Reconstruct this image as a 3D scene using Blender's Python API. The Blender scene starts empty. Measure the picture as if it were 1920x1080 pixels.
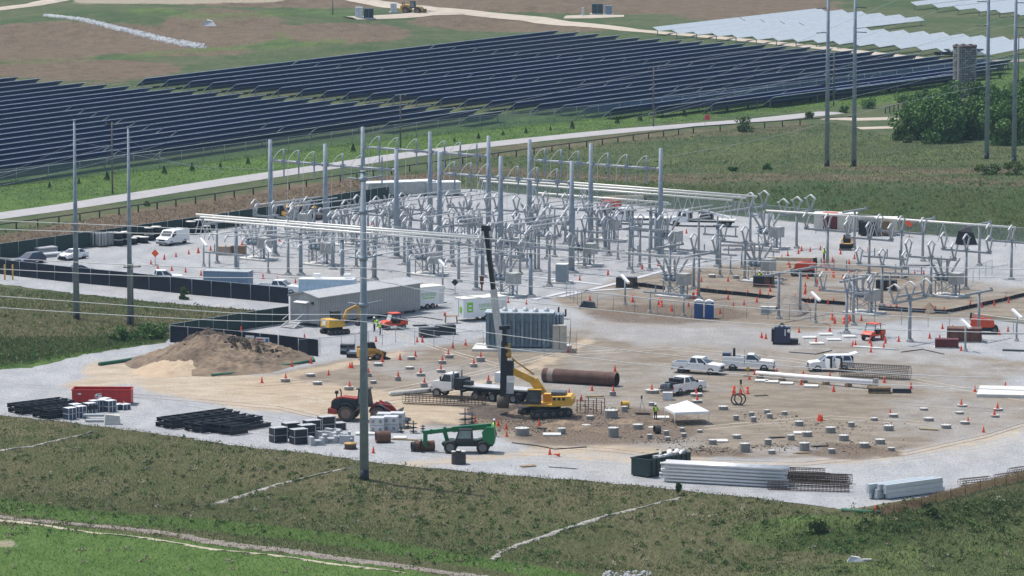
import bpy, bmesh, math, random
import numpy as np
from mathutils import Vector, Matrix, noise, geometry
R = math.radians
random.seed(7); rng = np.random.default_rng(7)
sc = bpy.context.scene
col = sc.collection

# ------------------------------------------------------------------ camera, sky, sun, exposure
H = 74.5; F = 8640.0; PITCH = R(7.0)
cam = bpy.data.cameras.new('camera'); cam.lens = F / 1920 * 36; cam.sensor_width = 36
cam.clip_start = 1; cam.clip_end = 9000
co = bpy.data.objects.new('camera', cam); col.objects.link(co)
co.location = (0, 0, H); co.rotation_euler = (R(90) - PITCH, 0, 0); sc.camera = co
SUN_EL, SUN_AZ = R(64), R(-52)                 # azimuth clockwise from +y (the view direction)
w = bpy.data.worlds.new('World'); sc.world = w; w.use_nodes = True
nt = w.node_tree; sky = nt.nodes.new('ShaderNodeTexSky'); sky.sky_type = 'NISHITA'; sky.sun_disc = False
sky.sun_elevation = SUN_EL; sky.sun_rotation = SUN_AZ; sky.air_density = 1.3; sky.dust_density = 2.5; sky.ozone_density = 1.2
nt.links.new(sky.outputs[0], nt.nodes['Background'].inputs[0]); nt.nodes['Background'].inputs[1].default_value = 0.145
sd = bpy.data.lights.new('sun', 'SUN'); sd.energy = 3.6; sd.angle = R(0.5); sd.color = (1, .96, .9)
so = bpy.data.objects.new('sun', sd); col.objects.link(so)
tosun = Vector((math.sin(SUN_AZ) * math.cos(SUN_EL), math.cos(SUN_AZ) * math.cos(SUN_EL), math.sin(SUN_EL)))
so.rotation_euler = tosun.to_track_quat('Z', 'Y').to_euler(); so.location = (0, 600, 300)
sc.view_settings.view_transform = 'Standard'; sc.view_settings.look = 'None'
sc.view_settings.exposure = 0.22; sc.view_settings.gamma = 1
sc.render.engine = 'CYCLES'; sc.cycles.max_bounces = 6; sc.cycles.volume_bounces = 0
sc.cycles.transparent_max_bounces = 12

# ------------------------------------------------------------------ where a spot of the site lies
FW = Vector((0, math.cos(PITCH), -math.sin(PITCH))); UP = Vector((0, math.sin(PITCH), math.cos(PITCH)))
def ray(px, py): return FW + Vector((1, 0, 0)) * ((px - 960) / F) + UP * ((540 - py) / F)
def at(px, py, z=0.0):
    d = ray(px, py); t = (z - H) / d.z
    return Vector((d.x * t, d.y * t, z))
def proj(p):
    d = Vector(p) - Vector((0, 0, H)); f = d.dot(FW)
    return 960 + F * d.x / f, 540 - F * d.dot(UP) / f
def projn(X, Y, Z):
    f = Y * FW.y + (Z - H) * FW.z; u = Y * UP.y + (Z - H) * UP.z
    return 960 + F * X / f, 540 - F * u / f
def top_z(p, py):
    """height of the point above p that shows at row py"""
    d = ray(960, py); return H + d.z / d.y * p.y
def sm(t): t = np.clip(t, 0, 1); return t * t * (3 - 2 * t)
A_U, A_V = R(-37), R(53)
U = Vector((math.cos(A_U), math.sin(A_U), 0)); V = Vector((math.cos(A_V), math.sin(A_V), 0))

# ------------------------------------------------------------------ the lie of the land
B0 = at(760, 341); B1 = at(1920, 455); BD = (B1 - B0).normalized(); BN = Vector((-BD.y, BD.x, 0)); BL = (B1 - B0).length
FRONT = [(-260, 735), (0, 779), (110, 790), (160, 797), (220, 803), (310, 815), (430, 835), (600, 852), (700, 868), (900, 887), (1070, 900),
         (1200, 910), (1300, 922), (1420, 934), (1560, 953), (1635, 964), (1720, 962), (1800, 940), (1925, 908), (2200, 870)]
FW_ = np.array([[at(*p).x, at(*p).y] for p in FRONT])
def seg_dist(X, Y, P):
    """distance to the polyline P (world xy)"""
    best = np.full(np.shape(X), 1e9)
    for (ax, ay), (bx, by) in zip(P[:-1], P[1:]):
        dx, dy = bx - ax, by - ay; L = dx * dx + dy * dy + 1e-9
        t = np.clip(((X - ax) * dx + (Y - ay) * dy) / L, 0, 1)
        best = np.minimum(best, np.hypot(X - ax - t * dx, Y - ay - t * dy))
    return best
RIDGE = np.array([[at(*p).x, at(*p).y] for p in [(1650, 985), (1720, 966), (1790, 948), (1925, 912), (2200, 860)]])
def ht(X, Y):
    X = np.asarray(X, float); Y = np.asarray(Y, float)
    d = (X - B0.x) * BN.x + (Y - B0.y) * BN.y
    a = ((X - B0.x) * BD.x + (Y - B0.y) * BD.y) / BL
    hb = 6.6 * np.clip((a - .06) / .94, 0, 1.15)
    z = hb * sm(d / 18)
    z = z + sm((Y - 930) / 200) * (1 - sm((X + 5) / 45)) * (1.6 * np.sin(X * .045 + Y * .021) + 1.2 * np.sin(X * -.03 + Y * .052 + 1.3))
    fy = np.interp(X, FW_[:, 0], FW_[:, 1])
    dn = (fy - Y)
    z = z - 1.8 * sm(dn / 42) * (dn > 0)
    z = z + 1.5 * np.exp(-(seg_dist(X, Y, RIDGE) / 5.0) ** 2)
    z = z + .16 * np.sin(X * .31 + Y * .13) * np.sin(Y * .21 - X * .17) * (dn > 3)
    return z
def zt(x, y): return float(ht(x, y))
def g(px, py):
    """the point of the land seen at this spot"""
    p = at(px, py, 0)
    for _ in range(14):
        z = zt(p.x, p.y); q = at(px, py, z)
        p = p.lerp(q, .7)
    return Vector((p.x, p.y, zt(p.x, p.y)))

# ------------------------------------------------------------------ materials
MATS = {}
def pbsdf(m): return m.node_tree.nodes['Principled BSDF']
def mat(name, c, rough=.6, metal=0.0, var=.18, scale=1.5, c2=None, spec=.4, bump=0.0, coat=0.0):
    if name in MATS: return MATS[name]
    m = bpy.data.materials.new(name); m.use_nodes = True; n = m.node_tree; b = pbsdf(m)
    b.inputs['Roughness'].default_value = rough; b.inputs['Metallic'].default_value = metal
    b.inputs['Specular IOR Level'].default_value = spec; b.inputs['Coat Weight'].default_value = coat
    tc = n.nodes.new('ShaderNodeTexCoord'); nz = n.nodes.new('ShaderNodeTexNoise'); nz.inputs['Scale'].default_value = scale
    nz.inputs['Detail'].default_value = 6; nz.inputs['Roughness'].default_value = .65
    n.links.new(tc.outputs['Object'], nz.inputs['Vector'])
    r = n.nodes.new('ShaderNodeValToRGB'); r.color_ramp.elements[0].position = .3; r.color_ramp.elements[1].position = .7
    a = c2 if c2 else tuple(x * (1 - var) for x in c); d = c if c2 else tuple(min(1, x * (1 + var)) for x in c)
    r.color_ramp.elements[0].color = (*a, 1); r.color_ramp.elements[1].color = (*d, 1)
    n.links.new(nz.outputs['Fac'], r.inputs[0]); n.links.new(r.outputs[0], b.inputs['Base Color'])
    if bump:
        bp = n.nodes.new('ShaderNodeBump'); bp.inputs['Strength'].default_value = bump
        n.links.new(nz.outputs['Fac'], bp.inputs['Height']); n.links.new(bp.outputs[0], b.inputs['Normal'])
    MATS[name] = m; return m
def stripes(name, c, c2, axis='X', scale=10, rough=.5, metal=0.0, hard=.08):
    """ribs, corrugations, panel joints along one local axis"""
    if name in MATS: return MATS[name]
    m = mat(name, c, rough, metal); n = m.node_tree; b = pbsdf(m)
    tc = n.nodes.new('ShaderNodeTexCoord'); wv = n.nodes.new('ShaderNodeTexWave'); wv.bands_direction = axis
    wv.inputs['Scale'].default_value = scale; n.links.new(tc.outputs['Object'], wv.inputs['Vector'])
    r = n.nodes.new('ShaderNodeValToRGB'); r.color_ramp.elements[0].position = hard; r.color_ramp.elements[1].position = hard + .25
    n.links.new(wv.outputs['Fac'], r.inputs[0])
    mx = n.nodes.new('ShaderNodeMix'); mx.data_type = 'RGBA'
    old = b.inputs['Base Color'].links[0].from_socket
    n.links.new(r.outputs[0], mx.inputs[0]); mx.inputs[6].default_value = (*c2, 1); n.links.new(old, mx.inputs[7])
    n.links.new(mx.outputs[2], b.inputs['Base Color']); return m
galv = mat('galvanised_steel', (.31, .328, .345), .5, .2, .2, 3)
galv_d = mat('weathered_steel_pole', (.26, .305, .35), .6, .1, .2, 1.2)
alu = mat('bare_aluminium', (.55, .555, .56), .4, .15, .06, 1)
porc = mat('grey_porcelain', (.36, .37, .38), .3, 0, .2, 8)
cabinet = mat('grey_cabinet_paint', (.42, .42, .40), .5)
concrete = mat('concrete', (.5, .48, .44), .9, 0, .2, 2.5)
conc_w = mat('pale_concrete', (.54, .53, .50), .9, 0, .12, 2)
conc_d = mat('dark_concrete', (.25, .24, .22), .9, 0, .25, 2.5)
white = mat('white_paint', (.80, .80, .80), .35, 0, .04, 2, coat=.3)
offwhite = mat('off_white_panel', (.68, .66, .60), .6, 0, .08)
black = mat('black_plastic', (.015, .016, .02), .6)
blackst = mat('black_painted_steel', (.012, .016, .024), .5, 0, .4, 2)
rubber = mat('tyre_rubber', (.02, .02, .02), .85, 0, .4, 4)
glass = mat('tinted_glass', (.03, .045, .06), .08, 0, .1, spec=.7)
chrome = mat('wheel_metal', (.22, .22, .23), .4, .5)
orange = mat('cone_orange', (.72, .065, .02), .55, 0, .12, 3)
red = mat('red_paint', (.46, .03, .026), .5, 0, .2, 1.5)
dred = mat('dark_red_paint', (.11, .016, .02), .6, 0, .3, 1.5)
rorange = mat('orange_red_paint', (.62, .07, .025), .45, 0, .12)
yellow = mat('machine_yellow', (.62, .36, .045), .5, 0, .18, 1.5)
oldyel = mat('dusty_machine_yellow', (.46, .27, .07), .6, 0, .25, 1.5)
green = mat('machine_green', (.008, .15, .055), .4, 0, .2, 1.5)
dgreen = mat('dark_green_steel', (.012, .035, .033), .5, 0, .3)
rust = mat('rusty_steel', (.13, .06, .042), .85, 0, .35, 1.2)
rebar = mat('rusty_rebar', (.085, .06, .045), .9, 0, .35, 2)
wood = mat('timber', (.30, .22, .13), .9, 0, .3, 3)
oldwood = mat('weathered_dark_timber', (.055, .05, .042), .95, 0, .3, 3)
blue = mat('toilet_blue', (.012, .085, .28), .5, 0, .15)
dblue = mat('navy_metal', (.012, .02, .07), .35, 0, .15, coat=.4)
lime = mat('hi_vis_lime', (.5, .85, .03), .7, 0, .1)
skin = mat('skin', (.45, .27, .18), .6)
denim = mat('dark_work_trousers', (.02, .025, .04), .9)
wire_w = mat('pale_conductor', (.70, .69, .66), .45, .1, .05)
wire_d = mat('grey_conductor', (.33, .37, .40), .6, .1, .1)
mesh_g = mat('green_screen_fabric', (.022, .045, .04), .9, 0, .25, .5)
mesh_b = mat('black_screen_fabric', (.010, .014, .026), .9, 0, .35, .6)

# ------------------------------------------------------------------ mesh builder
class MB:
    def __init__(s): s.v = []; s.f = []; s.sm = []
    def add(s, vs, fs, smooth=False):
        o = len(s.v); s.v += [tuple(v) for v in vs]; s.f += [tuple(o + i for i in f) for f in fs]; s.sm += [smooth] * len(fs); return s
    def box(s, c, d, rz=0, taper=1.0):
        x, y, z = d[0] / 2, d[1] / 2, d[2] / 2; ca, sa = math.cos(rz), math.sin(rz); vs = []
        for dz in (-z, z):
            k = taper if dz > 0 else 1
            for dx, dy in ((-x, -y), (x, -y), (x, y), (-x, y)):
                dx *= k; dy *= k; vs.append((c[0] + dx * ca - dy * sa, c[1] + dx * sa + dy * ca, c[2] + dz))
        return s.add(vs, [(3, 2, 1, 0), (4, 5, 6, 7), (0, 1, 5, 4), (1, 2, 6, 5), (2, 3, 7, 6), (3, 0, 4, 7)])
    def bar(s, a, b, w, h=None):
        a, b = Vector(a), Vector(b); h = h or w; d = (b - a).normalized()
        r = d.cross(Vector((0, 0, 1))); r = r.normalized() if r.length > .01 else Vector((1, 0, 0)); u = r.cross(d)
        vs = [p + r * i * w / 2 + u * j * h / 2 for p in (a, b) for i, j in ((-1, -1), (1, -1), (1, 1), (-1, 1))]
        return s.add(vs, [(3, 2, 1, 0), (4, 5, 6, 7), (0, 1, 5, 4), (1, 2, 6, 5), (2, 3, 7, 6), (3, 0, 4, 7)])
    def tube(s, a, b, r0, r1=None, n=8, caps=True):
        return s.path([a, b], [r0, r0 if r1 is None else r1], n, caps)
    def path(s, pts, r, n=6, caps=True):
        P = [Vector(p) for p in pts]; rr = r if isinstance(r, (list, tuple)) else [r] * len(P); vs = []; last = None
        for i, p in enumerate(P):
            d = (P[min(i + 1, len(P) - 1)] - P[max(i - 1, 0)]).normalized()
            if last is None:
                a = d.cross(Vector((0, 0, 1))); a = a.normalized() if a.length > .05 else Vector((1, 0, 0))
            else:
                a = last - d * last.dot(d); a = a.normalized() if a.length > .01 else last
            last = a; b = d.cross(a)
            for k in range(n):
                t = 2 * math.pi * (k + .5) / n; vs.append(p + (a * math.cos(t) + b * math.sin(t)) * rr[i])
        fs = [(i * n + k, i * n + (k + 1) % n, (i + 1) * n + (k + 1) % n, (i + 1) * n + k) for i in range(len(P) - 1) for k in range(n)]
        if caps: fs += [tuple(reversed(range(n))), tuple(range((len(P) - 1) * n, len(P) * n))]
        return s.add(vs, fs, n > 5)
    def lathe(s, prof, n=12, c=(0, 0, 0), flat=False):
        vs = [(c[0] + r * math.cos(2 * math.pi * (k + .5) / n), c[1] + r * math.sin(2 * math.pi * (k + .5) / n), c[2] + z) for r, z in prof for k in range(n)]
        fs = [(i * n + k, i * n + (k + 1) % n, (i + 1) * n + (k + 1) % n, (i + 1) * n + k) for i in range(len(prof) - 1) for k in range(n)]
        fs += [tuple(reversed(range(n))), tuple(range((len(prof) - 1) * n, len(prof) * n))]
        return s.add(vs, fs, not flat)
    def prism(s, prof, y0, y1):
        """side outline (x,z) pushed from y0 to y1"""
        n = len(prof); vs = [(x, y0, z) for x, z in prof] + [(x, y1, z) for x, z in prof]
        ar = sum(prof[i][0] * prof[(i + 1) % n][1] - prof[(i + 1) % n][0] * prof[i][1] for i in range(n))
        fs = [tuple(range(n)), tuple(reversed(range(n, 2 * n)))] + [(i, i + n, (i + 1) % n + n, (i + 1) % n) for i in range(n)]
        if ar < 0: fs = [tuple(reversed(f)) for f in fs]
        return s.add(vs, fs)
    def hull4(s, lo, hi):
        """a frustum between two four-point rings"""
        return s.add(list(lo) + list(hi), [(3, 2, 1, 0), (4, 5, 6, 7), (0, 1, 5, 4), (1, 2, 6, 5), (2, 3, 7, 6), (3, 0, 4, 7)])
    def wheel(s, x, y, r, wd, n=16):
        """a tyre lying on its rolling axis, axis along y"""
        pr = [(r * .62, -wd / 2), (r * .93, -wd / 2), (r, -wd * .3), (r, wd * .3), (r * .93, wd / 2), (r * .62, wd / 2)]
        vs = [(x + a * math.cos(2 * math.pi * k / n), y + b, r + a * math.sin(2 * math.pi * k / n)) for a, b in pr for k in range(n)]
        fs = [(i * n + k, (i + 1) * n + k, (i + 1) * n + (k + 1) % n, i * n + (k + 1) % n) for i in range(len(pr) - 1) for k in range(n)]
        return s.add(vs, fs, True)
    def rim(s, x, y, r, wd, n=12):
        vs = []
        for b in (-wd * .42, wd * .42):
            for a in (.62, .25): vs += [(x + r * a * math.cos(2 * math.pi * k / n), y + b * (1 if a > .5 else .7), r + r * a * math.sin(2 * math.pi * k / n)) for k in range(n)]
        fs = []
        for o in (0, 2 * n):
            fs += [(o + k, o + (k + 1) % n, o + n + (k + 1) % n, o + n + k) for k in range(n)] + [tuple(range(o + n, o + 2 * n))]
        return s.add(vs, fs)
    def build(s, name, m, parent=None, loc=None, rz=0):
        me = bpy.data.meshes.new(name); me.from_pydata(s.v, [], s.f); me.materials.append(m)
        if any(s.sm): me.polygons.foreach_set('use_smooth', s.sm)
        me.update(); o = bpy.data.objects.new(name, me); col.objects.link(o)
        if parent is not None: o.parent = parent
        if loc is not None: o.location = loc
        if rz: o.rotation_euler[2] = rz
        return o

KIDS = {}
def tag(o, label=None, cat=None, group=None, kind=None):
    if label: o['label'] = label
    if cat: o['category'] = cat
    if group: o['group'] = group
    if kind: o['kind'] = kind
    return o
def thing(name, label, cat, loc, rz=0, group=None):
    o = bpy.data.objects.new(name, None); col.objects.link(o); o.location = loc; o.rotation_euler[2] = rz
    return tag(o, label, cat, group)
def one(mb, name, m, label, cat, loc=(0, 0, 0), rz=0, group=None):
    return tag(mb.build(name, m, None, loc, rz), label, cat, group)
def kids(o):
    return [c for c in bpy.data.objects if c.parent is o]
def proto(o):
    """remember a finished thing's parts so that it can be copied in a loop"""
    KIDS[o] = [(c, kids(c)) for c in kids(o)]; return o
def dup(o, loc, rz=0, scale=None):
    r = o.copy(); col.objects.link(r); r.location = loc; r.rotation_euler[2] = rz
    if scale: r.scale = (scale,) * 3
    for c, sub in KIDS[o]:
        d = c.copy(); col.objects.link(d); d.parent = r
        for e in sub:
            f = e.copy(); col.objects.link(f); f.parent = d
    return r
class Kind:
    """the first call moves the built thing itself, later calls copy it"""
    def __init__(s, make): s.o = proto(make()); s.used = False
    def __call__(s, loc, rz=0, label=None, scale=None):
        if s.used: o = dup(s.o, loc, rz, scale)
        else:
            o = s.o; s.used = True; o.location = loc; o.rotation_euler[2] = rz
            if scale: o.scale = (scale,) * 3
        if label: o['label'] = label
        return o
LM = []                                   # (words for a landmark, pixel)
def lm(phrase, px, py): LM.append((phrase, px, py))
AUTO = {}                                 # family -> [(object, words, px, py)]
def auto(fam, o, words, px, py): AUTO.setdefault(fam, []).append((o, words, px, py)); return o
ORD = ['', 'second ', 'third ', 'fourth ', 'fifth ', 'sixth ', 'seventh ', 'eighth ', 'ninth ', 'tenth ', 'eleventh ', 'twelfth ', 'thirteenth ', 'fourteenth ', 'fifteenth ', 'sixteenth ', 'seventeenth ', 'eighteenth ', 'nineteenth ', 'twentieth ']
def ordw(i):
    if i < 20: return ORD[i].strip() or 'first'
    tens = ['', '', 'twenty', 'thirty', 'forty', 'fifty', 'sixty', 'seventy', 'eighty'][(i + 1) // 10]
    u = (i + 1) % 10
    return tens + ('-' + (['', 'first'] + [x.strip() for x in ORD[1:9]])[u] if u else 'th')
def resolve():
    for fam, L in AUTO.items():
        best = {}
        cand = []
        for k, (ph, x, y) in enumerate(LM):
            order = sorted(range(len(L)), key=lambda i: math.hypot(L[i][2] - x, (L[i][3] - y)))
            for r_, i in enumerate(order): cand.append((r_, math.hypot(L[i][2] - x, L[i][3] - y), i, k))
        for r_, d, i, k in sorted(cand):
            if i in best: continue
            best[i] = (r_, k)
        for i, (o, words, x, y) in enumerate(L):
            r_, k = best[i]
            o['label'] = f"{words}, {(ordw(r_) + ' ') if r_ else ''}nearest to the {LM[k][0]}"
# ------------------------------------------------------------------ ground sheets
def in_poly(X, Y, P):
    X = np.asarray(X); ins = np.zeros(X.shape, bool); n = len(P)
    for i in range(n):
        x0, y0 = P[i]; x1, y1 = P[(i + 1) % n]
        if y0 == y1: continue
        c = ((y0 > Y) != (y1 > Y)) & (X < (x1 - x0) * (Y - y0) / (y1 - y0) + x0); ins ^= c
    return ins
def soft(PX, PY, poly, e, ky=2.2):
    """1 inside a patch given by its outline in the photograph, fading over e picture points"""
    P = np.array(poly, float) * [1, ky]; d = seg_dist(PX, PY * ky, np.vstack([P, P[:1]]))
    return sm(np.where(in_poly(PX, PY * ky, P), .5 + d / (2 * e), .5 - d / (2 * e)))
def ell(PX, PY, cx, cy, rx, ry, e=.4):
    return sm((1 + e - np.hypot((PX - cx) / rx, (PY - cy) / ry)) / e)
def line(PX, PY, P, wpx, ky=2.2):
    Q = np.array(P, float) * [1, ky]; return sm(1.4 - seg_dist(PX, PY * ky, Q) / wpx)
def setattr_(me, name, val):
    a = me.attributes.new(name, 'FLOAT', 'POINT'); a.data.foreach_set('value', np.asarray(val, np.float32))
def grid_mesh(name, X, Y, Z):
    nr, nc = X.shape; me = bpy.data.meshes.new(name)
    me.vertices.add(nr * nc); me.vertices.foreach_set('co', np.stack([X, Y, Z], -1).astype(np.float32).ravel())
    i = np.arange(nr - 1)[:, None] * nc + np.arange(nc - 1)[None, :]
    q = np.stack([i, i + 1, i + nc + 1, i + nc], -1).reshape(-1, 4)
    me.loops.add(q.size); me.loops.foreach_set('vertex_index', q.ravel().astype(np.int32))
    me.polygons.add(len(q)); me.polygons.foreach_set('loop_start', np.arange(0, q.size, 4).astype(np.int32))
    me.polygons.foreach_set('use_smooth', np.ones(len(q), bool)); me.update(); me.validate(); return me

def nodes(m):
    n = m.node_tree.nodes; l = m.node_tree.links
    def nd(t, **k):
        o = n.new(t)
        for a, b in k.items(): setattr(o, a, b)
        return o
    def math_(op, a, b=None):
        o = nd('ShaderNodeMath', operation=op)
        for i, v in enumerate((a, b)):
            if v is None: continue
            if isinstance(v, (int, float)): o.inputs[i].default_value = v
            else: l.new(v, o.inputs[i])
        return o.outputs[0]
    def mixc(f, a, b):
        o = nd('ShaderNodeMix', data_type='RGBA')
        if isinstance(f, (int, float)): o.inputs[0].default_value = f
        else: l.new(f, o.inputs[0])
        for i, v in ((6, a), (7, b)):
            if isinstance(v, tuple): o.inputs[i].default_value = (*v, 1)
            else: l.new(v, o.inputs[i])
        return o.outputs[2]
    geo = nd('ShaderNodeNewGeometry').outputs['Position']
    def noise_(scale, detail=5, stretch=None, rough=.6):
        v = geo
        if stretch:
            mp = nd('ShaderNodeMapping'); l.new(geo, mp.inputs[0]); mp.inputs['Scale'].default_value = stretch[:3]
            if len(stretch) > 3: mp.inputs['Rotation'].default_value[2] = stretch[3]
            v = mp.outputs[0]
        z = nd('ShaderNodeTexNoise'); z.inputs['Scale'].default_value = scale; z.inputs['Detail'].default_value = detail
        z.inputs['Roughness'].default_value = rough; l.new(v, z.inputs['Vector']); return z.outputs['Fac']
    def att(name): return nd('ShaderNodeAttribute', attribute_name=name).outputs['Fac']
    def step(v, a, b):
        o = nd('ShaderNodeMapRange', interpolation_type='SMOOTHSTEP'); l.new(v, o.inputs[0])
        o.inputs[1].default_value = a; o.inputs[2].default_value = b; return o.outputs[0]
    return n, l, nd, math_, mixc, noise_, att, step

# grass land: one sheet out past the last hill
ys = [250.0]
while ys[-1] < 2700: ys.append(ys[-1] + (1.3 if 380 < ys[-1] < 560 else 2.0 if ys[-1] < 900 else 4 if ys[-1] < 1350 else 40))
ys = np.array(ys); us = np.linspace(-.19, .19, 300)
Yg = np.repeat(ys[:, None], len(us), 1); Xg = us[None, :] * (Yg * .85 + 90)
Zg = ht(Xg, Yg)
YARD_PX = FRONT[1:-1] + [(2150, 885), (2150, 470), (1920, 455), (1700, 437), (1480, 415), (1330, 399), (1200, 386), (1000, 366), (900, 356), (850, 354),
           (760, 371), (640, 391), (500, 416), (370, 436), (171, 463), (0, 488), (-120, 506), (-120, 530), (0, 533), (150, 551), (300, 567), (420, 578), (545, 586), (480, 592),
           (318, 614), (318, 642), (250, 651), (160, 665), (60, 690), (0, 694), (-140, 712), (-140, 760)]
Yw = np.array([[at(*p).x, at(*p).y] for p in YARD_PX])
ins = in_poly(Xg, Yg, Yw); dist = seg_dist(Xg, Yg, np.vstack([Yw, Yw[:1]]))
Zg = np.where(ins, np.minimum(Zg, 0) - .03 - .25 * sm(dist / 3), Zg - .0)
me = grid_mesh('ground', Xg, Yg, Zg)
PX, PY = projn(Xg, Yg, Zg)
def masks(PX, PY):
    brown = np.zeros_like(PX); lush = np.zeros_like(PX); dark = np.zeros_like(PX); pale = np.zeros_like(PX); olive = np.zeros_like(PX)
    far = sm((170 - PY) / 60)
    for c in [(130, 72, 200, 26), (420, 52, 100, 30), (60, 95, 120, 18), (640, 62, 110, 16), (1180, 8, 330, 15), (1420, 22, 140, 16), (900, 40, 110, 12), (620, 4, 250, 9), (150, 130, 160, 16), (1000, 52, 140, 7), (330, 95, 120, 8)]:
        brown = np.maximum(brown, ell(PX, PY, *c))
    brown = np.maximum(brown, .75 * soft(PX, PY, [(0, 120), (240, 118), (270, 150), (180, 162), (0, 142)], 30))
    for P_, w_ in [([(0, 118), (200, 108), (400, 92), (640, 78)], 14), ([(250, 20), (420, 32), (560, 22), (700, 30)], 20), ([(520, 62), (540, 75), (480, 85)], 14)]:
        lush = np.maximum(lush, .5 * line(PX, PY, P_, w_))
    strip = soft(PX, PY, [(-50, 335), (300, 300), (640, 258), (1000, 215), (1400, 165), (1950, 95), (1950, 165), (1560, 205), (1200, 238), (900, 275), (640, 312), (300, 360), (-50, 410)], 20)
    lush = np.maximum(lush, .72 * strip)
    br2 = soft(PX, PY, [(-50, 450), (200, 405), (420, 365), (640, 335), (860, 320), (860, 345), (760, 342), (500, 395), (-50, 470)], 16)
    brown = np.maximum(brown, .85 * br2)
    right = soft(PX, PY, [(880, 290), (1300, 245), (1560, 232), (1950, 290), (1950, 345), (1300, 330), (880, 312)], 30)
    lush = np.maximum(lush, .35 * right)
    brown = np.maximum(brown, .55 * line(PX, PY, [(860, 318), (1100, 330), (1300, 336), (1500, 330), (1700, 335), (1930, 346)], 22))
    brown = np.maximum(brown, .5 * line(PX, PY, [(900, 290), (1060, 270), (1300, 250), (1500, 240)], 26))
    brown = np.maximum(brown, .6 * line(PX, PY, [(1560, 312), (1750, 322), (1920, 318)], 18))
    bank = soft(PX, PY, [(900, 330), (1300, 345), (1600, 348), (1950, 352), (1950, 460), (1480, 415), (1200, 380), (900, 352)], 18)
    dark = np.maximum(dark, .62 * bank)
    mid = soft(PX, PY, [(-50, 545), (150, 560), (300, 580), (540, 590), (318, 620), (300, 640), (0, 640), (-50, 640)], 20)
    olive = np.maximum(olive, mid)
    dark = np.maximum(dark, .9 * soft(PX, PY, [(-50, 632), (160, 632), (318, 612), (318, 640), (160, 662), (0, 688), (-50, 690)], 16))
    lush = np.maximum(lush, .75 * line(PX, PY, [(-50, 694), (60, 684), (160, 660), (310, 634)], 14))
    near = sm((PY - 770) / 20) * 1.0
    olive = np.maximum(olive, near)
    dark = np.maximum(dark, .45 * soft(PX, PY, [(-50, 905), (300, 930), (620, 965), (800, 985), (1000, 1030), (1300, 1080), (700, 1060), (0, 955)], 40))
    lush = np.maximum(lush, .95 * line(PX, PY, [(-20, 945), (150, 968), (400, 985), (640, 1012), (800, 1040), (950, 1062), (1150, 1100)], 30))
    lush = np.maximum(lush, 1.25 * soft(PX, PY, [(-80, 985), (120, 988), (400, 1022), (700, 1058), (900, 1095), (-80, 1110)], 22))
    lush = np.maximum(lush, .5 * soft(PX, PY, [(1130, 1120), (1500, 1060), (1700, 1010), (1960, 950), (1960, 1110), (1200, 1120)], 40))
    lush = np.maximum(lush, .6 * ell(PX, PY, 1550, 1000, 160, 30)); dark = np.maximum(dark, .75 * soft(PX, PY, [(1500, 985), (1640, 975), (1760, 945), (1950, 905), (1950, 950), (1750, 1010), (1600, 1040), (1420, 1030)], 30))
    pale = np.maximum(pale, .8 * soft(PX, PY, [(-80, 1010), (25, 1012), (40, 1025), (-80, 1035)], 12))
    pale = np.maximum(pale, .9 * line(PX, PY, [(150, 0), (330, 2), (520, -2)], 14) * far)
    return dict(brown=brown, lush=lush, dark=dark, pale=pale, olive=olive, far=far)
MK = masks(PX, PY)
for n_, v in MK.items(): setattr_(me, n_, v.ravel())
ground = tag(bpy.data.objects.new('ground', me), None, None, None, 'structure'); col.objects.link(ground)
m = bpy.data.materials.new('grassland'); m.use_nodes = True; n, l, nd, math_, mixc, noise_, att, step = nodes(m)
big = noise_(.035, 7, None, .68); med = noise_(.30, 7, (1, .5, 1), .7); fine = noise_(2.4, 5, (1, .35, 1), .75); spk = noise_(1.0, 5, (1, .35, 1), .8)
def add_(*v):
    o = v[0]
    for q in v[1:]: o = math_('ADD', o, q)
    return o
def sc_(v, k): return math_('MULTIPLY', math_('SUBTRACT', v, .5), k)
mixn = add_(sc_(big, 1.6), sc_(med, 1.3), sc_(fine, .7))
base = mixc(step(mixn, -.35, .4), (.058, .098, .042), (.125, .132, .072))
olive_c = mixc(step(mixn, -.45, .5), (.074, .096, .038), (.166, .147, .086))
base = mixc(att('olive'), base, olive_c)
def cover(name, gain=1.0, w=.3):
    return step(add_(math_('MULTIPLY', att(name), gain), sc_(med, 1.1), sc_(big, .9), sc_(fine, .4)), .5 - w, .5 + w)
base = mixc(cover('brown'), base, mixc(step(add_(fine, sc_(med, .9)), .25, .75), (.115, .088, .06), (.20, .152, .108)))
base = mixc(cover('lush', .9), base, mixc(step(add_(med, sc_(fine, .9)), .3, .7), (.072, .135, .034), (.118, .185, .052)))
base = mixc(math_('MULTIPLY', cover('dark', .95), .85), base, mixc(step(spk, .35, .65), (.032, .055, .02), (.075, .10, .036)))
base = mixc(cover('pale'), base, (.36, .31, .23))
base = mixc(math_('MULTIPLY', step(spk, .58, .70), .45), base, (.03, .045, .016))
base = mixc(math_('MULTIPLY', step(fine, .60, .74), .45), base, (.22, .19, .11))
b = pbsdf(m); l.new(base, b.inputs['Base Color']); b.inputs['Roughness'].default_value = 1; b.inputs['Specular IOR Level'].default_value = .05
bp = nd('ShaderNodeBump'); bp.inputs['Strength'].default_value = .8; bp.inputs['Distance'].default_value = .5
l.new(math_('ADD', fine, math_('MULTIPLY', spk, 1.5)), bp.inputs['Height']); l.new(bp.outputs[0], b.inputs['Normal'])
me.materials.append(m)

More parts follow.
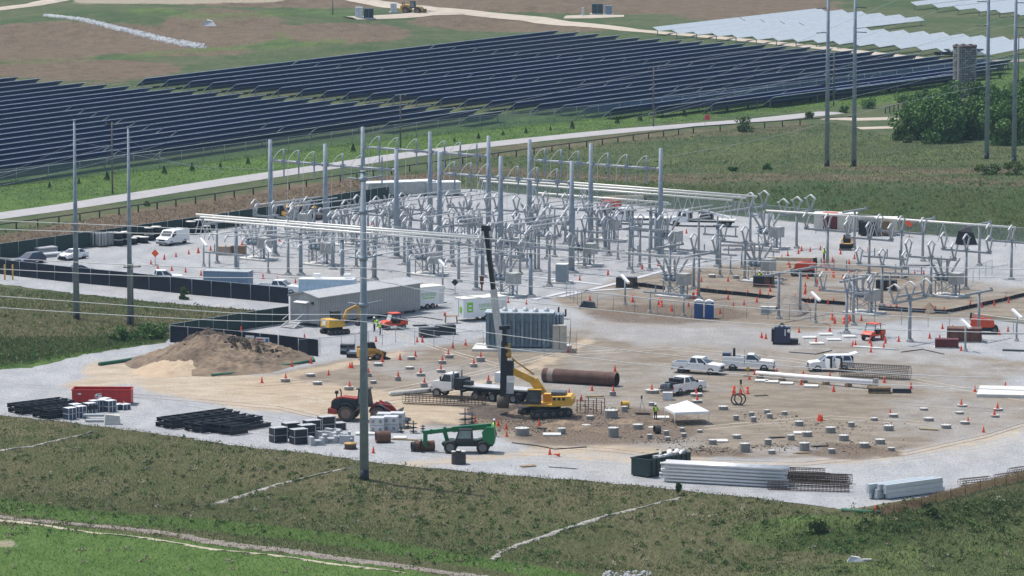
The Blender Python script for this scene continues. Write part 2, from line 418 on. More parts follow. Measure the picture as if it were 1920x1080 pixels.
# the gravel yard: one flat sheet with a ragged edge
def jag(P, step_, amp, seed=1):
    out = []; r_ = random.Random(seed)
    for i in range(len(P)):
        a = Vector(P[i]); b_ = Vector(P[(i + 1) % len(P)]); k = max(1, int((b_ - a).length / step_))
        for j in range(k):
            q = a.lerp(b_, j / k); out.append((q.x + r_.uniform(-amp, amp), q.y + r_.uniform(-amp, amp)))
    return out
YB = jag([tuple(p) for p in Yw], 1.2, .38)
xs_ = np.arange(Yw[:, 0].min(), Yw[:, 0].max(), 1.6); yy_ = np.arange(Yw[:, 1].min(), Yw[:, 1].max(), 2.2)
GX, GY = np.meshgrid(xs_, yy_); GX = GX + rng.uniform(-.3, .3, GX.shape)
k_ = in_poly(GX, GY, Yw) & (seg_dist(GX, GY, np.vstack([Yw, Yw[:1]])) > 1.3)
pts = [Vector(p) for p in YB] + [Vector((x, y)) for x, y in zip(GX[k_], GY[k_])]
nb = len(YB)
res = geometry.delaunay_2d_cdt(pts, [], [list(range(nb))], 1, 1e-4)
vv = res[0]; me = bpy.data.meshes.new('gravel_yard')
me.from_pydata([(v.x, v.y, .02) for v in vv], [], [f for f in res[2]]); me.update()
VX = np.array([v.x for v in vv]); VY = np.array([v.y for v in vv]); PX, PY = projn(VX, VY, np.zeros_like(VX))
dirt = np.zeros_like(PX); sand = np.zeros_like(PX); mud = np.zeros_like(PX); grit = np.zeros_like(PX)
for P_ in [[(430, 712), (560, 690), (650, 672), (740, 655), (900, 640), (1080, 612), (1180, 640), (1400, 690), (1560, 705), (1920, 745), (1960, 780), (1860, 812), (1740, 838), (1640, 855), (1400, 862), (1180, 850), (1000, 842), (900, 806), (660, 790), (540, 760), (400, 735)],
           [(1030, 560), (1180, 520), (1340, 500), (1560, 480), (1750, 520), (1960, 545), (1960, 600), (1700, 600), (1500, 625), (1300, 600), (1100, 590)],
           [(1480, 640), (1620, 640), (1760, 660), (1940, 680), (1940, 705), (1700, 690), (1500, 660)]]:
    dirt = np.maximum(dirt, soft(PX, PY, P_, 30))
dirt = np.maximum(dirt, .62 * soft(PX, PY, [(1060, 600), (1250, 570), (1480, 620), (1900, 700), (1900, 760), (1300, 720), (1050, 650)], 40))
for P_, w_ in [([(190, 695), (330, 700), (470, 722), (600, 735), (740, 755), (900, 790)], 42), ([(300, 720), (480, 752), (680, 772), (760, 790)], 44), ([(700, 790), (800, 750), (1000, 690), (1100, 640)], 14),
               ([(480, 715), (620, 690), (760, 660)], 12), ([(150, 725), (260, 700), (340, 665)], 30)]:
    sand = np.maximum(sand, .95 * line(PX, PY, P_, w_))
for P_, w_ in [([(700, 878), (1000, 850), (1180, 862), (1400, 872), (1620, 862), (1800, 835), (1930, 800)], 20), ([(1000, 845), (1150, 840), (1300, 855)], 24)]:
    sand = np.maximum(sand, .62 * line(PX, PY, P_, w_))
for c in [(1010, 792, 130, 16), (1180, 800, 120, 30), (1330, 850, 70, 8), (960, 775, 70, 14), (1560, 838, 60, 8), (1080, 820, 90, 14), (1600, 850, 80, 10), (1250, 590, 130, 16)]:
    mud = np.maximum(mud, .75 * ell(PX, PY, *c))
for P_ in [[(1100, 600), (1480, 615), (1950, 690), (1950, 712), (1500, 660), (1100, 640)], [(1380, 845), (1560, 825), (1560, 845), (1420, 862)], [(1480, 715), (1930, 725), (1930, 738), (1480, 730)]]:
    grit = np.maximum(grit, .55 * soft(PX, PY, P_, 24))
for n_, v in (('dirt', dirt), ('sand', sand), ('mud', mud), ('grit', grit)): setattr_(me, n_, v)
yard = tag(bpy.data.objects.new('gravel_yard', me), None, None, None, 'structure'); col.objects.link(yard)
m = bpy.data.materials.new('crushed_stone'); m.use_nodes = True; n, l, nd, math_, mixc, noise_, att, step = nodes(m)
big = noise_(.05, 6, (1, .6, 1)); med = noise_(.35, 7, (1, .35, 1, .15)); fine = noise_(4.0, 4, (1, .4, 1)); trk = noise_(.35, 7, (.55, 1.0, 1, .35), .7); trk2 = noise_(.4, 7, (.5, 1.0, 1, -.6), .7)
st = mixc(step(med, .3, .7), (.295, .303, .313), (.395, .40, .405))
st = mixc(math_('MULTIPLY', step(fine, .35, .7), .5), st, (.24, .24, .245))
st = mixc(math_('MULTIPLY', step(big, .5, .7), .35), st, (.34, .325, .285))
di = mixc(step(trk, .36, .64), (.165, .132, .095), (.255, .212, .16))
di = mixc(math_('MULTIPLY', step(trk2, .52, .68), .6), di, (.31, .28, .235))
di = mixc(math_('MULTIPLY', step(med, .55, .72), .5), di, (.15, .115, .085))
sa = mixc(step(trk2, .3, .7), (.34, .265, .18), (.48, .395, .295))
def cov(name, w=.2, gain=1.0): return step(math_('ADD', math_('MULTIPLY', att(name), gain), math_('ADD', math_('MULTIPLY', math_('SUBTRACT', med, .5), .9), math_('MULTIPLY', math_('SUBTRACT', trk, .5), .7))), .5 - w, .5 + w)
di = mixc(math_('MULTIPLY', step(big, .48, .66), .55), di, st)
di = mixc(math_('MULTIPLY', step(noise_(.12, 6, (1, .5, 1), .7), .54, .68), .6), di, (.17, .13, .095))
c_ = mixc(math_('MULTIPLY', cov('dirt', .3), .93), st, di)
c_ = mixc(math_('MULTIPLY', cov('sand', .3), .85), c_, sa)
c_ = mixc(math_('MULTIPLY', cov('mud', .25), .85), c_, mixc(step(fine, .35, .65), (.085, .062, .045), (.19, .145, .11)))
c_ = mixc(math_('MULTIPLY', cov('grit', .3), .7), c_, st)
c_ = mixc(math_('MULTIPLY', step(fine, .58, .7), .5), c_, (.14, .125, .11))
c_ = mixc(math_('MULTIPLY', step(trk, .60, .72), .4), c_, (.15, .125, .10))
b = pbsdf(m); l.new(c_, b.inputs['Base Color']); b.inputs['Roughness'].default_value = 1; b.inputs['Specular IOR Level'].default_value = .1
bp = nd('ShaderNodeBump'); bp.inputs['Strength'].default_value = .7; bp.inputs['Distance'].default_value = .25
l.new(math_('ADD', math_('ADD', fine, med), math_('ADD', math_('MULTIPLY', trk, 1.2), math_('MULTIPLY', trk2, 1.2))), bp.inputs['Height']); l.new(bp.outputs[0], b.inputs['Normal'])
me.materials.append(m)

def ribbon(name, P, wd, m, lift=.05, jitter=.15, seg=2.0, kind='structure'):
    """a strip of ground along picture points, wd metres wide (number or list)"""
    W = [g(*p) for p in P]; pts = []; ww = []
    ws = wd if isinstance(wd, list) else [wd] * len(P)
    for i in range(len(W) - 1):
        k = max(1, int((W[i + 1] - W[i]).length / seg))
        for j in range(k): pts.append(W[i].lerp(W[i + 1], j / k)); ww.append(ws[i] + (ws[i + 1] - ws[i]) * j / k)
    pts.append(W[-1]); ww.append(ws[-1]); vs = []; r_ = random.Random(3)
    for i, p in enumerate(pts):
        d = pts[min(i + 1, len(pts) - 1)] - pts[max(i - 1, 0)]; nn = Vector((-d.y, d.x, 0)).normalized()
        a = ww[i] / 2
        for t in (-1, -.5, 0, .5, 1):
            q = p + nn * (a * t + (r_.uniform(-jitter, jitter) if abs(t) == 1 else 0)); z = max(zt(q.x, q.y), zt(q.x - .9, q.y), zt(q.x + .9, q.y), zt(q.x, q.y + 1), zt(q.x, q.y - 1)) if abs(t) < 1 else zt(q.x, q.y)
            vs.append((q.x, q.y, z + (lift if abs(t) < 1 else lift * .3)))
    fs = [(i * 5 + j + 1, i * 5 + j, i * 5 + 5 + j, i * 5 + 6 + j) for i in range(len(pts) - 1) for j in range(4)]
    mb = MB(); mb.add(vs, fs, True); return tag(mb.build(name, m), None, None, None, kind)
roadm = mat('road_chip_seal', (.33, .315, .315), .95, 0, .12, .5); lane = mat('far_gravel_lane', (.40, .345, .275), .95, 0, .15, .4)
rocky = mat('washed_rock', (.30, .285, .255), .95, 0, .55, 1.6, bump=.5); silt = mat('dry_silt_track', (.21, .18, .155), 1, 0, .35, .8, bump=.6); siltp = mat('pale_sand_edge', (.42, .375, .28), 1, 0, .15, 1)
ribbon('access_road', [(-60, 413), (0, 405), (130, 387), (300, 360), (480, 332), (640, 309), (760, 291), (900, 273), (1000, 262), (1180, 244), (1300, 235), (1430, 225), (1560, 211)], 6.4, roadm, .12, .1, 4)
ribbon('access_road', [(1840, 183), (1870, 175), (1960, 164)], 6.4, roadm, .12, .1, 4)
ribbon('side_road', [(1545, 222), (1610, 224), (1690, 222)], [5, 6, 6], lane, .12, .1, 4)
ribbon('side_road', [(1605, 241), (1670, 239)], 4.5, lane, .12, .1, 4)
ribbon('far_lane', [(660, -4), (720, 8), (800, 17), (900, 27), (1000, 36), (1080, 46), (1180, 57), (1300, 67), (1420, 78), (1560, 92), (1700, 108), (1790, 118)], [7, 7, 7, 7, 7, 6.5, 6, 6, 6, 6, 6, 6], lane, .3, .3, 6)
ribbon('far_lane', [(1860, 116), (1930, 114)], 6, lane, .3, .3, 6)
ribbon('far_lane', [(-20, 20), (60, 10), (130, -4)], 6, lane, .3, .3, 6)
ribbon('pad_apron', [(655, 35), (710, 33), (800, 26), (880, 25)], [5, 8, 10, 5], lane, .34, .3, 5)
ribbon('pad_apron', [(1060, 33), (1110, 32), (1170, 31)], [5, 9, 5], lane, .34, .3, 5)
ribbon('silt_track', [(-40, 962), (60, 977), (200, 988), (330, 1003), (460, 1025), (640, 1048), (780, 1066), (900, 1082), (1000, 1100)], [1.4, 1.5, 1.6, 1.7, 1.8, 1.8, 1.6, 1.4, 1.4], silt, .06, .35, .6)
ribbon('sand_edge', [(-40, 973), (40, 980), (120, 992), (210, 1003), (330, 1019), (460, 1037), (640, 1060), (760, 1075)], [1.2, .9, .6, .3, .45, .22, .4, .2], siltp, .07, .26, .6)
ribbon('drainage_gully', [(-20, 849), (60, 838), (120, 823), (175, 809)], [.2, .4, .3, .15], rocky, .05, .2, .5)
ribbon('drainage_gully', [(395, 948), (440, 935), (520, 909), (600, 890), (665, 876)], [.3, .85, .5, .22, .1], rocky, .05, .28, .5)
ribbon('drainage_gully', [(920, 1050), (945, 1032), (990, 1016), (1080, 987), (1160, 962), (1240, 942), (1275, 934)], [.3, .8, .6, .85, .4, .25, .15], rocky, .05, .3, .5)
walk = mat('concrete_cable_trench', (.47, .47, .48), .9, 0, .08, 1)
mb = MB()
for P_ in [[(1050, 557), (1150, 533), (1240, 509), (1320, 489)], [(1000, 562), (1060, 548), (1185, 541)], [(800, 508), (1000, 519), (1130, 534)]]:
    for a, b_ in zip(P_[:-1], P_[1:]): mb.bar(at(*a, .06), at(*b_, .06), .9, .08)
tag(mb.build('cable_trench_cover', walk), None, None, None, 'structure')

# thin dark lines laid across the switchyard gravel
seam = mat('dark_line_tone', (.16, .165, .175), 1, 0, .4, 1)
for P_ in [[(380, 515), (520, 505), (640, 512)], [(430, 530), (600, 520), (760, 540), (860, 548)], [(560, 510), (640, 530), (720, 545)], [(640, 500), (800, 520), (960, 535), (1060, 545)], [(660, 490), (840, 500), (980, 515)], [(880, 530), (1000, 530), (1130, 520), (1230, 500)], [(1000, 500), (1120, 505), (1240, 490)],
           [(1080, 480), (1220, 490), (1340, 485)], [(1250, 470), (1350, 480), (1480, 470)], [(1320, 500), (1440, 515), (1580, 505)], [(1340, 560), (1460, 552), (1600, 545), (1740, 540)], [(1480, 480), (1580, 488), (1700, 500)], [(1620, 560), (1760, 560), (1900, 545)], [(1500, 600), (1560, 622), (1600, 640)], [(1700, 640), (1820, 655), (1880, 672)], [(1300, 615), (1400, 608), (1500, 604)], [(420, 490), (520, 482), (600, 478)]]:
    ribbon('dark_ground_line', P_, .16, seam, .024, .05, 1.5)
# wheel ruts pressed into the yard
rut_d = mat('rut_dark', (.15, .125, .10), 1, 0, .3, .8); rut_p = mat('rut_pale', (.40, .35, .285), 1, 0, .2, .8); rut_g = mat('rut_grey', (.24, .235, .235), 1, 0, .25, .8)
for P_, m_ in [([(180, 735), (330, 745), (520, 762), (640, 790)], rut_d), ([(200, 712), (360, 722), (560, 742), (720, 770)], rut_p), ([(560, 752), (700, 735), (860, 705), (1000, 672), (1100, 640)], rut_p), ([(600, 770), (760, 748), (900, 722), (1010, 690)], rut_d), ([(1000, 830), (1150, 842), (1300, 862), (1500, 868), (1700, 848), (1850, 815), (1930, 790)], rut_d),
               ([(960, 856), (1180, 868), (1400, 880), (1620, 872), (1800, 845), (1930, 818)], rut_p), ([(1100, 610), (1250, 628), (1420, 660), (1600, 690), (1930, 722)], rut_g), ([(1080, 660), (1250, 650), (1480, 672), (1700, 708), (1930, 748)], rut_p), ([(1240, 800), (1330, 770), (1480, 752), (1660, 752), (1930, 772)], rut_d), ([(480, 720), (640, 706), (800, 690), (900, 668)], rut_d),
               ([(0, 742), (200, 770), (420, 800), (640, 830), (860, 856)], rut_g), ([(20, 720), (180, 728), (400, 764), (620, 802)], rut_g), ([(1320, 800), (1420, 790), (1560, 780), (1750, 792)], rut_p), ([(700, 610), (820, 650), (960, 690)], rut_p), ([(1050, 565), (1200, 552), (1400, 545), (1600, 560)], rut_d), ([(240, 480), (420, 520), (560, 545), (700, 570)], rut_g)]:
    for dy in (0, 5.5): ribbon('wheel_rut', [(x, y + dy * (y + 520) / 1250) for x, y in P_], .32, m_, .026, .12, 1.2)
# ------------------------------------------------------------------ solar rows
pv_dark = stripes('dark_solar_glass', (.010, .055, .23), (.016, .066, .25), 'X', .9, .35, 0, .03); pbsdf(pv_dark).inputs['Specular IOR Level'].default_value = .12
pv_glare = stripes('solar_glass_painted_glare', (.44, .48, .50), (.34, .38, .41), 'X', .9, .45, 0, .03)  # bright sky glare on these panels is painted into the base colour
pframe = mat('panel_edge_frame', (.80, .82, .85), .4, .1)
pmb = MB(); pmb.bar((0, 0, -.3), (0, 0, 1.35), .16, .16); POST = None
def solar_row(a, b, z0, tilt, m, fam, label, group, rw=2.95, post_step=14, segs=58):
    global POST
    A = at(*a, 0); A = g(*a) if z0 is None else A
    za = 2.1
    for _ in range(6): A = at(*a, zt(A.x, A.y) + za)
    B = at(*b, 0)
    for _ in range(6): B = at(*b, zt(B.x, B.y) + za)
    d = B - A; L = math.hypot(d.x, d.y); rz = math.atan2(d.y, d.x)
    base = Vector((A.x, A.y, zt(A.x, A.y)))
    o = thing('solar_row', label, 'solar panels', base, rz, group)
    sl = (B.z - A.z) / L
    hc = 1.45; s, c = math.sin(tilt) * rw / 2, math.cos(tilt) * rw / 2
    # local -y is the near right side
    def P(x, e, off=0): zz = za - math.sin(abs(tilt)) * rw / 2 + sl * x; return (x, -e * c - off * math.sin(tilt), zz + e * s + off * math.cos(tilt))
    pm = MB(); fm = MB(); x = 0; k = max(1, round(L / segs)); sg = L / k
    for i in range(k):
        x0, x1 = i * sg, (i + 1) * sg - .55
        vs = [P(x0, -1, -.02), P(x1, -1, -.02), P(x1, 1, -.02), P(x0, 1, -.02), P(x0, -1, .02), P(x1, -1, .02), P(x1, 1, .02), P(x0, 1, .02)]
        pm.add(vs, [(3, 2, 1, 0), (4, 5, 6, 7), (0, 1, 5, 4), (1, 2, 6, 5), (2, 3, 7, 6), (3, 0, 4, 7)])
        e = 1 if tilt > 0 else -1
        fm.bar(P(x0, -e * -1.02), P(x1, -e * -1.02), .07, .085 if e > 0 else .03)
        fm.bar(P(x0 - .02, -1), P(x0 - .02, 1), .06, .06)
    pm.build('panel', m, o); fm.build('panel_frame', pframe, o)
    tb = MB(); tb.tube(P(0, 0, -.1), P(L, 0, -.1), .07, n=6); tb.build('torque_tube', galv, o)
    if POST is None: POST = pmb.build('post', galv, o); q = POST
    n_ = max(2, int(L / post_step))
    for i in range(n_):
        q = POST if (POST.parent is o and i == 0) else POST.copy()
        if q is not POST: col.objects.link(q); q.parent = o
        xx = .8 + (L - 1.6) * i / (n_ - 1); q.location = (xx, 0, zt(*(base + Vector((math.cos(rz), math.sin(rz), 0)) * xx).xy) - base.z)
    return o
# right hand block of the dark field
LT = [(263, 147), (308, 149), (350, 152), (390, 155), (433, 158), (475, 161), (518, 164), (561, 167), (604, 170), (647, 172), (690, 175), (733, 178), (777, 181), (822, 183), (868, 186), (913, 189), (958, 192), (1003, 195), (1048, 197), (1093, 200), (1140, 203)]
RT = [(1042, 56), (1080, 59), (1119, 62), (1157, 65), (1196, 69), (1235, 71), (1274, 74), (1313, 76), (1354, 78), (1393, 80), (1433, 82), (1473, 85), (1515, 87), (1555, 90), (1595, 93), (1635, 95), (1677, 97), (1718, 100), (1763, 103), (1806, 105), (1850, 107)]
LT += [(1225, 200), (1330, 193), (1440, 182), (1560, 168)]; RT += [(1893, 110), (1885, 117.5), (1862, 127), (1800, 137)]
N_ = len(LT)
for i in range(N_):
    w_ = 'near the road fence' if i > 20 else 'in the right dark field'
    solar_row(LT[i], RT[i], None, R(35), pv_dark, 'dark', f'dark blue solar row, {ordw(i)} from the far hill side in the right dark field', 'dark solar rows of the right field')
# left hand block
TIP = [(30, 143), (71, 146), (113, 150), (154, 154), (196, 157), (238, 160), (279, 163), (322, 165), (363, 168), (407, 171), (449, 174), (492, 177), (535, 180), (579, 183), (622, 186), (667, 189), (713, 191), (757, 194), (801, 197), (846, 201), (891, 204), (937, 207), (983, 210), (1030, 213)]
def bound(x): return np.interp(x, [-300, 0, 290, 540, 690, 1040, 1300], [372, 336, 301, 262, 245, 217, 190])
for i, t in enumerate(TIP):
    s_ = .112 + .0016 * i; x = t[0]; y = t[1]
    while x > -130 and y < bound(x) - 14: x -= 4; y = t[1] + (t[0] - x) * s_
    if t[0] - x > 40: solar_row((x, y), t, None, R(35), pv_dark, 'dark', f'dark blue solar row, {ordw(i)} from the far side in the left dark field', 'dark solar rows of the left field')
j = 0
for k in range(1, 12):                       # rows whose far end is already out of the frame at the left
    y1 = 143 - 0 + 0
for i in range(9):
    pass
# pale fields beyond the lane
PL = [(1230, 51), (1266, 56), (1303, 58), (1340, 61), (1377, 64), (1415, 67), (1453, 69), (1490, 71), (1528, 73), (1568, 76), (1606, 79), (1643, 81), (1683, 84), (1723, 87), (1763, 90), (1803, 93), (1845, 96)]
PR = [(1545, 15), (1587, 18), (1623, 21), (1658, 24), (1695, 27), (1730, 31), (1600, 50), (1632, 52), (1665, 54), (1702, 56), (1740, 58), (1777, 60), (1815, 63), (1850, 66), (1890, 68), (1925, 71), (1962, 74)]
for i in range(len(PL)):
    solar_row(PL[i], PR[i], None, R(-27), pv_glare, 'pale', f'pale glaring solar row, {ordw(i)} from the left in the pale field beside the lane', 'pale solar rows beyond the lane', 1.95)
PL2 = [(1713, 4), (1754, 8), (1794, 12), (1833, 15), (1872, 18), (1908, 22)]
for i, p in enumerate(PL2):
    solar_row(p, (p[0] + 190, p[1] - 22), None, R(-27), pv_glare, 'pale2', f'pale solar row, {ordw(i)} from the left in the uppermost right corner field', 'pale solar rows of the corner field', 1.95)
# ------------------------------------------------------------------ substation steel and switchgear
def ring_ins(mb, a, b, r, n=8, ribs=9):
    """a ribbed insulator from a to b"""
    a, b = Vector(a), Vector(b); pts = []; rr = []
    for i in range(ribs * 2 + 1):
        pts.append(a.lerp(b, i / (ribs * 2))); rr.append(r if i % 2 else r * .68)
    mb.path(pts, rr, n)
def column_part(o, P, h, r0, r1, name='column', m=galv_d):
    mb = MB(); mb.tube(P, (P[0], P[1], h), r0, r1, 12); mb.lathe([(r0 * 1.7, 0), (r0 * 1.7, .08)], 12, (P[0], P[1], .28)); mb.build(name, m, o)
    mb = MB(); mb.lathe([(r0 * 2.3, -.3), (r0 * 2.3, .28)], 16, (P[0], P[1], 0), True); mb.build('footing', concrete, o)
def frame(tops, label, jump=1):
    h = 15.3; W = [at(x, y, h) for x, y in tops]; o0 = Vector((W[0].x, W[0].y, 0))
    d = (W[-1] - W[0]); rz = math.atan2(d.y, d.x); o = thing('dead_end_frame', label, 'steel frame', o0, rz, 'tall steel frames over the switchyard')
    X = [((p - W[0]).to_2d().length) for p in W]
    for x in X: column_part(o, (x, 0, 0), h, .44, .27)
    zb = 12.35
    for a, b in zip(X[:-1], X[1:]):
        mb = MB(); mb.tube((a + .55, 0, zb), (b - .55, 0, zb), .19, n=10); mb.tube((a + .25, 0, zb), (a + .55, 0, zb), .3, n=10); mb.tube((b - .55, 0, zb), (b - .25, 0, zb), .3, n=10); mb.build('beam', alu if False else galv, o)
        for t in (.25, .52, .8):
            x = a + (b - a) * t; mb = MB(); mb.tube((x, 0, zb), (x, 0, zb + 1.75), .13, n=8); mb.box((x, 0, zb), (.5, .55, .55)); mb.build('hanger_bracket', galv_d, o)
            mb = MB(); ring_ins(mb, (x, 0, zb - .25), (x, 0, zb - 2.2), .13, 6); mb.build('insulator', galv_d, o)
            mb = MB(); pts = []
            for k in range(9):
                u_ = k / 8; pts.append((x - .95 * u_, -1.3 * u_ + .1, zb + 1.75 + .12 * math.sin(u_ * math.pi) - 1.35 * u_ ** 1.7))
            mb.path(pts, .045, 5); q = pts[-1]; mb.path([q, (q[0], q[1] - .1, zb - 2.5), (q[0], q[1] - .15, 6.5)], .022, 4); mb.build('jumper', wire_w, o)
    return o
frame([(506.5, 262), (624, 268), (743, 280)], 'three column steel frame farthest left over the switchyard'); frame([(680, 238), (797, 248), (916, 255)], 'three column steel frame rising right behind the tall tapered pole')
frame([(824, 285), (945, 292), (1072, 302)], 'lower three column steel frame in the middle of the switchyard'); frame([(993, 261), (1115, 268), (1239, 278)], 'three column steel frame farthest right in front of the grass bank')

def v_switch():
    o = thing('disconnect_switch', 'x', 'switch', (0, 0, 0), 0, 'three-phase disconnect switches of the yard')
    column_part(o, (0, 0, 0), 5.0, .21, .17, m=galv); mb = MB(); mb.box((0, 0, 5.08), (7.6, .24, .26)); mb.build('beam', galv, o)
    for x in (-3.5, 0, 3.5):
        mb = MB(); mb.box((x, 0, 5.29), (.34, .9, .16)); mb.build('bracket', galv_d, o)
        for s in (-1, 1):
            mb = MB(); ring_ins(mb, (x, s * .15, 5.37), (x, s * .72, 6.8), .15, 8); mb.build('insulator', porc, o)
        mb = MB(); mb.path([(x, -1.0, 6.75), (x, -.75, 6.86), (x, -.15, 7.32), (x, .1, 7.36)], [.09, .14, .14, .08], 8); mb.path([(x, .1, 7.34), (x, .72, 6.9), (x, 1.05, 6.82)], [.06, .075, .07], 6); mb.build('blade', alu, o)
    return o
def t_support():
    o = thing('bus_support', 'x', 'support', (0, 0, 0), 0, 'T-shaped bus supports of the yard')
    column_part(o, (0, 0, 0), 5.6, .19, .15, m=galv); mb = MB(); mb.box((0, 0, 5.7), (5.6, .26, .22)); mb.build('crossarm', galv, o)
    for x in (-2.5, 0, 2.5):
        mb = MB(); ring_ins(mb, (x, 0, 5.8), (x, 0, 6.9), .12, 7); mb.build('insulator', porc, o)
    return o
def t_bare():
    o = thing('steel_stand', 'x', 'stand', (0, 0, 0), 0, 'bare T-shaped steel stands of the yard')
    column_part(o, (0, 0, 0), 5.6, .2, .17, m=galv); mb = MB(); mb.box((0, 0, 5.72), (6.2, .26, .26)); mb.box((2.8, 0, 5.95), (.12, .3, .25)); mb.build('crossarm', galv, o); return o
def slant_post():
    o = thing('slanted_box_post', 'x', 'post', (0, 0, 0), 0, 'white slanted boxes on posts')
    column_part(o, (0, 0, 0), 3.2, .13, .11, m=galv)
    mb = MB(); mb.bar((-.95, .5, 3.75), (.9, -.45, 2.95), .34, .26); mb.build('slanted_box', white, o); return o
def breaker():
    o = thing('circuit_breaker', 'x', 'breaker', (0, 0, 0), 0, 'live-tank breakers on pale pads')
    mb = MB(); mb.box((0, 0, .1), (4.7, 3.3, .3)); mb.build('pad', conc_w, o)
    for x in (-1.5, 1.2):
        for y in (-.8, .8):
            mb = MB(); mb.bar((x, y, .25), (x, y, 2.05), .11); mb.build('leg', galv_d, o)
    mb = MB()
    for y in (-.8, .8): mb.bar((-1.5, y, .4), (1.2, y, 1.9), .08); mb.bar((-1.5, y + .05, 1.9), (1.2, y + .05, .4), .06)
    for x in (-1.5, 1.2): mb.bar((x, -.8, .4), (x, .8, 1.9), .05); mb.bar((x + .05, -.8, 1.9), (x + .05, .8, .4), .05)
    mb.build('bracing', galv, o)
    mb = MB(); mb.box((-.15, 0, 2.1), (3.6, 1.9, .12)); mb.box((-.6, 0, 2.95), (2.7, 1.5, .12)); mb.build('deck', galv, o)
    for x in (-1.45, -.7, .05):
        mb = MB(); mb.tube((x, -.75, 2.52), (x, .75, 2.52), .32, n=12); mb.build('tank', galv_d, o)
    mb = MB(); mb.box((1.25, -.1, 2.45), (1.5, 1.5, 1.5)); mb.build('control_cabinet', cabinet, o)
    mb = MB(); mb.box((1.25, -.862, 2.4), (1.2, .02, 1.2)); mb.box((1.25, -.88, 2.4), (.05, .03, 1.1)); mb.build('cabinet_door', mat('cabinet_door_grey', (.34, .34, .33), .5), o)
    mb = MB(); mb.tube((1.3, -.3, .25), (1.3, -.3, 1.7), .16, n=8); mb.build('conduit', galv_d, o)
    for i, x in enumerate((-1.45, -.7, .05)):
        for s in (-1, 1):
            fx = (i - 1) * .38 + s * .12; a = Vector((x, s * .4, 2.98)); d = Vector((fx * 1.4, s * .62, 1.55)).normalized()
            mb = MB(); mb.tube(a, a + d * .3, .24, .2, 10); ring_ins(mb, a + d * .3, a + d * 2.15, .19, 9, 11); mb.tube(a + d * 2.15, a + d * 2.4, .1, n=8); mb.build('bushing', porc, o)
    return o
def thick_post():
    o = thing('bus_column', 'x', 'column', (0, 0, 0), 0, 'thick grey bus columns of the yard')
    column_part(o, (0, 0, 0), 5.6, .28, .24, m=galv_d)
    mb = MB(); mb.box((0, 0, 5.72), (.9, .9, .18)); mb.build('cap_plate', galv, o)
    mb = MB(); ring_ins(mb, (0, 0, 5.8), (0, 0, 7.0), .15, 8); mb.build('insulator', porc, o); return o
def low_stand():
    o = thing('low_bus_stand', 'x', 'stand', (0, 0, 0), 0, 'low steel stands with horizontal beams')
    for x in (-2.6, 2.6): column_part(o, (x, 0, 0), 2.5, .13, .12, 'leg', galv)
    mb = MB(); mb.box((0, 0, 2.62), (7.2, .2, .2)); mb.box((0, .8, 2.62), (6.2, .14, .14)); mb.box((-2.6, .4, 2.62), (.14, .95, .14)); mb.box((2.6, .4, 2.62), (.14, .95, .14)); mb.build('beam', galv, o)
    for x in (-2, 0, 2):
        mb = MB(); ring_ins(mb, (x, .4, 2.7), (x, .4, 3.8), .1, 6); mb.build('insulator', galv_d, o)
    return o
KS, KT, KB, KP, KC, KK, KL = Kind(v_switch), Kind(t_support), Kind(t_bare), Kind(slant_post), Kind(breaker), Kind(thick_post), Kind(low_stand)
def put(k, fam, words, px, py, z, rz):
    p = at(px, py, z); p.z = .02; o = k(p, rz); auto(fam, o, words, px, py); return o
for x, y in [(514, 407), (612, 402), (706, 398), (790, 394), (878, 391), (968, 396), (668, 434), (758, 428), (846, 422), (930, 424), (1026, 418), (1060, 392), (540, 446), (700, 455), (860, 458), (958, 452), (1030, 466), (1142, 412), (940, 478), (1096, 434), (1200, 432), (800, 442), (585, 424), (770, 412), (1010, 440)]:
    put(KS, 'switch', 'V-insulator disconnect switch', x, y, 5.1, A_U)
for x, y in [(1746, 484), (1654, 500), (1588, 548), (1301, 470), (1397, 456), (1812, 471), (1897, 454), (1552, 432), (1630, 448), (1690, 436)]:
    put(KS, 'switch', 'V-insulator disconnect switch', x, y, 5.1, A_U)
for x, y in [(1494, 399), (1407, 391), (1706, 563)]:
    put(KS, 'switch', 'V-insulator disconnect switch', x, y, 5.1, A_V)
for x, y in [(484, 487), (602, 497), (802, 516), (657, 461), (1094, 498), (960, 487), (949, 556), (1254, 474), (1268, 557), (1444, 466), (1427, 529), (1620, 588), (1778, 556), (740, 432), (1010, 446), (880, 444), (560, 440), (1140, 452)]:
    put(KC, 'breaker', 'six-bushing circuit breaker', x, y, 0, A_U)
for x, y in [(407, 494), (704, 525), (1003, 509), (880, 497), (770, 478), (920, 500), (1180, 505), (1218, 508), (1350, 520), (640, 480), (1120, 470), (1310, 486), (850, 500), (1040, 482), (590, 470), (730, 462), (820, 476), (690, 478), (975, 515)]:
    put(KT, 'support', 'T-shaped bus support', x, y, 0, A_V if int(x) % 3 else A_U)
for x, y in [(1600, 610), (1835, 636), (1730, 490), (1836, 498), (1602, 470), (1460, 598), (1256, 542), (1500, 590), (1310, 560), (1706, 640)]:
    put(KB, 'stand', 'bare T-shaped stand', x, y, 0, A_V)
for x, y in [(382, 500), (503, 513), (830, 542), (700, 505), (1172, 572), (1529, 606), (1810, 659), (1906, 640)]:
    put(KP, 'slant', 'white slanted box on a thin post', x, y, 0, A_U)
for x, y in [(443, 508), (564, 516), (642, 526), (766, 532), (893, 544), (995, 557), (516, 480), (1075, 466), (1135, 468), (1185, 470), (1230, 474), (624, 505), (905, 520), (1345, 500), (1220, 470)]:
    put(KK, 'column', 'thick grey bus column', x, y, 0, A_U)
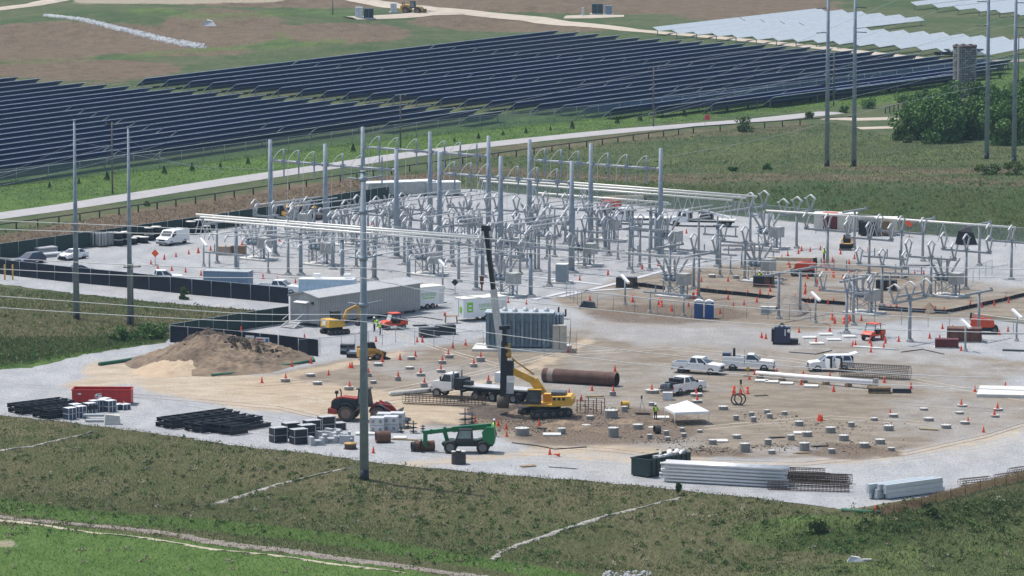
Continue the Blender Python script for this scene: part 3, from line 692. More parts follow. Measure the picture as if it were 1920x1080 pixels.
for x, y in [(1215, 515), (1560, 540), (1340, 512), (1700, 552), (1215, 480), (1660, 520), (1130, 485), (960, 500), (1420, 505), (420, 512), (1250, 590)]:
    put(KL, 'low', 'low double-beam stand', x, y, 0, A_U)
# rigid buses that run up the yard
def bus_tube(px, py, L, z=7.15):
    p = at(px, py, z); o = thing('bus_tube', 'x', 'bus tube', p, A_V, 'rigid bus tubes that run up the yard')
    mb = MB(); mb.tube((0, 0, 0), (L, 0, 0), .085, n=7); mb.build('tube', alu, o)
    mb = MB(); mb.path([(-.75, -.28, -.62), (-.35, -.1, -.05), (.1, 0, .1), (.5, 0, .02)], [.08, .12, .12, .08], 7); mb.build('end_fitting', alu, o)
    auto('bus', o, 'silver rigid bus tube', px, py); return o
for S, L in [([(481, 384), (514, 386), (547, 388)], 14), ([(600, 392), (631, 395), (664, 398)], 14), ([(395, 440), (425, 444), (458, 447)], 11), ([(768, 367), (800, 370), (834, 373)], 12), ([(798, 407), (832, 410), (862, 413)], 13),
             ([(922, 419), (956, 422), (990, 425)], 14), ([(1000, 384), (1032, 387), (1064, 389)], 12), ([(1086, 392), (1121, 394), (1157, 397)], 13), ([(1244, 398), (1280, 400), (1313, 403)], 12), ([(640, 470), (672, 474), (703, 478)], 12), ([(770, 480), (805, 484), (838, 488)], 12), ([(500, 452), (530, 456), (562, 460)], 11), ([(695, 378), (728, 381), (880, 376)], 11)]:
    for x, y in S: bus_tube(x, y, L)
def long_bus(a, b, z, n, label):
    A, B = at(*a, z), at(*b, z); d = B - A; L = d.length; o = thing('bus_pipe', label, 'bus pipe', A, math.atan2(d.y, d.x), 'long white bus pipes')
    mb = MB(); mb.tube((-.3, 0, 0), (L + .3, 0, 0), .14, n=8); mb.build('pipe', mat('white_bus_pipe', (.80, .78, .72), .45, .1, .05), o)
    for i in range(n):
        x = .4 + (L - .8) * i / (n - 1)
        for s in (-1, 1):
            mb = MB(); mb.tube((x, 0, -.12), (x + s * .75, s * .15, -2.7), .06, n=5); mb.build('support_leg', alu, o)
for (a, b), w_ in zip([((371, 402), (908, 444)), ((379, 407), (893, 447)), ((387, 412.5), (858, 451))], ('topmost', 'middle', 'lowest')): long_bus(a, b, 7.3, 7, f'long white bus pipe, {w_} of the three in the left half of the yard')
for (a, b), w_ in zip([((897, 329), (1416, 368)), ((903, 334), (1395, 371)), ((910, 340), (1368, 375))], ('topmost', 'middle', 'lowest')): long_bus(a, b, 8.6, 6, f'long white bus pipe, {w_} of the three below the grass bank')
for i, (a, b) in enumerate([((1440, 395), (1640, 408)), ((1640, 408), (1900, 426)), ((1010, 362), (1250, 380))]): long_bus(a, b, 6.5, 3, ['thin white bus pipe behind the tan containers', 'thin white bus pipe right of the tan containers', 'thin white bus pipe under the right steel frame'][i])
# ------------------------------------------------------------------ vehicles and machines (forward = +x)
def quad(m, o, pts, name='window'): return MB().add(pts, [(0, 1, 2, 3)]).build(name, m, o)
def wheels(o, xs, tr, r, wd, rimm=chrome):
    for x in xs:
        for s in (-1, 1):
            t = MB().wheel(x, s * tr, r, wd).build('wheel', rubber, o); MB().rim(x, s * tr, r, wd).build('rim', rimm, t)
def arches(o, xs, tr, r, m=black):
    for x in xs:
        for s in (-1, 1): MB().tube((x, s * (tr - .12), r * 1.05), (x, s * (tr + .105), r * 1.05), r * 1.16, n=16).build('wheel_well', m, o)
def cabin(o, x0, x1, x2, x3, hw, ht_, z0, z1, paint, split=()):
    """glasshouse: base x0..x3 at z0, roof x1..x2 at z1 (rear to front), with glass set in every side"""
    lo = [(x0, -hw, z0), (x3, -hw, z0), (x3, hw, z0), (x0, hw, z0)]; hi = [(x1, -ht_, z1), (x2, -ht_, z1), (x2, ht_, z1), (x1, ht_, z1)]
    MB().hull4(lo, hi).build('cab', paint, o)
    def P(a, b, c, d, u, v): return Vector(a).lerp(Vector(b), u).lerp(Vector(d).lerp(Vector(c), u), v)
    for (a, b, c, d), nm in (((lo[1], lo[2], hi[2], hi[1]), 'windscreen'), ((lo[3], lo[0], hi[0], hi[3]), 'rear_window')):
        q = [P(a, b, c, d, u, v) for u, v in ((.06, .1), (.94, .1), (.94, .9), (.06, .9))]; n = (q[1] - q[0]).cross(q[3] - q[0]).normalized() * .012
        quad(glass, o, [p + n for p in q], nm)
    for a, b, c, d in ((lo[0], lo[1], hi[1], hi[0]), (lo[2], lo[3], hi[3], hi[2])):
        cuts = [0] + list(split) + [1]; cuts = cuts if a is lo[0] else [1 - t for t in reversed(cuts)]
        for u0, u1 in zip(cuts[:-1], cuts[1:]):
            q = [P(a, b, c, d, u, v) for u, v in ((u0 + .05, .12), (u1 - .04, .12), (u1 - .05, .88), (u0 + .06, .88))]; n = (q[1] - q[0]).cross(q[3] - q[0]).normalized() * .012
            quad(glass, o, [p + n for p in q], 'side_window')
lightm = mat('lamp_glass', (.75, .75, .72), .15, 0, .05); tailm = mat('tail_lamp_red', (.35, .01, .01), .3)
def car_ends(o, xf, xr, hw, z, grille=True):
    for s in (-1, 1):
        MB().box((xf, s * (hw - .28), z + .12), (.06, .42, .2)).build('headlight', lightm, o); MB().box((xr, s * (hw - .12), z + .12), (.06, .18, .3)).build('tail_light', tailm, o)
    if grille: MB().box((xf + .01, 0, z), (.06, hw * 1.05, .34)).build('grille', black, o)
    MB().box((xf + .02, 0, z - .38), (.16, hw * 2 - .1, .24)).build('bumper', black if not grille else chrome, o); MB().box((xr - .05, 0, z - .35), (.16, hw * 2 - .15, .2)).build('bumper', chrome, o)
    mb = MB()
def pickup(name, label, px, py, deg, key, bed='open', cat='pickup truck', crew=True, group=None):
    o = thing(name, label, cat, at(px, py), R(deg), group); xb = -.95 if crew else -.35
    MB().prism([(-2.95, .52), (2.8, .46), (2.93, .7), (2.93, 1.0), (2.78, 1.17), (1.35, 1.26), (xb, 1.28), (xb, .86), (-2.95, .86)], -.98, .98).build('body', white, o)
    cabin(o, xb, xb + .25, .55, 1.42, .94, .78, 1.25, 1.93, white, (.5,) if crew else ())
    L = xb + 2.95
    if bed == 'service':
        for s in (-1, 1): MB().box((xb - .08 - L / 2, s * .78, 1.12), (L - .1, .44, 1.0)).build('tool_cabinet', white, o)
        MB().box((xb - L / 2, 0, .95), (L - .1, 1.2, .2)).build('bed_floor', black, o); MB().box((-2.55, .1, 1.72), (.95, 1.2, .55)).build('welder', dblue, o)
        mb = MB(); mb.tube((-1.75, .3, 1.2), (-1.75, .3, 2.5), .16, n=8); mb.box((-1.35, 0, 1.4), (.7, .9, .5)); mb.build('tank', black, o); MB().tube((xb - .1, -.5, 1.5), (xb - .1, -.5, 2.5), .02, n=4).build('antenna', black, o)
    else:
        mb = MB()
        for s in (-1, 1): mb.box((xb - L / 2 - .02, s * .93, 1.1), (L - .06, .1, .42))
        mb.box((xb - .04, 0, 1.1), (.06, 1.8, .42)); mb.build('bed', white, o); MB().box((xb - L / 2, 0, .89), (L - .1, 1.74, .04)).build('bed_floor', black, o)
        if bed == 'open': MB().box((-2.95, 0, 1.1), (.07, 1.8, .42)).build('tailgate', white, o)
        else:
            MB().box((-3.2, 0, .84), (.5, 1.75, .07)).build('tailgate', black, o)
            for x, z in ((xb - .35, 1.55), (xb - 1.1, 1.2)): MB().box((x, 0, z), (.6, 1.6, .5)).build('tool_chest', blackst, o)
            for y in (-.5, .1, .6): MB().box((-2.4, y, 1.12), (.45, .4, .4)).build('gear', galv_d if y > 0 else black, o)
    car_ends(o, 2.92, -2.95, .98, .85); arches(o, (-1.78, 1.85), .86, .42); wheels(o, (-1.78, 1.85), .86, .42, .28)
    for s in (-1, 1): MB().box((1.15, s * 1.1, 1.35), (.12, .22, .26)).build('mirror', black, o)
    mb = MB()
    for s in (-1, 1):
        for x in ((.25, -.75) if crew else (.4,)): mb.box((x, s * .985, 1.1), (.16, .02, .04))
    mb.build('door_handle', black, o); lm(key, px, py); return o
def sedan(name, label, px, py, deg, paint, hatch=False, cat='car', key=None):
    o = thing(name, label, cat, at(px, py), R(deg))
    MB().prism([(-2.25, .38), (2.2, .3), (2.3, .5), (2.22, .72), (1.95, .84), (1.0, .95), (-1.6, .98), (-2.25, .95), (-2.32, .7)], -.89, .89).build('body', paint, o)
    cabin(o, -2.2 if hatch else -1.95, -1.6 if hatch else -1.05, .15, 1.15, .84, .62, .94, 1.46 if not hatch else 1.55, paint, (.5,))
    car_ends(o, 2.22, -2.28, .89, .62, False); MB().box((2.27, 0, .48), (.08, 1.3, .26)).build('grille', black, o); arches(o, (-1.38, 1.38), .78, .33); wheels(o, (-1.38, 1.38), .78, .33, .22)
    for s in (-1, 1): MB().box((.85, s * .98, 1.02), (.14, .18, .14)).build('mirror', paint, o)
    lm(key or label, px, py); return o
pickup('pickup_truck', 'white pickup parked broadside with its empty bed toward the left', 1310, 700, -24, 'pickup with the empty bed')
pickup('service_truck', 'white service truck with side tool cabinets and a blue welder', 1404, 694, -9, 'white service truck', 'service', 'service truck', False)
pickup('pickup_truck', 'white pickup seen from behind with its tailgate down and bed full', 1281, 737, 50, 'pickup with the open tailgate', 'gear')
pickup('pickup_truck', 'white pickup whose roof shows behind the black fence beside the small trailer', 524, 552, -14, 'pickup behind the black fence')
pickup('pickup_truck', 'white pickup mostly hidden behind the black fence with white signs', 303, 533, 10, 'hidden pickup behind the fence signs')
sedan('sedan', 'white sedan parked behind the left tapered pole', 137, 486, 234, white, key='white sedan'); sedan('hatchback', 'dark blue hatchback by the left edge of the photo', 57, 494, 232, dblue, True, key='dark blue hatchback'); sedan('parked_car', 'dark car roof hidden behind the black fence under the wire', 152, 517, 20, blackst, key='dark hidden car')
# sport utility with open doors
o = thing('sport_utility', 'white sport utility vehicle with open doors and raised tailgate', 'SUV', at(1556, 695), R(187))
MB().prism([(-2.5, .45), (2.45, .42), (2.58, .7), (2.52, 1.02), (2.2, 1.14), (1.3, 1.2), (-2.5, 1.2), (-2.58, .8)], -.98, .98).build('body', white, o); cabin(o, -2.5, -2.25, .45, 1.4, .95, .76, 1.19, 1.88, white, (.34, .66))
car_ends(o, 2.55, -2.55, .98, .82); arches(o, (-1.5, 1.6), .86, .4); wheels(o, (-1.5, 1.6), .86, .4, .27)
MB().bar((-2.3, 0, 1.88), (-3.15, 0, 2.12), 1.5, .07).build('tailgate', white, o); MB().box((-2.58, 0, 1.2), (.06, 1.5, 1.0)).build('cargo_opening', black, o)
for x, a in ((.75, -.9), (-.45, -.9)):
    d = MB().box((.45, 0, 1.05), (.95, .07, 1.1)).build('door', white, o, (x, .98, 0), R(115)); MB().box((.45, .045, 1.42), (.7, .02, .34)).build('side_window', glass, d)
    MB().box((x - .4, .975, 1.05), (.85, .02, 1.15)).build('door_opening', black, o)
lm('white sport utility vehicle with open doors', 1556, 690)
# panel van
o = thing('panel_van', 'white windowless panel van beside the dark crates', 'van', at(324, 458), R(240))
MB().prism([(-2.85, .42), (2.75, .4), (2.85, .65), (2.8, 1.0), (2.6, 1.15), (1.85, 1.3), (1.15, 2.05), (.9, 2.13), (-2.7, 2.13), (-2.85, 1.9)], -1.0, 1.0).build('body', white, o)
q = [(1.83, -.82, 1.36), (1.83, .82, 1.36), (1.22, .76, 2.02), (1.22, -.76, 2.02)]; quad(glass, o, [(x + .02, y, z + .015) for x, y, z in q], 'windscreen')
for s in (-1, 1): quad(glass, o, [(.55, s * 1.012, 1.36), (1.6, s * 1.012, 1.36), (1.1, s * 1.012, 1.9), (.6, s * 1.012, 1.9)][::s], 'side_window'); MB().box((1.5, s * 1.13, 1.4), (.14, .24, .32)).build('mirror', black, o)
car_ends(o, 2.8, -2.83, 1.0, .8); arches(o, (-1.7, 1.75), .88, .37); wheels(o, (-1.7, 1.75), .88, .37, .25); lm('white panel van', 324, 446)
# crane truck
P = at(838, 744); o = thing('crane_truck', 'white truck crane with its black and grey boom raised high', 'crane truck', P, R(152))
MB().prism([(-.9, .9), (.1, .7), (1.5, .75), (1.75, 1.1), (1.7, 1.5), (1.45, 1.75), (.25, 1.95), (.25, 1.6), (-.9, 1.6)], -.85, .85).build('hood', white, o); cabin(o, -1.15, -1.05, -.15, .3, 1.05, .95, 1.75, 2.75, white); MB().box((-.43, 0, 1.4), (1.45, 2.15, .8)).build('cab_base', white, o)
MB().box((1.73, 0, 1.2), (.06, 1.1, .75)).build('grille', black, o); MB().box((1.85, 0, .7), (.2, 2.2, .35)).build('bumper', chrome, o)
for s in (-1, 1): MB().box((1.6, s * .95, 1.15), (.25, .35, .3)).build('headlight', lightm, o); MB().box((.1, s * 1.3, 2.2), (.12, .2, .5)).build('mirror', black, o); MB().tube((-1.35, s * .95, 1.2), (-1.35, s * .95, 3.05), .1, n=8).build('exhaust_stack', chrome, o)
MB().box((-5.9, 0, 1.05), (9.4, .9, .3)).build('chassis', blackst, o); MB().box((-6.7, 0, 1.52), (8.0, 2.35, .14)).build('deck', mat('worn_deck_plate', (.42, .42, .42), .6), o)
mb = MB(); mb.box((-1.95, 0, 1.75), (1.0, 2.0, 1.1)); mb.box((-3.0, .5, 1.8), (.9, .9, .5)); mb.build('engine_box', blackst, o)
for x in (-3.0, -9.9):
    mb = MB(); mb.box((x, 0, 1.1), (.35, 4.2, .25)); mb.box((x, 2.1, .6), (.2, .2, 1.1)); mb.box((x, -2.1, .6), (.2, .2, 1.1)); mb.box((x, 2.1, .06), (.55, .55, .08)); mb.box((x, -2.1, .06), (.55, .55, .08)); mb.build('outrigger', blackst, o)
wheels(o, (.75,), .95, .53, .3); wheels(o, (-4.2, -6.3, -7.6, -8.9), .95, .53, .5)
inv = Matrix.Rotation(-R(152), 4, 'Z')
TB = at(946, 742); TB.z = 1.7; l0 = inv @ (TB - P); 
tipw = Vector((at(911, 428, 20).x, 0, 0)); d_ = ray(911, 428); t_ = (TB.y + .6) / d_.y; tip = Vector((d_.x * t_, TB.y + .6, H + d_.z * t_)); l1 = inv @ (tip - P)
MB().box((l0.x, l0.y, 2.1), (1.7, 1.5, 1.1)).build('turret', white, o); mid_ = l0.lerp(l1, .6); MB().bar(l0 + Vector((0, 0, .3)), mid_, .72, .62).build('boom_base', mat('boom_grey', (.5, .5, .49), .5), o)
MB().bar(l0.lerp(l1, .52), l1, .5, .46).build('boom_tip', blackst, o); mb = MB(); mb.box(l1, (.9, .5, .6)); mb.build('boom_head', black, o)
hk = l1 + Vector((.35, .3, 0)); e_ = MB().path([hk, hk + Vector((0, 0, -5.4))], .03, 4).build('hoist_cable', black, o); mb = MB(); mb.box(hk + Vector((0, 0, -5.8)), (.35, .3, .9)); mb.tube(hk + Vector((0, 0, -6.2)), hk + Vector((0, 0, -7.0)), .12, .08, 6); mb.build('hook_block', mat('hook_brown', (.12, .05, .03), .6), o)
lm('white truck crane', 880, 735)
def tracks(o, L, gauge, h, wd, m=blackst):
    for s in (-1, 1):
        mb = MB(); n = 10; pr = [(L / 2 - h / 2 + h / 2 * math.cos(t), h / 2 + h / 2 * math.sin(t)) for t in [math.pi / 2 - math.pi * k / n for k in range(n + 1)]]
        pr += [(-x, 2 * (h / 2) - z) for x, z in pr]; mb.prism(pr, s * gauge / 2 - wd / 2, s * gauge / 2 + wd / 2)
        for k in range(int(L / .22)): mb.box((-L / 2 + .25 + k * .22, s * gauge / 2, h + .01), (.08, wd + .02, .05)); mb.box((-L / 2 + .3 + k * .22, s * gauge / 2, .02), (.08, wd + .02, .05))
        t = mb.build('track', m, o); mb = MB()
        for k in range(5): x = -L / 2 + h / 2 + k * (L - h) / 4; mb.tube((x, s * (gauge / 2 - wd * .52), h / 2), (x, s * (gauge / 2 + wd * .52), h / 2), h * .28, n=10)
        mb.build('roller', mat('dusty_track_metal', (.12, .10, .085), .8), t)
# drilling excavator
P = at(1022, 781); A_ = R(172); o = thing('drilling_excavator', 'yellow tracked excavator carrying a tall black drill mast', 'excavator', P, A_); inv = Matrix.Rotation(-A_, 4, 'Z')
tracks(o, 4.9, 2.75, .95, .7); MB().box((-.1, 0, 1.12), (2.6, 2.0, .35)).build('undercarriage', blackst, o)
for c_ in kids(o): c_.rotation_euler[2] = R(38)
mb = MB(); mb.prism([(-3.1, 1.45), (-.9, 1.3), (-.9, 2.35), (-2.9, 2.45), (-3.15, 2.1)], -1.45, 1.45); mb.prism([(-.9, 1.3), (2.0, 1.3), (2.0, 1.5), (-.9, 1.5)], -1.45, 1.45); mb.build('house', yellow, o)
MB().box((-1.5, -.2, 2.62), (1.5, 1.8, .3)).build('engine_cover', mat('grey_engine_lid', (.07, .08, .10), .5), o); MB().box((-.3, -.9, 1.95), (1.2, .9, .9)).build('side_box', yellow, o)
mb = MB()
for k in range(3): mb.box((-2.2 + k * .5, 1.455, 2.15), (.32, .02, .3))
mb.build('louvre', black, o)
cabin(o, .35, .35, 1.75, 1.95, .5, .46, 1.5, 3.0, blackst) if False else None
cb = MB().hull4([(.35, .45, 1.5), (2.0, .45, 1.5), (2.0, 1.42, 1.5), (.35, 1.42, 1.5)], [(.35, .5, 3.05), (1.7, .5, 3.05), (1.7, 1.38, 3.05), (.35, 1.38, 3.05)]).build('cab', mat('cab_dark_frame', (.03, .032, .035), .4), o)
quad(glass, o, [(.5, 1.425, 1.8), (1.75, 1.425, 1.8), (1.6, 1.395, 2.9), (.5, 1.395, 2.9)][::-1], 'side_window'); MB().box((1.0, .94, 3.09), (1.5, 1.0, .06)).build('cab_roof', yellow, o)
bt = at(962, 743); E = lambda px, py, dy=0: inv @ (Vector((ray(px, py).x * (P.y + dy) / ray(px, py).y, P.y + dy, H + ray(px, py).z * (P.y + dy) / ray(px, py).y)) - P)
b0, b1, b2 = E(1018, 738), E(1000, 712), E(958, 694)
mb = MB(); mb.bar(b0, b1, .75, .95); mb.bar(b1 + (b0 - b1) * .1, b2, .55, .7); mb.build('boom', yellow, o); MB().tube(E(1001, 702), E(960, 672), .1, n=8).build('hydraulic_ram', oldyel, o)
m0, m1 = E(943, 757), E(946, 612); mb = MB(); mb.bar(m0 + Vector((0, 0, .8)), E(946, 640), .75, .7); mb.bar(E(946, 645), E(946, 614), .45, .45); mb.bar(E(936, 615), E(957, 613), .5, .4); mb.box(E(957, 690), (.7, .7, 1.6)); mb.build('drill_mast', blackst, o)
mb = MB(); mb.tube(E(942, 700), E(942, 745), .16, n=8); mb.build('kelly_bar', black, o); mb = MB(); mb.tube(E(943, 742), E(943, 764), .66, n=14); mb.build('auger_bucket', mat('muddy_steel', (.10, .085, .07), .9), o)
for px, py in ((952, 651), (954, 664)): MB().tube(E(px - 5, py), E(px + 5, py), .42, n=12).build('winch_drum', oldyel, o)
MB().box(E(954, 727), (1.0, .8, 1.2)).build('power_head', mat('pale_head', (.4, .42, .44), .4), o); lm('yellow drilling excavator', 1028, 755)
# red wheel loader
def wheel_loader(name, label, loc, rz, paint, rear, s=1.0, bucket=True, rimm=None):
    o = thing(name, label, 'wheel loader', loc, rz)
    MB().prism([(-3.4, 1.05), (-1.0, .95), (-.7, 1.3), (-.7, 2.15), (-2.3, 2.25), (-3.3, 2.0)], -.85, .85).build('engine_hood', rear, o); MB().prism([(-3.3, 2.02), (-2.3, 2.27), (-.7, 2.17), (-.7, 2.3), (-2.3, 2.42), (-3.0, 2.25)], -.7, .7).build('hood_top', paint, o)
    MB().prism([(-3.65, .75), (-2.7, .7), (-2.6, 1.15), (-3.6, 1.3)], -1.1, 1.1).build('counterweight', paint, o)
    MB().hull4([(-.75, -.7, 1.5), (.6, -.7, 1.5), (.6, .7, 1.5), (-.75, .7, 1.5)], [(-.6, -.62, 3.2), (.35, -.62, 3.2), (.35, .62, 3.2), (-.6, .62, 3.2)]).build('cab', mat('cab_dark_frame', (.03, .032, .035), .4), o)
    for s_ in (-1, 1): quad(mat('cab_window', (.20, .25, .25), .1), o, [(-.55, s_ * .705, 1.8), (.45, s_ * .705, 1.8), (.3, s_ * .645, 3.05), (-.5, s_ * .645, 3.05)][::s_], 'side_window')
    MB().box((-.15, 0, 3.25), (1.3, 1.5, .1)).build('cab_roof', blackst, o); MB().prism([(.5, .9), (1.6, .8), (1.9, 1.4), (1.4, 2.0), (.7, 1.7)], -.55, .55).build('front_frame', paint, o)
    for s_ in (-1, 1): mb = MB(); mb.bar((1.2, s_ * .62, 1.9), (2.6, s_ * .62, 1.1), .2, .4); mb.bar((2.6, s_ * .62, 1.1), (3.3, s_ * .62, .5), .2, .35); mb.build('lift_arm', paint, o)
    mb = MB(); mb.bar((1.3, 0, 1.7), (2.7, 0, 1.5), .2, .3); mb.bar((2.7, 0, 1.5), (3.2, 0, .9), .2, .3); mb.build('bucket_link', paint, o)
    if bucket: MB().prism([(3.0, .1), (4.3, .08), (4.2, .25), (3.5, .35), (3.3, .7), (3.6, 1.25), (3.45, 1.3), (3.05, .75)], -1.4, 1.4).build('bucket', blackst, o)
    else:
        mb = MB(); mb.box((3.2, 0, .9), (.12, 2.2, .9)); mb.box((3.9, .5, .35), (1.3, .12, .08)); mb.box((3.9, -.5, .35), (1.3, .12, .08)); mb.build('forks', blackst, o)
    for x in (-1.75, 1.6):
        for s_ in (-1, 1):
            t = MB().wheel(x, s_ * 1.02, .82, .6, 20).build('wheel', mat('dusty_tyre', (.075, .065, .055), .95, 0, .3), o); MB().rim(x, s_ * 1.02, .82, .6).build('rim', rimm or mat('dusty_rim', (.22, .14, .11), .8), t)
            pr = [(x + math.cos(t_) * .95, .82 + math.sin(t_) * .95) for t_ in [R(a) for a in range(20, 161, 20)]]; pr += [(x + math.cos(t_) * 1.02, .82 + math.sin(t_) * 1.02) for t_ in [R(a) for a in range(160, 19, -20)]]
            MB().prism(pr, s_ * .75, s_ * 1.3).build('mudguard', blackst, o)
    mb = MB(); mb.path([(-2.6, .2, 2.3), (-2.6, .2, 2.8), (-2.75, .2, 3.1)], .07, 6); mb.tube((-2.95, -.2, 2.2), (-2.95, -.2, 2.65), .07, n=6); mb.lathe([(.18, 0), (.2, .12), (.16, .3)], 8, (-2.95, -.2, 2.65)); mb.build('exhaust', black, o); return o
wheel_loader('wheel_loader', 'red wheel loader with a black bucket behind the tall tapered pole', at(686, 789), R(-14), mat('dusty_loader_red', (.30, .035, .024), .6, 0, .3), blackst).scale = (1.08,) * 3; lm('red wheel loader', 690, 765)
wheel_loader('wheel_loader', 'yellow wheel loader with forks on the lane at the far top', g(775, 26), R(-22), yellow, oldyel, 1, False); lm('yellow wheel loader on the far lane', 775, 14)
wheel_loader('wheel_loader', 'dusty brown wheel loader among the switchgear at the back fence', at(575, 412), R(20), oldyel, rust); lm('dusty brown wheel loader', 575, 400)
# telehandler
P = at(872, 848); A_ = R(176); o = thing('telehandler', 'green telehandler with its boom hooked down at the left', 'telehandler', P, A_); inv = Matrix.Rotation(-A_, 4, 'Z')
MB().prism([(-2.9, .75), (2.2, .7), (2.4, 1.0), (1.6, 1.3), (-1.2, 1.35), (-2.0, 1.6), (-3.0, 1.6)], -.75, .75).build('chassis', mat('dark_green_black', (.01, .03, .02), .5), o); MB().prism([(-3.05, .95), (-2.0, .95), (-1.8, 2.2), (-2.3, 2.75), (-3.0, 2.75), (-3.15, 1.6)], -.95, .95).build('rear_body', green, o)
MB().hull4([(-.9, .25, 1.2), (1.0, .25, 1.2), (1.0, 1.15, 1.2), (-.9, 1.15, 1.2)], [(-.8, .3, 2.55), (.55, .3, 2.55), (.55, 1.1, 2.55), (-.8, 1.1, 2.55)]).build('cab', mat('cab_dark_frame', (.03, .032, .035), .4), o)
quad(mat('cab_window', (.20, .25, .25), .1), o, [(-.7, 1.155, 1.6), (.7, 1.155, 1.6), (.45, 1.11, 2.4), (-.7, 1.11, 2.4)][::-1], 'side_window')
mb = MB(); mb.bar((-2.7, -.1, 2.75), (1.3, -.1, 2.35), .5, .55); mb.build('boom_base', green, o); mb = MB(); mb.bar((1.2, -.1, 2.36), (4.2, -.1, 1.98), .36, .4); mb.box((2.1, -.1, 2.3), (.25, .5, .6)); mb.box((3.5, -.1, 2.1), (.2, .45, .5)); mb.build('boom_extension', green, o)
mb = MB(); mb.bar((4.1, -.1, 2.2), (4.1, -.1, .5), .42, .5); mb.bar((2.1, -.1, 2.1), (1.7, -.1, .7), .3, .4); mb.bar((1.9, -.1, .75), (.9, -.1, .55), .5, .6); mb.build('boom_head', green, o)
mb = MB(); mb.box((4.55, 0, .75), (.12, 1.6, .9)); mb.box((5.0, .45, .12), (1.1, .14, .08)); mb.box((5.0, -.45, .12), (1.1, .14, .08)); mb.build('forks', blackst, o)
wheels(o, (-1.9, 1.45), 1.0, .66, .45, mat('grey_rim', (.15, .15, .15), .7)); lm('green telehandler', 860, 822)
# mini excavator
P = at(628, 626); A_ = R(32); o = thing('mini_excavator', 'yellow compact excavator with folded boom beside the grey metal building', 'excavator', P, A_); inv = Matrix.Rotation(-A_, 4, 'Z')
tracks(o, 3.0, 1.9, .62, .45); MB().box((0, 0, .8), (1.5, 1.2, .4)).build('undercarriage', blackst, o); MB().prism([(-1.45, .95), (.9, .95), (.9, 1.25), (-.1, 1.9), (-1.35, 1.9)], -1.05, 1.05).build('house', yellow, o)
MB().box((-1.46, .1, 1.45), (.03, .8, .6)).build('rear_panel', white, o); MB().hull4([(-.2, .1, 1.2), (1.0, .1, 1.2), (1.0, .95, 1.2), (-.2, .95, 1.2)], [(-.2, .12, 2.7), (.8, .12, 2.7), (.8, .9, 2.7), (-.2, .9, 2.7)]).build('cab', glass, o); MB().box((.3, .5, 2.74), (1.2, .95, .07)).build('cab_roof', black, o)
mb = MB(); mb.bar((.9, -.2, 1.2), (1.7, -.2, 2.9), .3, .4); mb.bar((1.7, -.2, 2.8), (3.1, -.2, 3.3), .28, .36); mb.build('boom', oldyel, o); mb = MB(); mb.bar((3.0, -.2, 3.4), (3.5, -.2, 1.6), .25, .32); mb.build('stick', oldyel, o); MB().prism([(3.2, 1.6), (3.7, 1.5), (3.5, .9), (3.0, .8), (2.9, 1.2)], -.6, .2).build('bucket', blackst, o); lm('yellow compact excavator', 630, 612)
def utv(label, px, py, deg, key):
    o = thing('utility_cart', label, 'utility cart', at(px, py), R(deg)); MB().prism([(-1.6, .55), (1.5, .5), (1.6, .8), (1.35, 1.05), (.6, 1.15), (.55, .75), (-.6, .75), (-.6, 1.1), (-1.65, 1.1)], -.75, .75).build('body', rorange, o)
    MB().box((-1.1, 0, 1.15), (1.0, 1.4, .1)).build('cargo_box', black, o); MB().box((-.2, 0, .95), (.55, 1.3, .5)).build('seat', black, o); mb = MB()
    for x0, x1 in ((.75, .4), (-.65, -.6)):
        for s in (-1, 1): mb.tube((x0, s * .7, 1.05), (x1, s * .66, 1.95), .05, n=6)
    for s in (-1, 1): mb.tube((.4, s * .66, 1.95), (-.6, s * .66, 1.95), .05, n=6)
    mb.build('roll_cage', black, o); MB().box((-.1, 0, 2.0), (1.25, 1.5, .09)).build('roof', rorange, o); quad(mat('pale_windscreen', (.45, .52, .52), .1), o, [(.74, -.62, 1.12), (.74, .62, 1.12), (.43, .6, 1.9), (.43, -.6, 1.9)], 'windscreen')
    for s in (-1, 1): MB().box((1.5, s * .5, .9), (.1, .25, .14)).build('headlight', lightm, o)
    MB().box((1.58, 0, .62), (.1, 1.0, .3)).build('bumper', black, o); wheels(o, (-1.05, 1.05), .68, .33, .26); lm(key, px, py); return o
utv('orange utility cart parked right of the yellow compact excavator', 738, 617, 205, 'orange cart by the grey building'); utv('orange utility cart alone on the right side of the yard', 1637, 637, 232, 'orange cart on the right')
def skid(label, px, py, deg, paint, key):
    o = thing('skid_steer', label, 'skid steer', at(px, py), R(deg)); MB().prism([(-1.5, .35), (1.0, .3), (1.1, .8), (.3, 1.1), (-.5, 1.3), (-1.5, 1.35)], -.55, .55).build('body', paint, o); MB().hull4([(-.6, -.5, 1.1), (.7, -.5, 1.1), (.7, .5, 1.1), (-.6, .5, 1.1)], [(-.6, -.48, 2.05), (.4, -.48, 2.05), (.4, .48, 2.05), (-.6, .48, 2.05)]).build('cab', black, o)
    for s in (-1, 1): mb = MB(); mb.bar((-1.4, s * .72, 1.45), (.9, s * .72, 1.15), .16, .28); mb.bar((.9, s * .72, 1.15), (1.5, s * .72, .45), .16, .26); mb.build('lift_arm', paint, o)
    MB().prism([(1.4, .08), (2.3, .06), (2.2, .2), (1.6, .35), (1.75, .9), (1.5, .9)], -.9, .9).build('bucket', blackst, o); tracks(o, 2.1, 1.55, .6, .34) if False else wheels(o, (-.75, .6), .68, .38, .28, mat('grey_rim', (.15, .15, .15), .7)); lm(key, px, py); return o
skid('yellow skid steer with lowered bucket behind the tall tapered pole', 694, 674, 20, oldyel, 'yellow skid steer'); skid('dusty skid steer between the storage containers and the yellow-vested worker', 1588, 467, -100, oldyel, 'dusty skid steer by the containers')
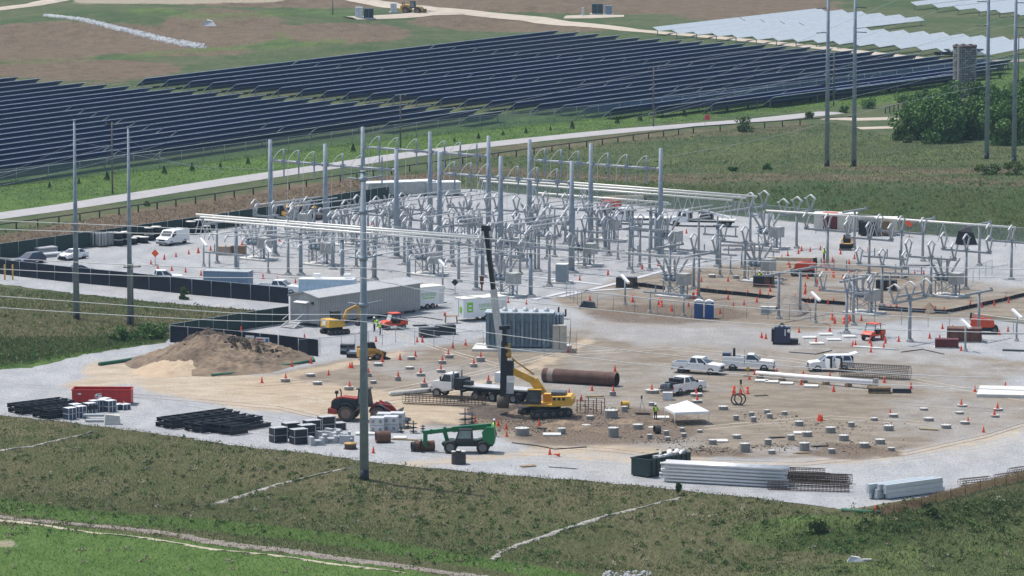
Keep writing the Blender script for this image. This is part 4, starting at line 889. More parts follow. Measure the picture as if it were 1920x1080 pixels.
def lift(label, px, py, deg, key, boomdeg=0, L=6.5):
    o = thing('boom_lift', label, 'boom lift', at(px, py), R(deg)); MB().box((0, 0, .55), (2.9, 1.6, .4)).build('chassis', blackst, o); MB().prism([(-1.9, .85), (1.1, .85), (1.0, 1.7), (-.3, 2.0), (-1.8, 1.9)], -1.0, 1.0).build('turntable', rorange, o)
    tan_ = mat('lift_boom_tan', (.52, .47, .34), .5); mb = MB(); mb.bar((-1.7, 0, 2.25), (-1.7 + L, 0, 2.25 + L * math.tan(R(boomdeg))), .42, .5); mb.build('boom', tan_, o); mb = MB(); mb.bar((-1.75, .1, 1.6), (-1.65, .1, 2.5), .5, .5); mb.build('riser', black, o)
    mb = MB(); x = -1.7 + L; z = 2.25 + L * math.tan(R(boomdeg)); mb.bar((x, 0, z), (x + .7, 0, z - .9), .25, .3)
    for dz in (0, .5, 1.05): 
        for s in (-.8, .8): mb.bar((x + .7, s, z - 1.1 + dz), (x + 1.5, s, z - 1.1 + dz), .05)
        mb.bar((x + .7, -.8, z - 1.1 + dz), (x + .7, .8, z - 1.1 + dz), .05); mb.bar((x + 1.5, -.8, z - 1.1 + dz), (x + 1.5, .8, z - 1.1 + dz), .05)
    mb.build('platform', blackst, o); wheels(o, (-1.1, 1.1), .95, .48, .36, mat('grey_rim', (.15, .15, .15), .7)); lm(key, px, py); return o
lift('red boom lift with its tan boom lowered to the left behind the breakers', 1505, 517, 172, 'red boom lift in the yard'); lift('orange boom lift whose tan boom reaches toward the right edge', 1848, 625, -5, 'orange boom lift at the right edge', -7, 8); lift('orange boom lift far back among the flatbed trucks', 1150, 398, 15, 'orange boom lift at the back')
def flatbed(label, px, py, deg, key, load):
    o = thing('flatbed_truck', label, 'flatbed truck', at(px, py), R(deg)); MB().prism([(1.6, .6), (4.4, .6), (4.5, 1.2), (3.4, 1.45), (3.1, 2.4), (1.7, 2.45)], -1.0, 1.0).build('cab', white, o); MB().box((-1.9, 0, 1.0), (7.0, 2.3, .16)).build('deck', offwhite, o); MB().box((-1.2, 0, .75), (8, .8, .3)).build('chassis', blackst, o)
    for s in (-1, 1): quad(glass, o, [(1.9, s * 1.01, 1.5), (3.2, s * 1.01, 1.5), (2.95, s * 1.01, 2.25), (1.95, s * 1.01, 2.25)][::s], 'side_window')
    quad(glass, o, [(3.42, -.85, 1.52), (3.42, .85, 1.52), (3.15, .8, 2.35), (3.15, -.8, 2.35)], 'windscreen'); wheels(o, (3.5, -3.2, -4.3), .9, .45, .32)
    if load:
        mb = MB(); mb.bar((-4.5, .3, 1.3), (-.5, .3, 2.4), .4, .35); mb.build('folded_boom', white, o); MB().box((-1.0, 0, 1.6), (2.0, 1.6, 1.0)).build('load', blackst, o)
    MB().box((1.3, 0, 1.5), (.15, 2.2, 1.4)).build('headboard', blackst, o); lm(key, px, py); return o
flatbed('white flatbed truck left of the rightmost tall frame column', 1195, 420, 172, 'white flatbed truck at the back', False); flatbed('white bucket truck parked along the foot of the grass bank', 1312, 424, 170, 'white bucket truck by the bank', True)
# ------------------------------------------------------------------ buildings, boxes and stores
def clear_mat(name, c, dens):
    m = bpy.data.materials.new(name); m.use_nodes = True; n = m.node_tree; b = pbsdf(m); b.inputs['Base Color'].default_value = (*c, 1); b.inputs['Roughness'].default_value = .7
    t = n.nodes.new('ShaderNodeBsdfTransparent'); x = n.nodes.new('ShaderNodeMixShader'); x.inputs[0].default_value = dens; out = n.nodes['Material Output']
    n.links.new(t.outputs[0], x.inputs[1]); n.links.new(b.outputs[0], x.inputs[2]); n.links.new(x.outputs[0], out.inputs[0]); return m
chain = clear_mat('chain_link', (.30, .33, .34), .10); chain_d = clear_mat('chain_link_dense', (.20, .24, .24), .42); snowm = clear_mat('orange_snow_mesh', (.55, .20, .13), .5)
def fence(name, label, P, h, m, post_h=None, step_=3.0, cat='fence', postm=galv, r=.04, rail=True, z=None, key=None, fabric='screen', dz=.03):
    W = [g(*p) if z is None else at(*p, z) for p in P]; o = thing(name, label, cat, W[0], 0); pts = []
    for a, b in zip(W[:-1], W[1:]):
        k = max(1, round((b - a).length / step_)); pts += [a.lerp(b, i / k) for i in range(k)]
    pts.append(W[-1])
    if z is None: pts = [Vector((p.x, p.y, zt(p.x, p.y))) for p in pts]
    pts = [p - W[0] for p in pts]; mb = MB(); vs = []; r_ = random.Random(5)
    if m:
        for p in pts: vs += [(p.x, p.y, p.z + dz), (p.x + r_.uniform(-.05, .05), p.y + .03, p.z + h / 2), (p.x, p.y, p.z + h + r_.uniform(-.04, .02))]
        fs = [(i * 3 + j, i * 3 + 3 + j, i * 3 + 4 + j, i * 3 + 1 + j) for i in range(len(pts) - 1) for j in (0, 1)]; MB().add(vs, fs).build(fabric, m, o)
    if rail: MB().path([p + Vector((0, 0, (post_h or h))) for p in pts], r * .8, 5).build('top_rail', postm, o)
    pm = None
    for i, p in enumerate(pts[:100]):
        if pm is None: pm = MB().tube((0, 0, 0), (0, 0, (post_h or h) + .08), r, n=6).build('post', postm, o); q = pm
        else: q = pm.copy(); col.objects.link(q); q.parent = o
        q.location = p + Vector((0, -.05, 0))
    if key: lm(key, *P[len(P) // 2])
    return o
fence('screen_fence', 'long black screened fence across the left side of the yard', [(-40, 509), (37, 519), (136, 530), (240, 540), (360, 553), (470, 563), (541, 570)], 2.1, mesh_b, z=0, step_=3.4, postm=galv_d)
fence('screen_fence', 'dark green screened fence along the back left side of the yard', [(-60, 496), (0, 487), (171, 463), (370, 435), (500, 415), (640, 390), (730, 376)], 2.25, mesh_g, z=0, step_=3.6)
fence('screen_fence', 'black screened fence with white gate post behind the stockpile', [(319, 642), (420, 650), (522, 660), (597, 669)], 2.05, mesh_b, z=0, key='black fence behind the stockpile')
fence('screen_fence', 'dark screened fence from the stockpile to the grey metal building', [(319, 641), (400, 628), (480, 615), (541, 606)], 2.15, mesh_g, z=0)
def board(o_label, px, py, z, w_, h_, deg, marks, key=None, name='notice_board', hang=None):
    p = at(px, py, z); o = thing(name, o_label, 'sign', p, R(deg)); MB().box((0, 0, 0), (w_, .05, h_)).build('panel', white, o)
    for i, (x, zz, sx, sz, m) in enumerate(marks): MB().box((x, -.032, zz), (sx, .012, sz)).build('lettering', m, o)
    return o
txt = mat('sign_dark_ink', (.03, .03, .05), .7); blu = mat('sign_blue', (.05, .22, .42), .6); rdd = mat('sign_red', (.55, .04, .04), .6)
board('white notice board with dark emblem on the black fence by the stockpile', 468.5, 637, 1.35, 1.15, 1.0, -22, [(0, .1, .3, .3, txt), (0, -.3, .7, .08, txt)])
board('white notice board with red and blue print beside the dark emblem board', 492, 638.5, 1.5, 1.75, .75, -22, [(-.3, .12, .9, .14, rdd), (-.3, -.15, .8, .1, txt), (.6, 0, .4, .5, blu)])
board('white notice board with a dark emblem below the blue hatchback', 45.5, 502.5, 1.15, 1.05, .95, -22, [(0, 0, .26, .26, txt)])
board('pale notice board right of the one below the blue hatchback', 60.3, 505, .95, 1.0, .7, -22, [(0, .15, .7, .08, txt), (0, -.1, .6, .06, txt)])
board('white notice board with dark emblem on the long black fence', 296, 526.5, 1.0, 1.15, .95, -14, [(0, 0, .26, .26, txt)])
board('striped red and blue notice board at the middle of the fence boards', 311, 526.5, 1.15, .95, .55, -14, [(0, .1, .8, .1, rdd), (0, -.1, .8, .1, txt)])
board('pale blue notice board, last of three on the long black fence', 323.5, 527.5, 1.0, .85, .75, -14, [(0, 0, .6, .4, blu)])
board('small white board on the black fence at the left edge', 3, 492, 1.6, .5, .5, -18, [(0, 0, .25, .25, txt)])
o = MB().box((0, 0, 1.0), (.16, .16, 2.1)).build('gate_post', white); o.location = at(522, 661); tag(o, 'white gate post in the black fence behind the stockpile', 'post')
for i, x in enumerate((9, 24)):
    o = thing('bollard', ['yellow bollard nearest the left edge of the photo', 'yellow bollard just right of the one at the edge'][i], 'bollard', g(x, 525), 0); MB().lathe([(.11, 0), (.11, 2.0), (.05, 2.1)], 10).build('post', yellow, o)
# grey metal building
C0 = at(598, 614); rz = R(51); o = thing('control_building', 'long grey ribbed metal building with a pale standing-seam roof', 'building', C0, rz)
rib = stripes('ribbed_grey_wall', (.335, .34, .335), (.21, .215, .215), 'X', 1.0, .5, .1, .12); ribl = stripes('ribbed_grey_gable', (.37, .375, .37), (.28, .28, .28), 'Y', 1.0, .5, .1, .12); roofm = stripes('standing_seam_roof', (.50, .49, .47), (.30, .30, .30), 'X', .8, .45, .2, .1)
LB, WB = 19.5, 4.7
MB().box((LB / 2, WB / 2, 2.05), (LB, WB, 3.3)).build('wall', rib, o); mb = MB(); mb.add([(-.02, -.01, .4), (-.02, WB + .01, .4), (-.02, WB + .01, 3.7), (-.02, WB / 2, 4.2), (-.02, -.01, 3.7)], [(4, 3, 2, 1, 0)]); mb.build('gable', ribl, o)
for s in (0, 1):
    y0, y1 = (-.25, WB / 2) if s == 0 else (WB + .25, WB / 2); mb = MB(); mb.hull4([(-.3, y0, 3.66), (LB + .3, y0, 3.66), (LB + .3, y1, 4.24), (-.3, y1, 4.24)], [(-.3, y0, 3.76), (LB + .3, y0, 3.76), (LB + .3, y1, 4.34), (-.3, y1, 4.34)]) if s == 0 else mb.hull4([(LB + .3, y0, 3.66), (-.3, y0, 3.66), (-.3, y1 + .002, 4.24), (LB + .3, y1 + .002, 4.24)], [(LB + .3, y0, 3.76), (-.3, y0, 3.76), (-.3, y1 + .002, 4.34), (LB + .3, y1 + .002, 4.34)]); mb.build('roof', roofm, o)
MB().box((-.06, WB * .52, 1.5), (.06, 1.1, 2.2)).build('door', mat('grey_door', (.33, .34, .35), .5), o); MB().hull4([(-.9, WB * .3, 2.95), (-.03, WB * .3, 2.95), (-.03, WB * .74, 2.95), (-.9, WB * .74, 2.95)], [(-.9, WB * .3, 3.0), (-.03, WB * .3, 3.2), (-.03, WB * .74, 3.2), (-.9, WB * .74, 3.0)]).build('awning', white, o); MB().box((-.12, WB * .2, 2.95), (.2, .25, .3)).build('lamp', black, o)
mb = MB()
for i in range(8): mb.box((.6 + i * (LB - 1.2) / 7, .4, .2), (.4, .5, .4))
mb.build('pier_row', conc_d, o); mb = MB(); mb.box((-1.3, WB * .52, .75), (1.2, 1.5, .08)); mb.build('landing', galv, o)
mb = MB(); mb.bar((-1.9, WB * .3, .7), (-3.2, WB * .3, .05), .08, .2); mb.bar((-1.9, WB * .74, .7), (-3.2, WB * .74, .05), .08, .2)
for k in range(4): mb.box((-2.1 - k * .3, WB * .52, .6 - k * .15), (.28, 1.9, .05))
mb.bar((-1.3, WB * .3, 1.7), (-2.9, WB * .3, 1.0), .05); mb.bar((-1.3, WB * .74, 1.7), (-2.9, WB * .74, 1.0), .05); mb.build('stairs', alu, o); lm('grey metal building', 650, 575)
def crate_box(name, label, cat, px, py, deg, dims, m, extra=None, key=None, roof=None, z0=0):
    o = thing(name, label, cat, at(px, py), R(deg)); L, W_, h = dims; MB().box((L / 2, W_ / 2, z0 + h / 2), dims).build('body', m, o)
    if roof: MB().box((L / 2, W_ / 2, z0 + h + .04), (L + .08, W_ + .08, .1)).build('roof', roof, o)
    if extra: extra(o, L, W_, h)
    if key: lm(key, px, py)
    return o
corr_b = stripes('corrugated_blue', (.16, .24, .33), (.10, .15, .22), 'X', 1.6, .5); corr_t = stripes('corrugated_tan', (.60, .57, .48), (.50, .47, .40), 'X', 1.6, .6)
crate_box('storage_container', 'blue grey ribbed container behind the long black fence', 'container', 381, 538, -14, (6.2, 2.4, 2.1), corr_b, None, 'blue grey container', mat('grey_roof', (.36, .40, .41), .6))
def ac(o, L, W_, h):
    for x in (2.2, L - 1.0): MB().box((x, W_ * .5, h + .75), (.9, .9, .4)).build('roof_unit', white, o)
crate_box('site_trailer', 'white and blue site trailer with two roof units behind the black fence', 'trailer', 560, 563, -6, (7.2, 2.8, 2.4), mat('pale_blue_panel', (.42, .55, .66), .5), ac, 'site trailer with roof units', white, .3)
def tan1(o, L, W_, h):
    MB().box((2.4, -.02, 1.25), (2.1, .05, 1.9)).build('roller_door', dred, o); MB().box((2.4, .9, h + .12), (2.2, 1.0, .08)).build('roof_patch', rorange, o)
crate_box('storage_container', 'long tan storage container with a dark red door at the bank foot', 'container', 1526, 433, -8, (6.3, 2.5, 2.55), corr_t, tan1, 'tan container with the red door', offwhite)
def tan2(o, L, W_, h):
    MB().box((1.5, -.6, 1.1), (2.2, 1.2, 1.9)).build('covered_load', black, o); MB().box((3.9, -.4, 1.2), (1.3, .8, 2.0)).build('wrapped_load', mat('brown_tarp', (.19, .13, .06), .8), o); MB().box((.4, -.03, 1.2), (.7, .06, 2.0)).build('doorway', black, o)
crate_box('storage_container', 'tan storage container with tarped loads in front of it', 'container', 1609, 441, -8, (5.6, 2.5, 2.5), corr_t, tan2, 'tan container with tarped loads', offwhite)
crate_box('site_trailer', 'long white roofed trailer at the far back corner of the yard', 'trailer', 690, 372, 22, (11.5, 3.2, 1.9), cabinet, None, 'long white trailer at the back', white, .4)
crate_box('site_trailer', 'low white trailer right of the long white one at the back', 'trailer', 800, 368, 10, (5.5, 3.0, 1.8), cabinet, None, None, white, .3)
gl = mat('lime_green_decal', (.22, .55, .06), .5)
def cargo(label, px, py, deg, dims, key, big):
    o = thing('cargo_trailer', label, 'trailer', at(px, py), R(deg)); L, W_, h = dims; MB().box((L / 2, W_ / 2, .5 + h / 2), dims).build('body', white, o); MB().box((L / 2, W_ / 2, .5 + h + .03), (L + .05, W_ + .05, .08)).build('roof', offwhite, o)
    MB().box((-.02, W_ * .5, .5 + h / 2), (.04, .04, h * .92)).build('door_seam', galv_d, o); MB().box((-.03, W_ * .27, .5 + h * .42), (.03, .55, .75)).build('emblem', gl, o)
    for i, t in enumerate(((.16, .62), (.16, .38), (.24, .62), (.24, .38))):
        pass
    MB().box((L * .15, -.015, .5 + h * .55), (.85, .03, 1.25)).build('emblem', gl, o); MB().box((L * .15, -.035, .5 + h * .62), (.42, .03, .2)).build('lettering', white, o); MB().box((L * .15, -.035, .5 + h * .42), (.42, .03, .2)).build('lettering', white, o)
    MB().box((L * .56, -.015, .5 + h * .6), (L * .42, .03, .5)).build('stripe', mat('pale_green_band', (.50, .60, .46), .6), o); MB().box((L * .56, -.03, .5 + h * .4), (L * .36, .03, .12)).build('lettering', gl, o); MB().box((L * .93, -.02, .5 + h * .45), (.7, .03, h * .75)).build('side_door', offwhite, o)
    for x in (L * .52, L * .52 + .85):
        for y in (.05, W_ - .05): t = MB().wheel(0, 0, .36, .25).build('wheel', rubber, o, (x, y, 0)); MB().rim(0, 0, .36, .25).build('rim', chrome, t)
    mb = MB(); mb.bar((L, W_ * .3, .45), (L + 1.3, W_ / 2, .45), .1); mb.bar((L, W_ * .7, .45), (L + 1.3, W_ / 2, .45), .1); mb.build('drawbar', blackst, o); lm(key, px + 40, py - 12); return o
cargo('white cargo trailer with green emblems beside the transformer', 869, 604, 30, (6.3, 2.4, 2.35), 'white trailer beside the transformer', 1); cargo('white cargo trailer with green lettering behind the grey metal building', 767, 583, 38, (5.6, 2.4, 2.3), 'white trailer behind the grey building', 0)
# power transformer
o = thing('power_transformer', 'big blue grey power transformer with ribbed tank on a pale pad', 'transformer', at(905, 658), R(-5)); tb = mat('transformer_blue_grey', (.17, .23, .28), .45, .1, .2, 1.5)
mb = MB(); mb.box((4.5, 2.2, .14), (11.5, 5.6, .32)); mb.build('pad', conc_w, o); MB().box((4.3, 2.3, 2.45), (8.0, 3.0, 4.0)).build('tank', tb, o)
for i in range(8): MB().box((.6 + i * 1.03, .62, 2.5), (.3, .4, 3.9)).build('stiffener', tb, o)
for i in range(7): MB().box((1.1 + i * 1.03, .72, 2.2), (.5, .22, 2.6)).build('radiator', mat('transformer_radiator', (.12, .17, .21), .5, .1), o)
for i in range(3): MB().box((8.5 + .4 * i, 2.0 + .2 * i, 2.7), (.28, 2.4, 3.2)).build('radiator', tb, o)
MB().box((4.3, 2.3, 4.5), (8.3, 3.3, .12)).build('cover', mat('transformer_lid', (.42, .46, .48), .4, .2), o)
for i in range(6): MB().lathe([(.35, 0), (.35, .25), (.2, .3), (.2, .45)], 10, (1.2 + i * 1.25, 1.8 + .6 * (i % 2), 4.56)).build('turret', alu, o)
mb = MB(); mb.path([(1, 1, 4.6), (1.3, 1.2, 5.2), (2.4, 1.4, 5.1)], .06, 5); mb.build('oil_pipe', galv, o); MB().box((9.2, .3, 1.75), (1.6, 1.1, 2.9)).build('control_cabinet', mat('tan_cabinet', (.42, .39, .34), .5), o); MB().box((9.2, -.26, 1.75), (.04, .03, 2.8)).build('door_seam', txt, o); lm('power transformer', 975, 625)
# portable toilets
for i, x in enumerate((1301, 1321)):
    o = thing('portable_toilet', ['blue portable toilet, left one of the pair by the mesh fence', 'blue portable toilet, right one of the pair by the mesh fence'][i], 'toilet', at(x, 597 + i), R(-4)); MB().box((.58, .55, 1.05), (1.12, 1.1, 2.1)).build('body', blue, o); MB().box((.58, -.012, 1.05), (.8, .03, 1.85)).build('door', mat('toilet_door_blue', (.010, .07, .24), .5), o)
    MB().prism([(0, 2.1), (1.16, 2.1), (1.1, 2.2), (.7, 2.36), (.4, 2.36), (.06, 2.2)], -.03, 1.13).build('roof', white, o); MB().box((.58, -.03, 1.95), (.5, .02, .14)).build('vent', mat('pale_vent', (.35, .42, .5), .6), o)
lm('blue portable toilets', 1320, 580)
# canopy tent
o = thing('canopy_tent', 'white pop-up canopy tent on thin white legs', 'tent', at(1288, 792), R(14)); mb = MB(); h = 1.95
lo = [(-h, -h, 1.15), (h, -h, 1.15), (h, h, 1.15), (-h, h, 1.15)]; mb.add(lo + [(-h, -h, 1.42), (h, -h, 1.42), (h, h, 1.42), (-h, h, 1.42), (0, 0, 2.4)] , [(0, 1, 5, 4), (1, 2, 6, 5), (2, 3, 7, 6), (3, 0, 4, 7), (4, 5, 8), (5, 6, 8), (6, 7, 8), (7, 4, 8)]); mb.build('canopy', white, o)
for x in (-1, 1):
    for y in (-1, 1): MB().tube((x * (h - .06), y * (h - .06), 0), (x * (h - .06), y * (h - .06), 1.3), .04, n=6).build('leg', white, o)
lm('white canopy tent', 1288, 778)
# skip bins
def skip(label, px, py, deg, L, W_, h, m, mi, key, junk=False, logo=False):
    o = thing('roll_off_dumpster', label, 'dumpster', at(px, py), R(deg)); t = .1
    MB().box((L / 2, W_ / 2, .18), (L, W_, .12)).build('floor', mi, o)
    for nm, c, d in (('side_wall', (L / 2, t / 2, h / 2 + .14), (L, t, h - .15)), ('side_wall', (L / 2, W_ - t / 2, h / 2 + .14), (L, t, h - .15)), ('end_wall', (t / 2, W_ / 2, h / 2 + .14), (t - .004, W_ - 2 * t, h - .15)), ('end_wall', (L - t / 2, W_ / 2, h / 2 + .14), (t - .004, W_ - 2 * t, h - .15))): MB().box(c, d).build(nm, m, o)
    mb = MB(); mb.bar((-.06, -.02, h + .08), (L + .06, -.02, h + .08), .12); mb.bar((-.06, W_ + .02, h + .08), (L + .06, W_ + .02, h + .08), .12); mb.bar((-.02, .05, h + .08), (-.02, W_ - .05, h + .08), .12); mb.bar((L + .02, .05, h + .08), (L + .02, W_ - .05, h + .08), .12); mb.build('rim', m, o)
    for k in range(int(L / .75)): MB().box((.5 + k * .75, -.05, h / 2 + .1), (.09, .1, h - .2)).build('rib', m, o) if not logo else MB().box((.5 + k * .75, -.02, h / 2 + .1), (.07, .04, h - .2)).build('rib', m, o)
    mb = MB(); mb.bar((0, .3, .09), (L, .3, .09), .16); mb.bar((0, W_ - .3, .09), (L, W_ - .3, .09), .16); mb.build('skid_rail', mi, o)
    if logo:
        mb = MB(); mb.prism([(L * .38, 1.02), (L * .41, 1.3), (L * .5, 1.38), (L * .5, 1.28), (L * .43, 1.22), (L * .43, 1.02)], -.09, -.06); mb.box((L * .475, -.075, 1.08), (.45, .03, .2)); mb.box((L * .45, -.075, .86), (.8, .03, .06)); mb.build('emblem', white, o)
        MB().box((L * .13, -.075, 1.28), (.35, .03, .16)).build('number_plate', white, o); MB().box((L * .88, -.075, .45), (.14, .03, .1)).build('label_plate', white, o)
    if junk:
        r_ = random.Random(4)
        for k in range(22):
            mb = MB(); x, y = r_.uniform(L * .35, L - .6), r_.uniform(.5, W_ - .5); z = h - .2 + r_.uniform(-.1, .3)
            if k % 3: mb.tube((x, y, z), (x + r_.uniform(-.7, .7), y + r_.uniform(-.6, .6), z + r_.uniform(-.1, .5)), r_.uniform(.12, .3), n=9)
            else: mb.box((x, y, z), (r_.uniform(.4, .9), r_.uniform(.3, .8), .25), r_.uniform(0, 3))
            c = mb.build('scrap_piece', [white, offwhite, cabinet, blackst, rust][k % 5]); c.location = o.location; c.rotation_euler[2] = R(deg)
            JUNK.append(c)
    lm(key, px, py); return o
JUNK = []
skip('red roll-off dumpster with a white emblem on its side', 135, 760, -1.5, 6.5, 2.35, 1.62, red, dred, 'red dumpster', False, True); skip('dark green roll-off dumpster heaped with white scrap', 1216, 897, 47, 6.4, 2.3, 1.75, dgreen, blackst, 'dark green dumpster', True)
for c in JUNK: x, y = proj(c.matrix_basis @ Vector(c.data.vertices[0].co)); tag(c, None, 'scrap', 'scrap pieces in the green dumpster'); c['label'] = 'piece of white and dark scrap heaped in the dark green dumpster'
# open slab, casing, cages
slabm = conc_w
o = MB().box((0, 0, .2), (9, 7, .36)).build('concrete_slab', slabm); o.location = at(1910, 738.5); o.rotation_euler[2] = R(-9); tag(o, 'wide white concrete slab at the right edge of the yard', 'slab'); lm('white slab at the right edge', 1885, 738)
o = thing('steel_casing', 'big rusty steel casing pipe lying on the dirt', 'pipe', at(1020, 716), R(-24)); mb = MB(); n = 28; R0, R1, L = .8, .74, 9.0; vs = []
for x, r in ((0, R0), (L, R0), (L, R1), (0, R1)): vs += [(x, r * math.cos(2 * math.pi * k / n), R0 + r * math.sin(2 * math.pi * k / n)) for k in range(n)]
mb.add(vs, [(i * n + k, (i + 1) % 4 * n + k, (i + 1) % 4 * n + (k + 1) % n, i * n + (k + 1) % n) for i in range(4) for k in range(n)], False); mb.build('shell', mat('dark_rusty_casing', (.10, .052, .042), .8, .1, .35, .9), o)
for x, m_ in ((1.0, mat('pale_rust_band', (.26, .21, .18), .9)), (L - .9, rust)): MB().tube((x - (.35 if x < 2 else .04), 0, R0), (x + (.35 if x < 2 else .04), 0, R0), R0 + .012, n=28, caps=False).build('weld_band', m_, o)
lm('rusty steel casing', 1078, 705)
def cage(label, px, py, deg, L, r, bars=14, pitch=.33, squash=1.0, br=.02, key=None, group=None):
    o = thing('rebar_cage', label, 'rebar cage', at(px, py), R(deg), group); mb = MB()
    for k in range(bars): t = 2 * math.pi * k / bars; mb.tube((0, r * math.cos(t), r * squash * (1 + math.sin(t)) + .03), (L, r * math.cos(t), r * squash * (1 + math.sin(t)) + .03), br, n=4)
    mb.build('long_bars', rebar, o); mb = MB()
    for i in range(int(L / pitch) + 1):
        P_ = [(i * pitch, r * math.cos(2 * math.pi * k / 16), r * squash * (1 + math.sin(2 * math.pi * k / 16)) + .03) for k in range(17)]; mb.path(P_, br * .8, 3, False)
    mb.build('hoops', rebar, o)
    if key: lm(key, px, py)
    return o
cage('large upright-round rebar cage lying right of the open-door vehicle', 1577, 706, -21, 8.2, .8, 24, .28, 1, .028, 'large rebar cage by the white vehicle'); cage('flattened rusty rebar cage in front of the truck crane', 757, 757, -16, 9.6, .62, 14, .4, .9, .026, 'rebar cage before the truck crane')
for i, (x, y, L_, r) in enumerate([(1288, 885, 11, .5), (1370, 890, 9.5, .55), (1330, 898, 12, .55), (1395, 906, 10.5, .6), (1475, 903, 6.5, .55), (1440, 918, 8, .5), (1420, 898, 9, .45)]):
    c = cage('x', x, y, -15 + (i % 3) * 2, L_, r, 14, .36, .85, .028); auto('cage', c, 'heaped rebar cage', x + 60, y)
for i, (x, y, L_, r, a) in enumerate([(1636, 931, 2.2, .42, 40), (1643, 926, 2.4, .4, 40), (1800, 912, 3.6, .45, 30), (1868, 905, 6, .5, 40), (1895, 893, 5, .5, 40)]):
    c = cage('x', x, y, a, L_, r, 10, .35, .8, .024); auto('cage', c, 'small rebar cage', x + 15, y)
# stacks of pale pipes and beams
lm('stack of white pipes', 1330, 895); lm('stack of white beams', 1715, 925)
pipe_p = proto(thing('white_pipe', 'x', 'pipe', (0, 0, 0), 0, 'white pipes stacked by the dark green dumpster')) if False else None
pm_ = MB().tube((0, 0, 0), (12.6, 0, 0), .13, n=12).build('white_pipe', mat('mill_white_pipe', (.62, .62, .62), .35, .2, .08, .6)); PB = at(1235, 904); a_ = R(-19); dr = Vector((math.cos(a_), math.sin(a_), 0)); dn = Vector((-math.sin(a_), math.cos(a_), 0)); first = True
for lay in range(6):
    for c in range(5):
        if c not in (0, 4) and lay < 5 and c != 1: continue
        q = pm_ if first else pm_.copy()
        if not first: col.objects.link(q)
        first = False; q.location = PB + dn * (.2 + c * .42) + dr * (random.uniform(0, .5) + (.35 if lay == 0 else 0)) + Vector((0, 0, .2 + lay * .335)); q.rotation_euler[2] = a_
        tag(q, f'white pipe in the stack by the green dumpster, {ordw(lay)} layer up, {ordw(c)} from the front', 'pipe', 'white pipes stacked by the dark green dumpster')
for k, x in enumerate((1.5, 6, 11)):
    for lay in range(5): pass
PB = at(1662, 938); a_ = R(37); dr = Vector((math.cos(a_), math.sin(a_), 0)); dn = Vector((-math.sin(a_), math.cos(a_), 0)); mb = MB(); mb.box((3.6, 0, .05), (7.4, .5, .07)); mb.box((3.6, 0, .41), (7.4, .5, .07)); mb.box((3.6, 0, .23), (7.4, .34, .3)); bm_ = mb.build('white_beam', mat('galvanised_new', (.50, .545, .575), .35, .3, .06)); first = True
for lay in range(3):
    for c in range(3):
        q = bm_ if first else bm_.copy()
        if not first: col.objects.link(q)
        first = False; q.location = PB + dn * (.3 + c * .62) + dr * (random.uniform(0, .4) - c * .5) + Vector((0, 0, .1 + lay * .46)); q.rotation_euler[2] = a_
        tag(q, f'pale galvanised beam in the bottom right stack, {ordw(lay)} layer up, {ordw(c)} from the front', 'beam', 'pale beams stacked near the bottom right corner')
# black lattice frames and white-banded crates
def truss(L, W_, h):
    mb = MB()
    for y in (0, W_):
        for z in (.08, h - .05): mb.bar((0, y, z), (L, y, z), .09, .12)
        for k in range(int(L / 1.0) + 1): mb.bar((min(L - .05, k * 1.0 + .05), y, .1), (min(L - .05, k * 1.0 + .05), y, h - .1), .07)
        mb.box((L / 2, y, h / 2), (L - .1, .03, h - .2))
    for k in range(int(L / 1.0) + 1):
        for z in (.08, h - .05): mb.bar((min(L - .06, k + .06), 0, z), (min(L - .06, k + .06), W_, z), .07)
    return mb
trb = truss(6.2, 1.25, .47).build('frame_section', blackst); first = True
TR = []
def trusses(px, py, deg, n, lay, words, L=1.0, key=None):
    global first
    B = at(px, py); a_ = R(deg); dr = Vector((math.cos(a_), math.sin(a_), 0)); dn = Vector((math.sin(a_), -math.cos(a_), 0))
    for i in range(n):
        for k in range(lay):
            q = trb if first else trb.copy()
            if not first: col.objects.link(q)
            first = False; q.location = B + dn * (i * 1.6) + dr * random.uniform(-.25, .3) + Vector((0, 0, .05 + k * .52)); q.rotation_euler[2] = a_ + random.uniform(-.015, .015); q.scale = (L, 1, 1)
            tag(q, None, 'steel frame', 'black lattice frame sections stored at the front'); auto('truss', q, 'black lattice frame section', *proj(q.location + dr * 3 + Vector((0, 0, .3))))
    if key: lm(key, px + 30, py - 12)
trusses(27, 776, 42, 2, 2, '', 1.15, 'black frames at the far left'); trusses(74, 785, 42, 2, 2, '', 1.05); trusses(305, 803, 44, 2, 2, '', 1.55, 'black frames in the middle front'); trusses(358, 811, 44, 2, 2, '', 1.4); trusses(412, 815, 46, 2, 2, '', .42); trusses(441, 806, 50, 2, 1, '', .6)
crm = mat('crate_navy', (.05, .07, .11), .5, 0, .2)
def crate():
    o = thing('banded_crate', 'x', 'crate', (0, 0, 0), 0, 'white-banded crates stored at the front'); MB().box((0, 0, .3), (1.1, .95, .56)).build('body', crm, o)
    mb = MB()
    for x in (-.5, 0, .5):
        for s in (-1, 1): mb.box((x, s * .49, .3), (.07, .04, .58))
    mb.box((0, 0, .6), (1.14, 1.0, .04)); mb.build('bands', mat('pale_crate_band', (.62, .63, .64), .6), o); return o
KR = Kind(crate)
for x, y, l in [(131, 786, 2), (150, 783, 2), (168, 777, 2), (188, 771, 2), (206, 772, 2), (222, 768, 1), (233, 768, 1), (141, 779, 2), (178, 772, 2), (196, 768, 2)]:
    for k in range(l):
        p = at(x, y); p.z = .02 + k * .64; c = KR(p, R(42)); auto('crate', c, ('lower ' if k == 0 else 'upper ') * (l > 1) + 'white-banded dark crate', x, y - k * 10)
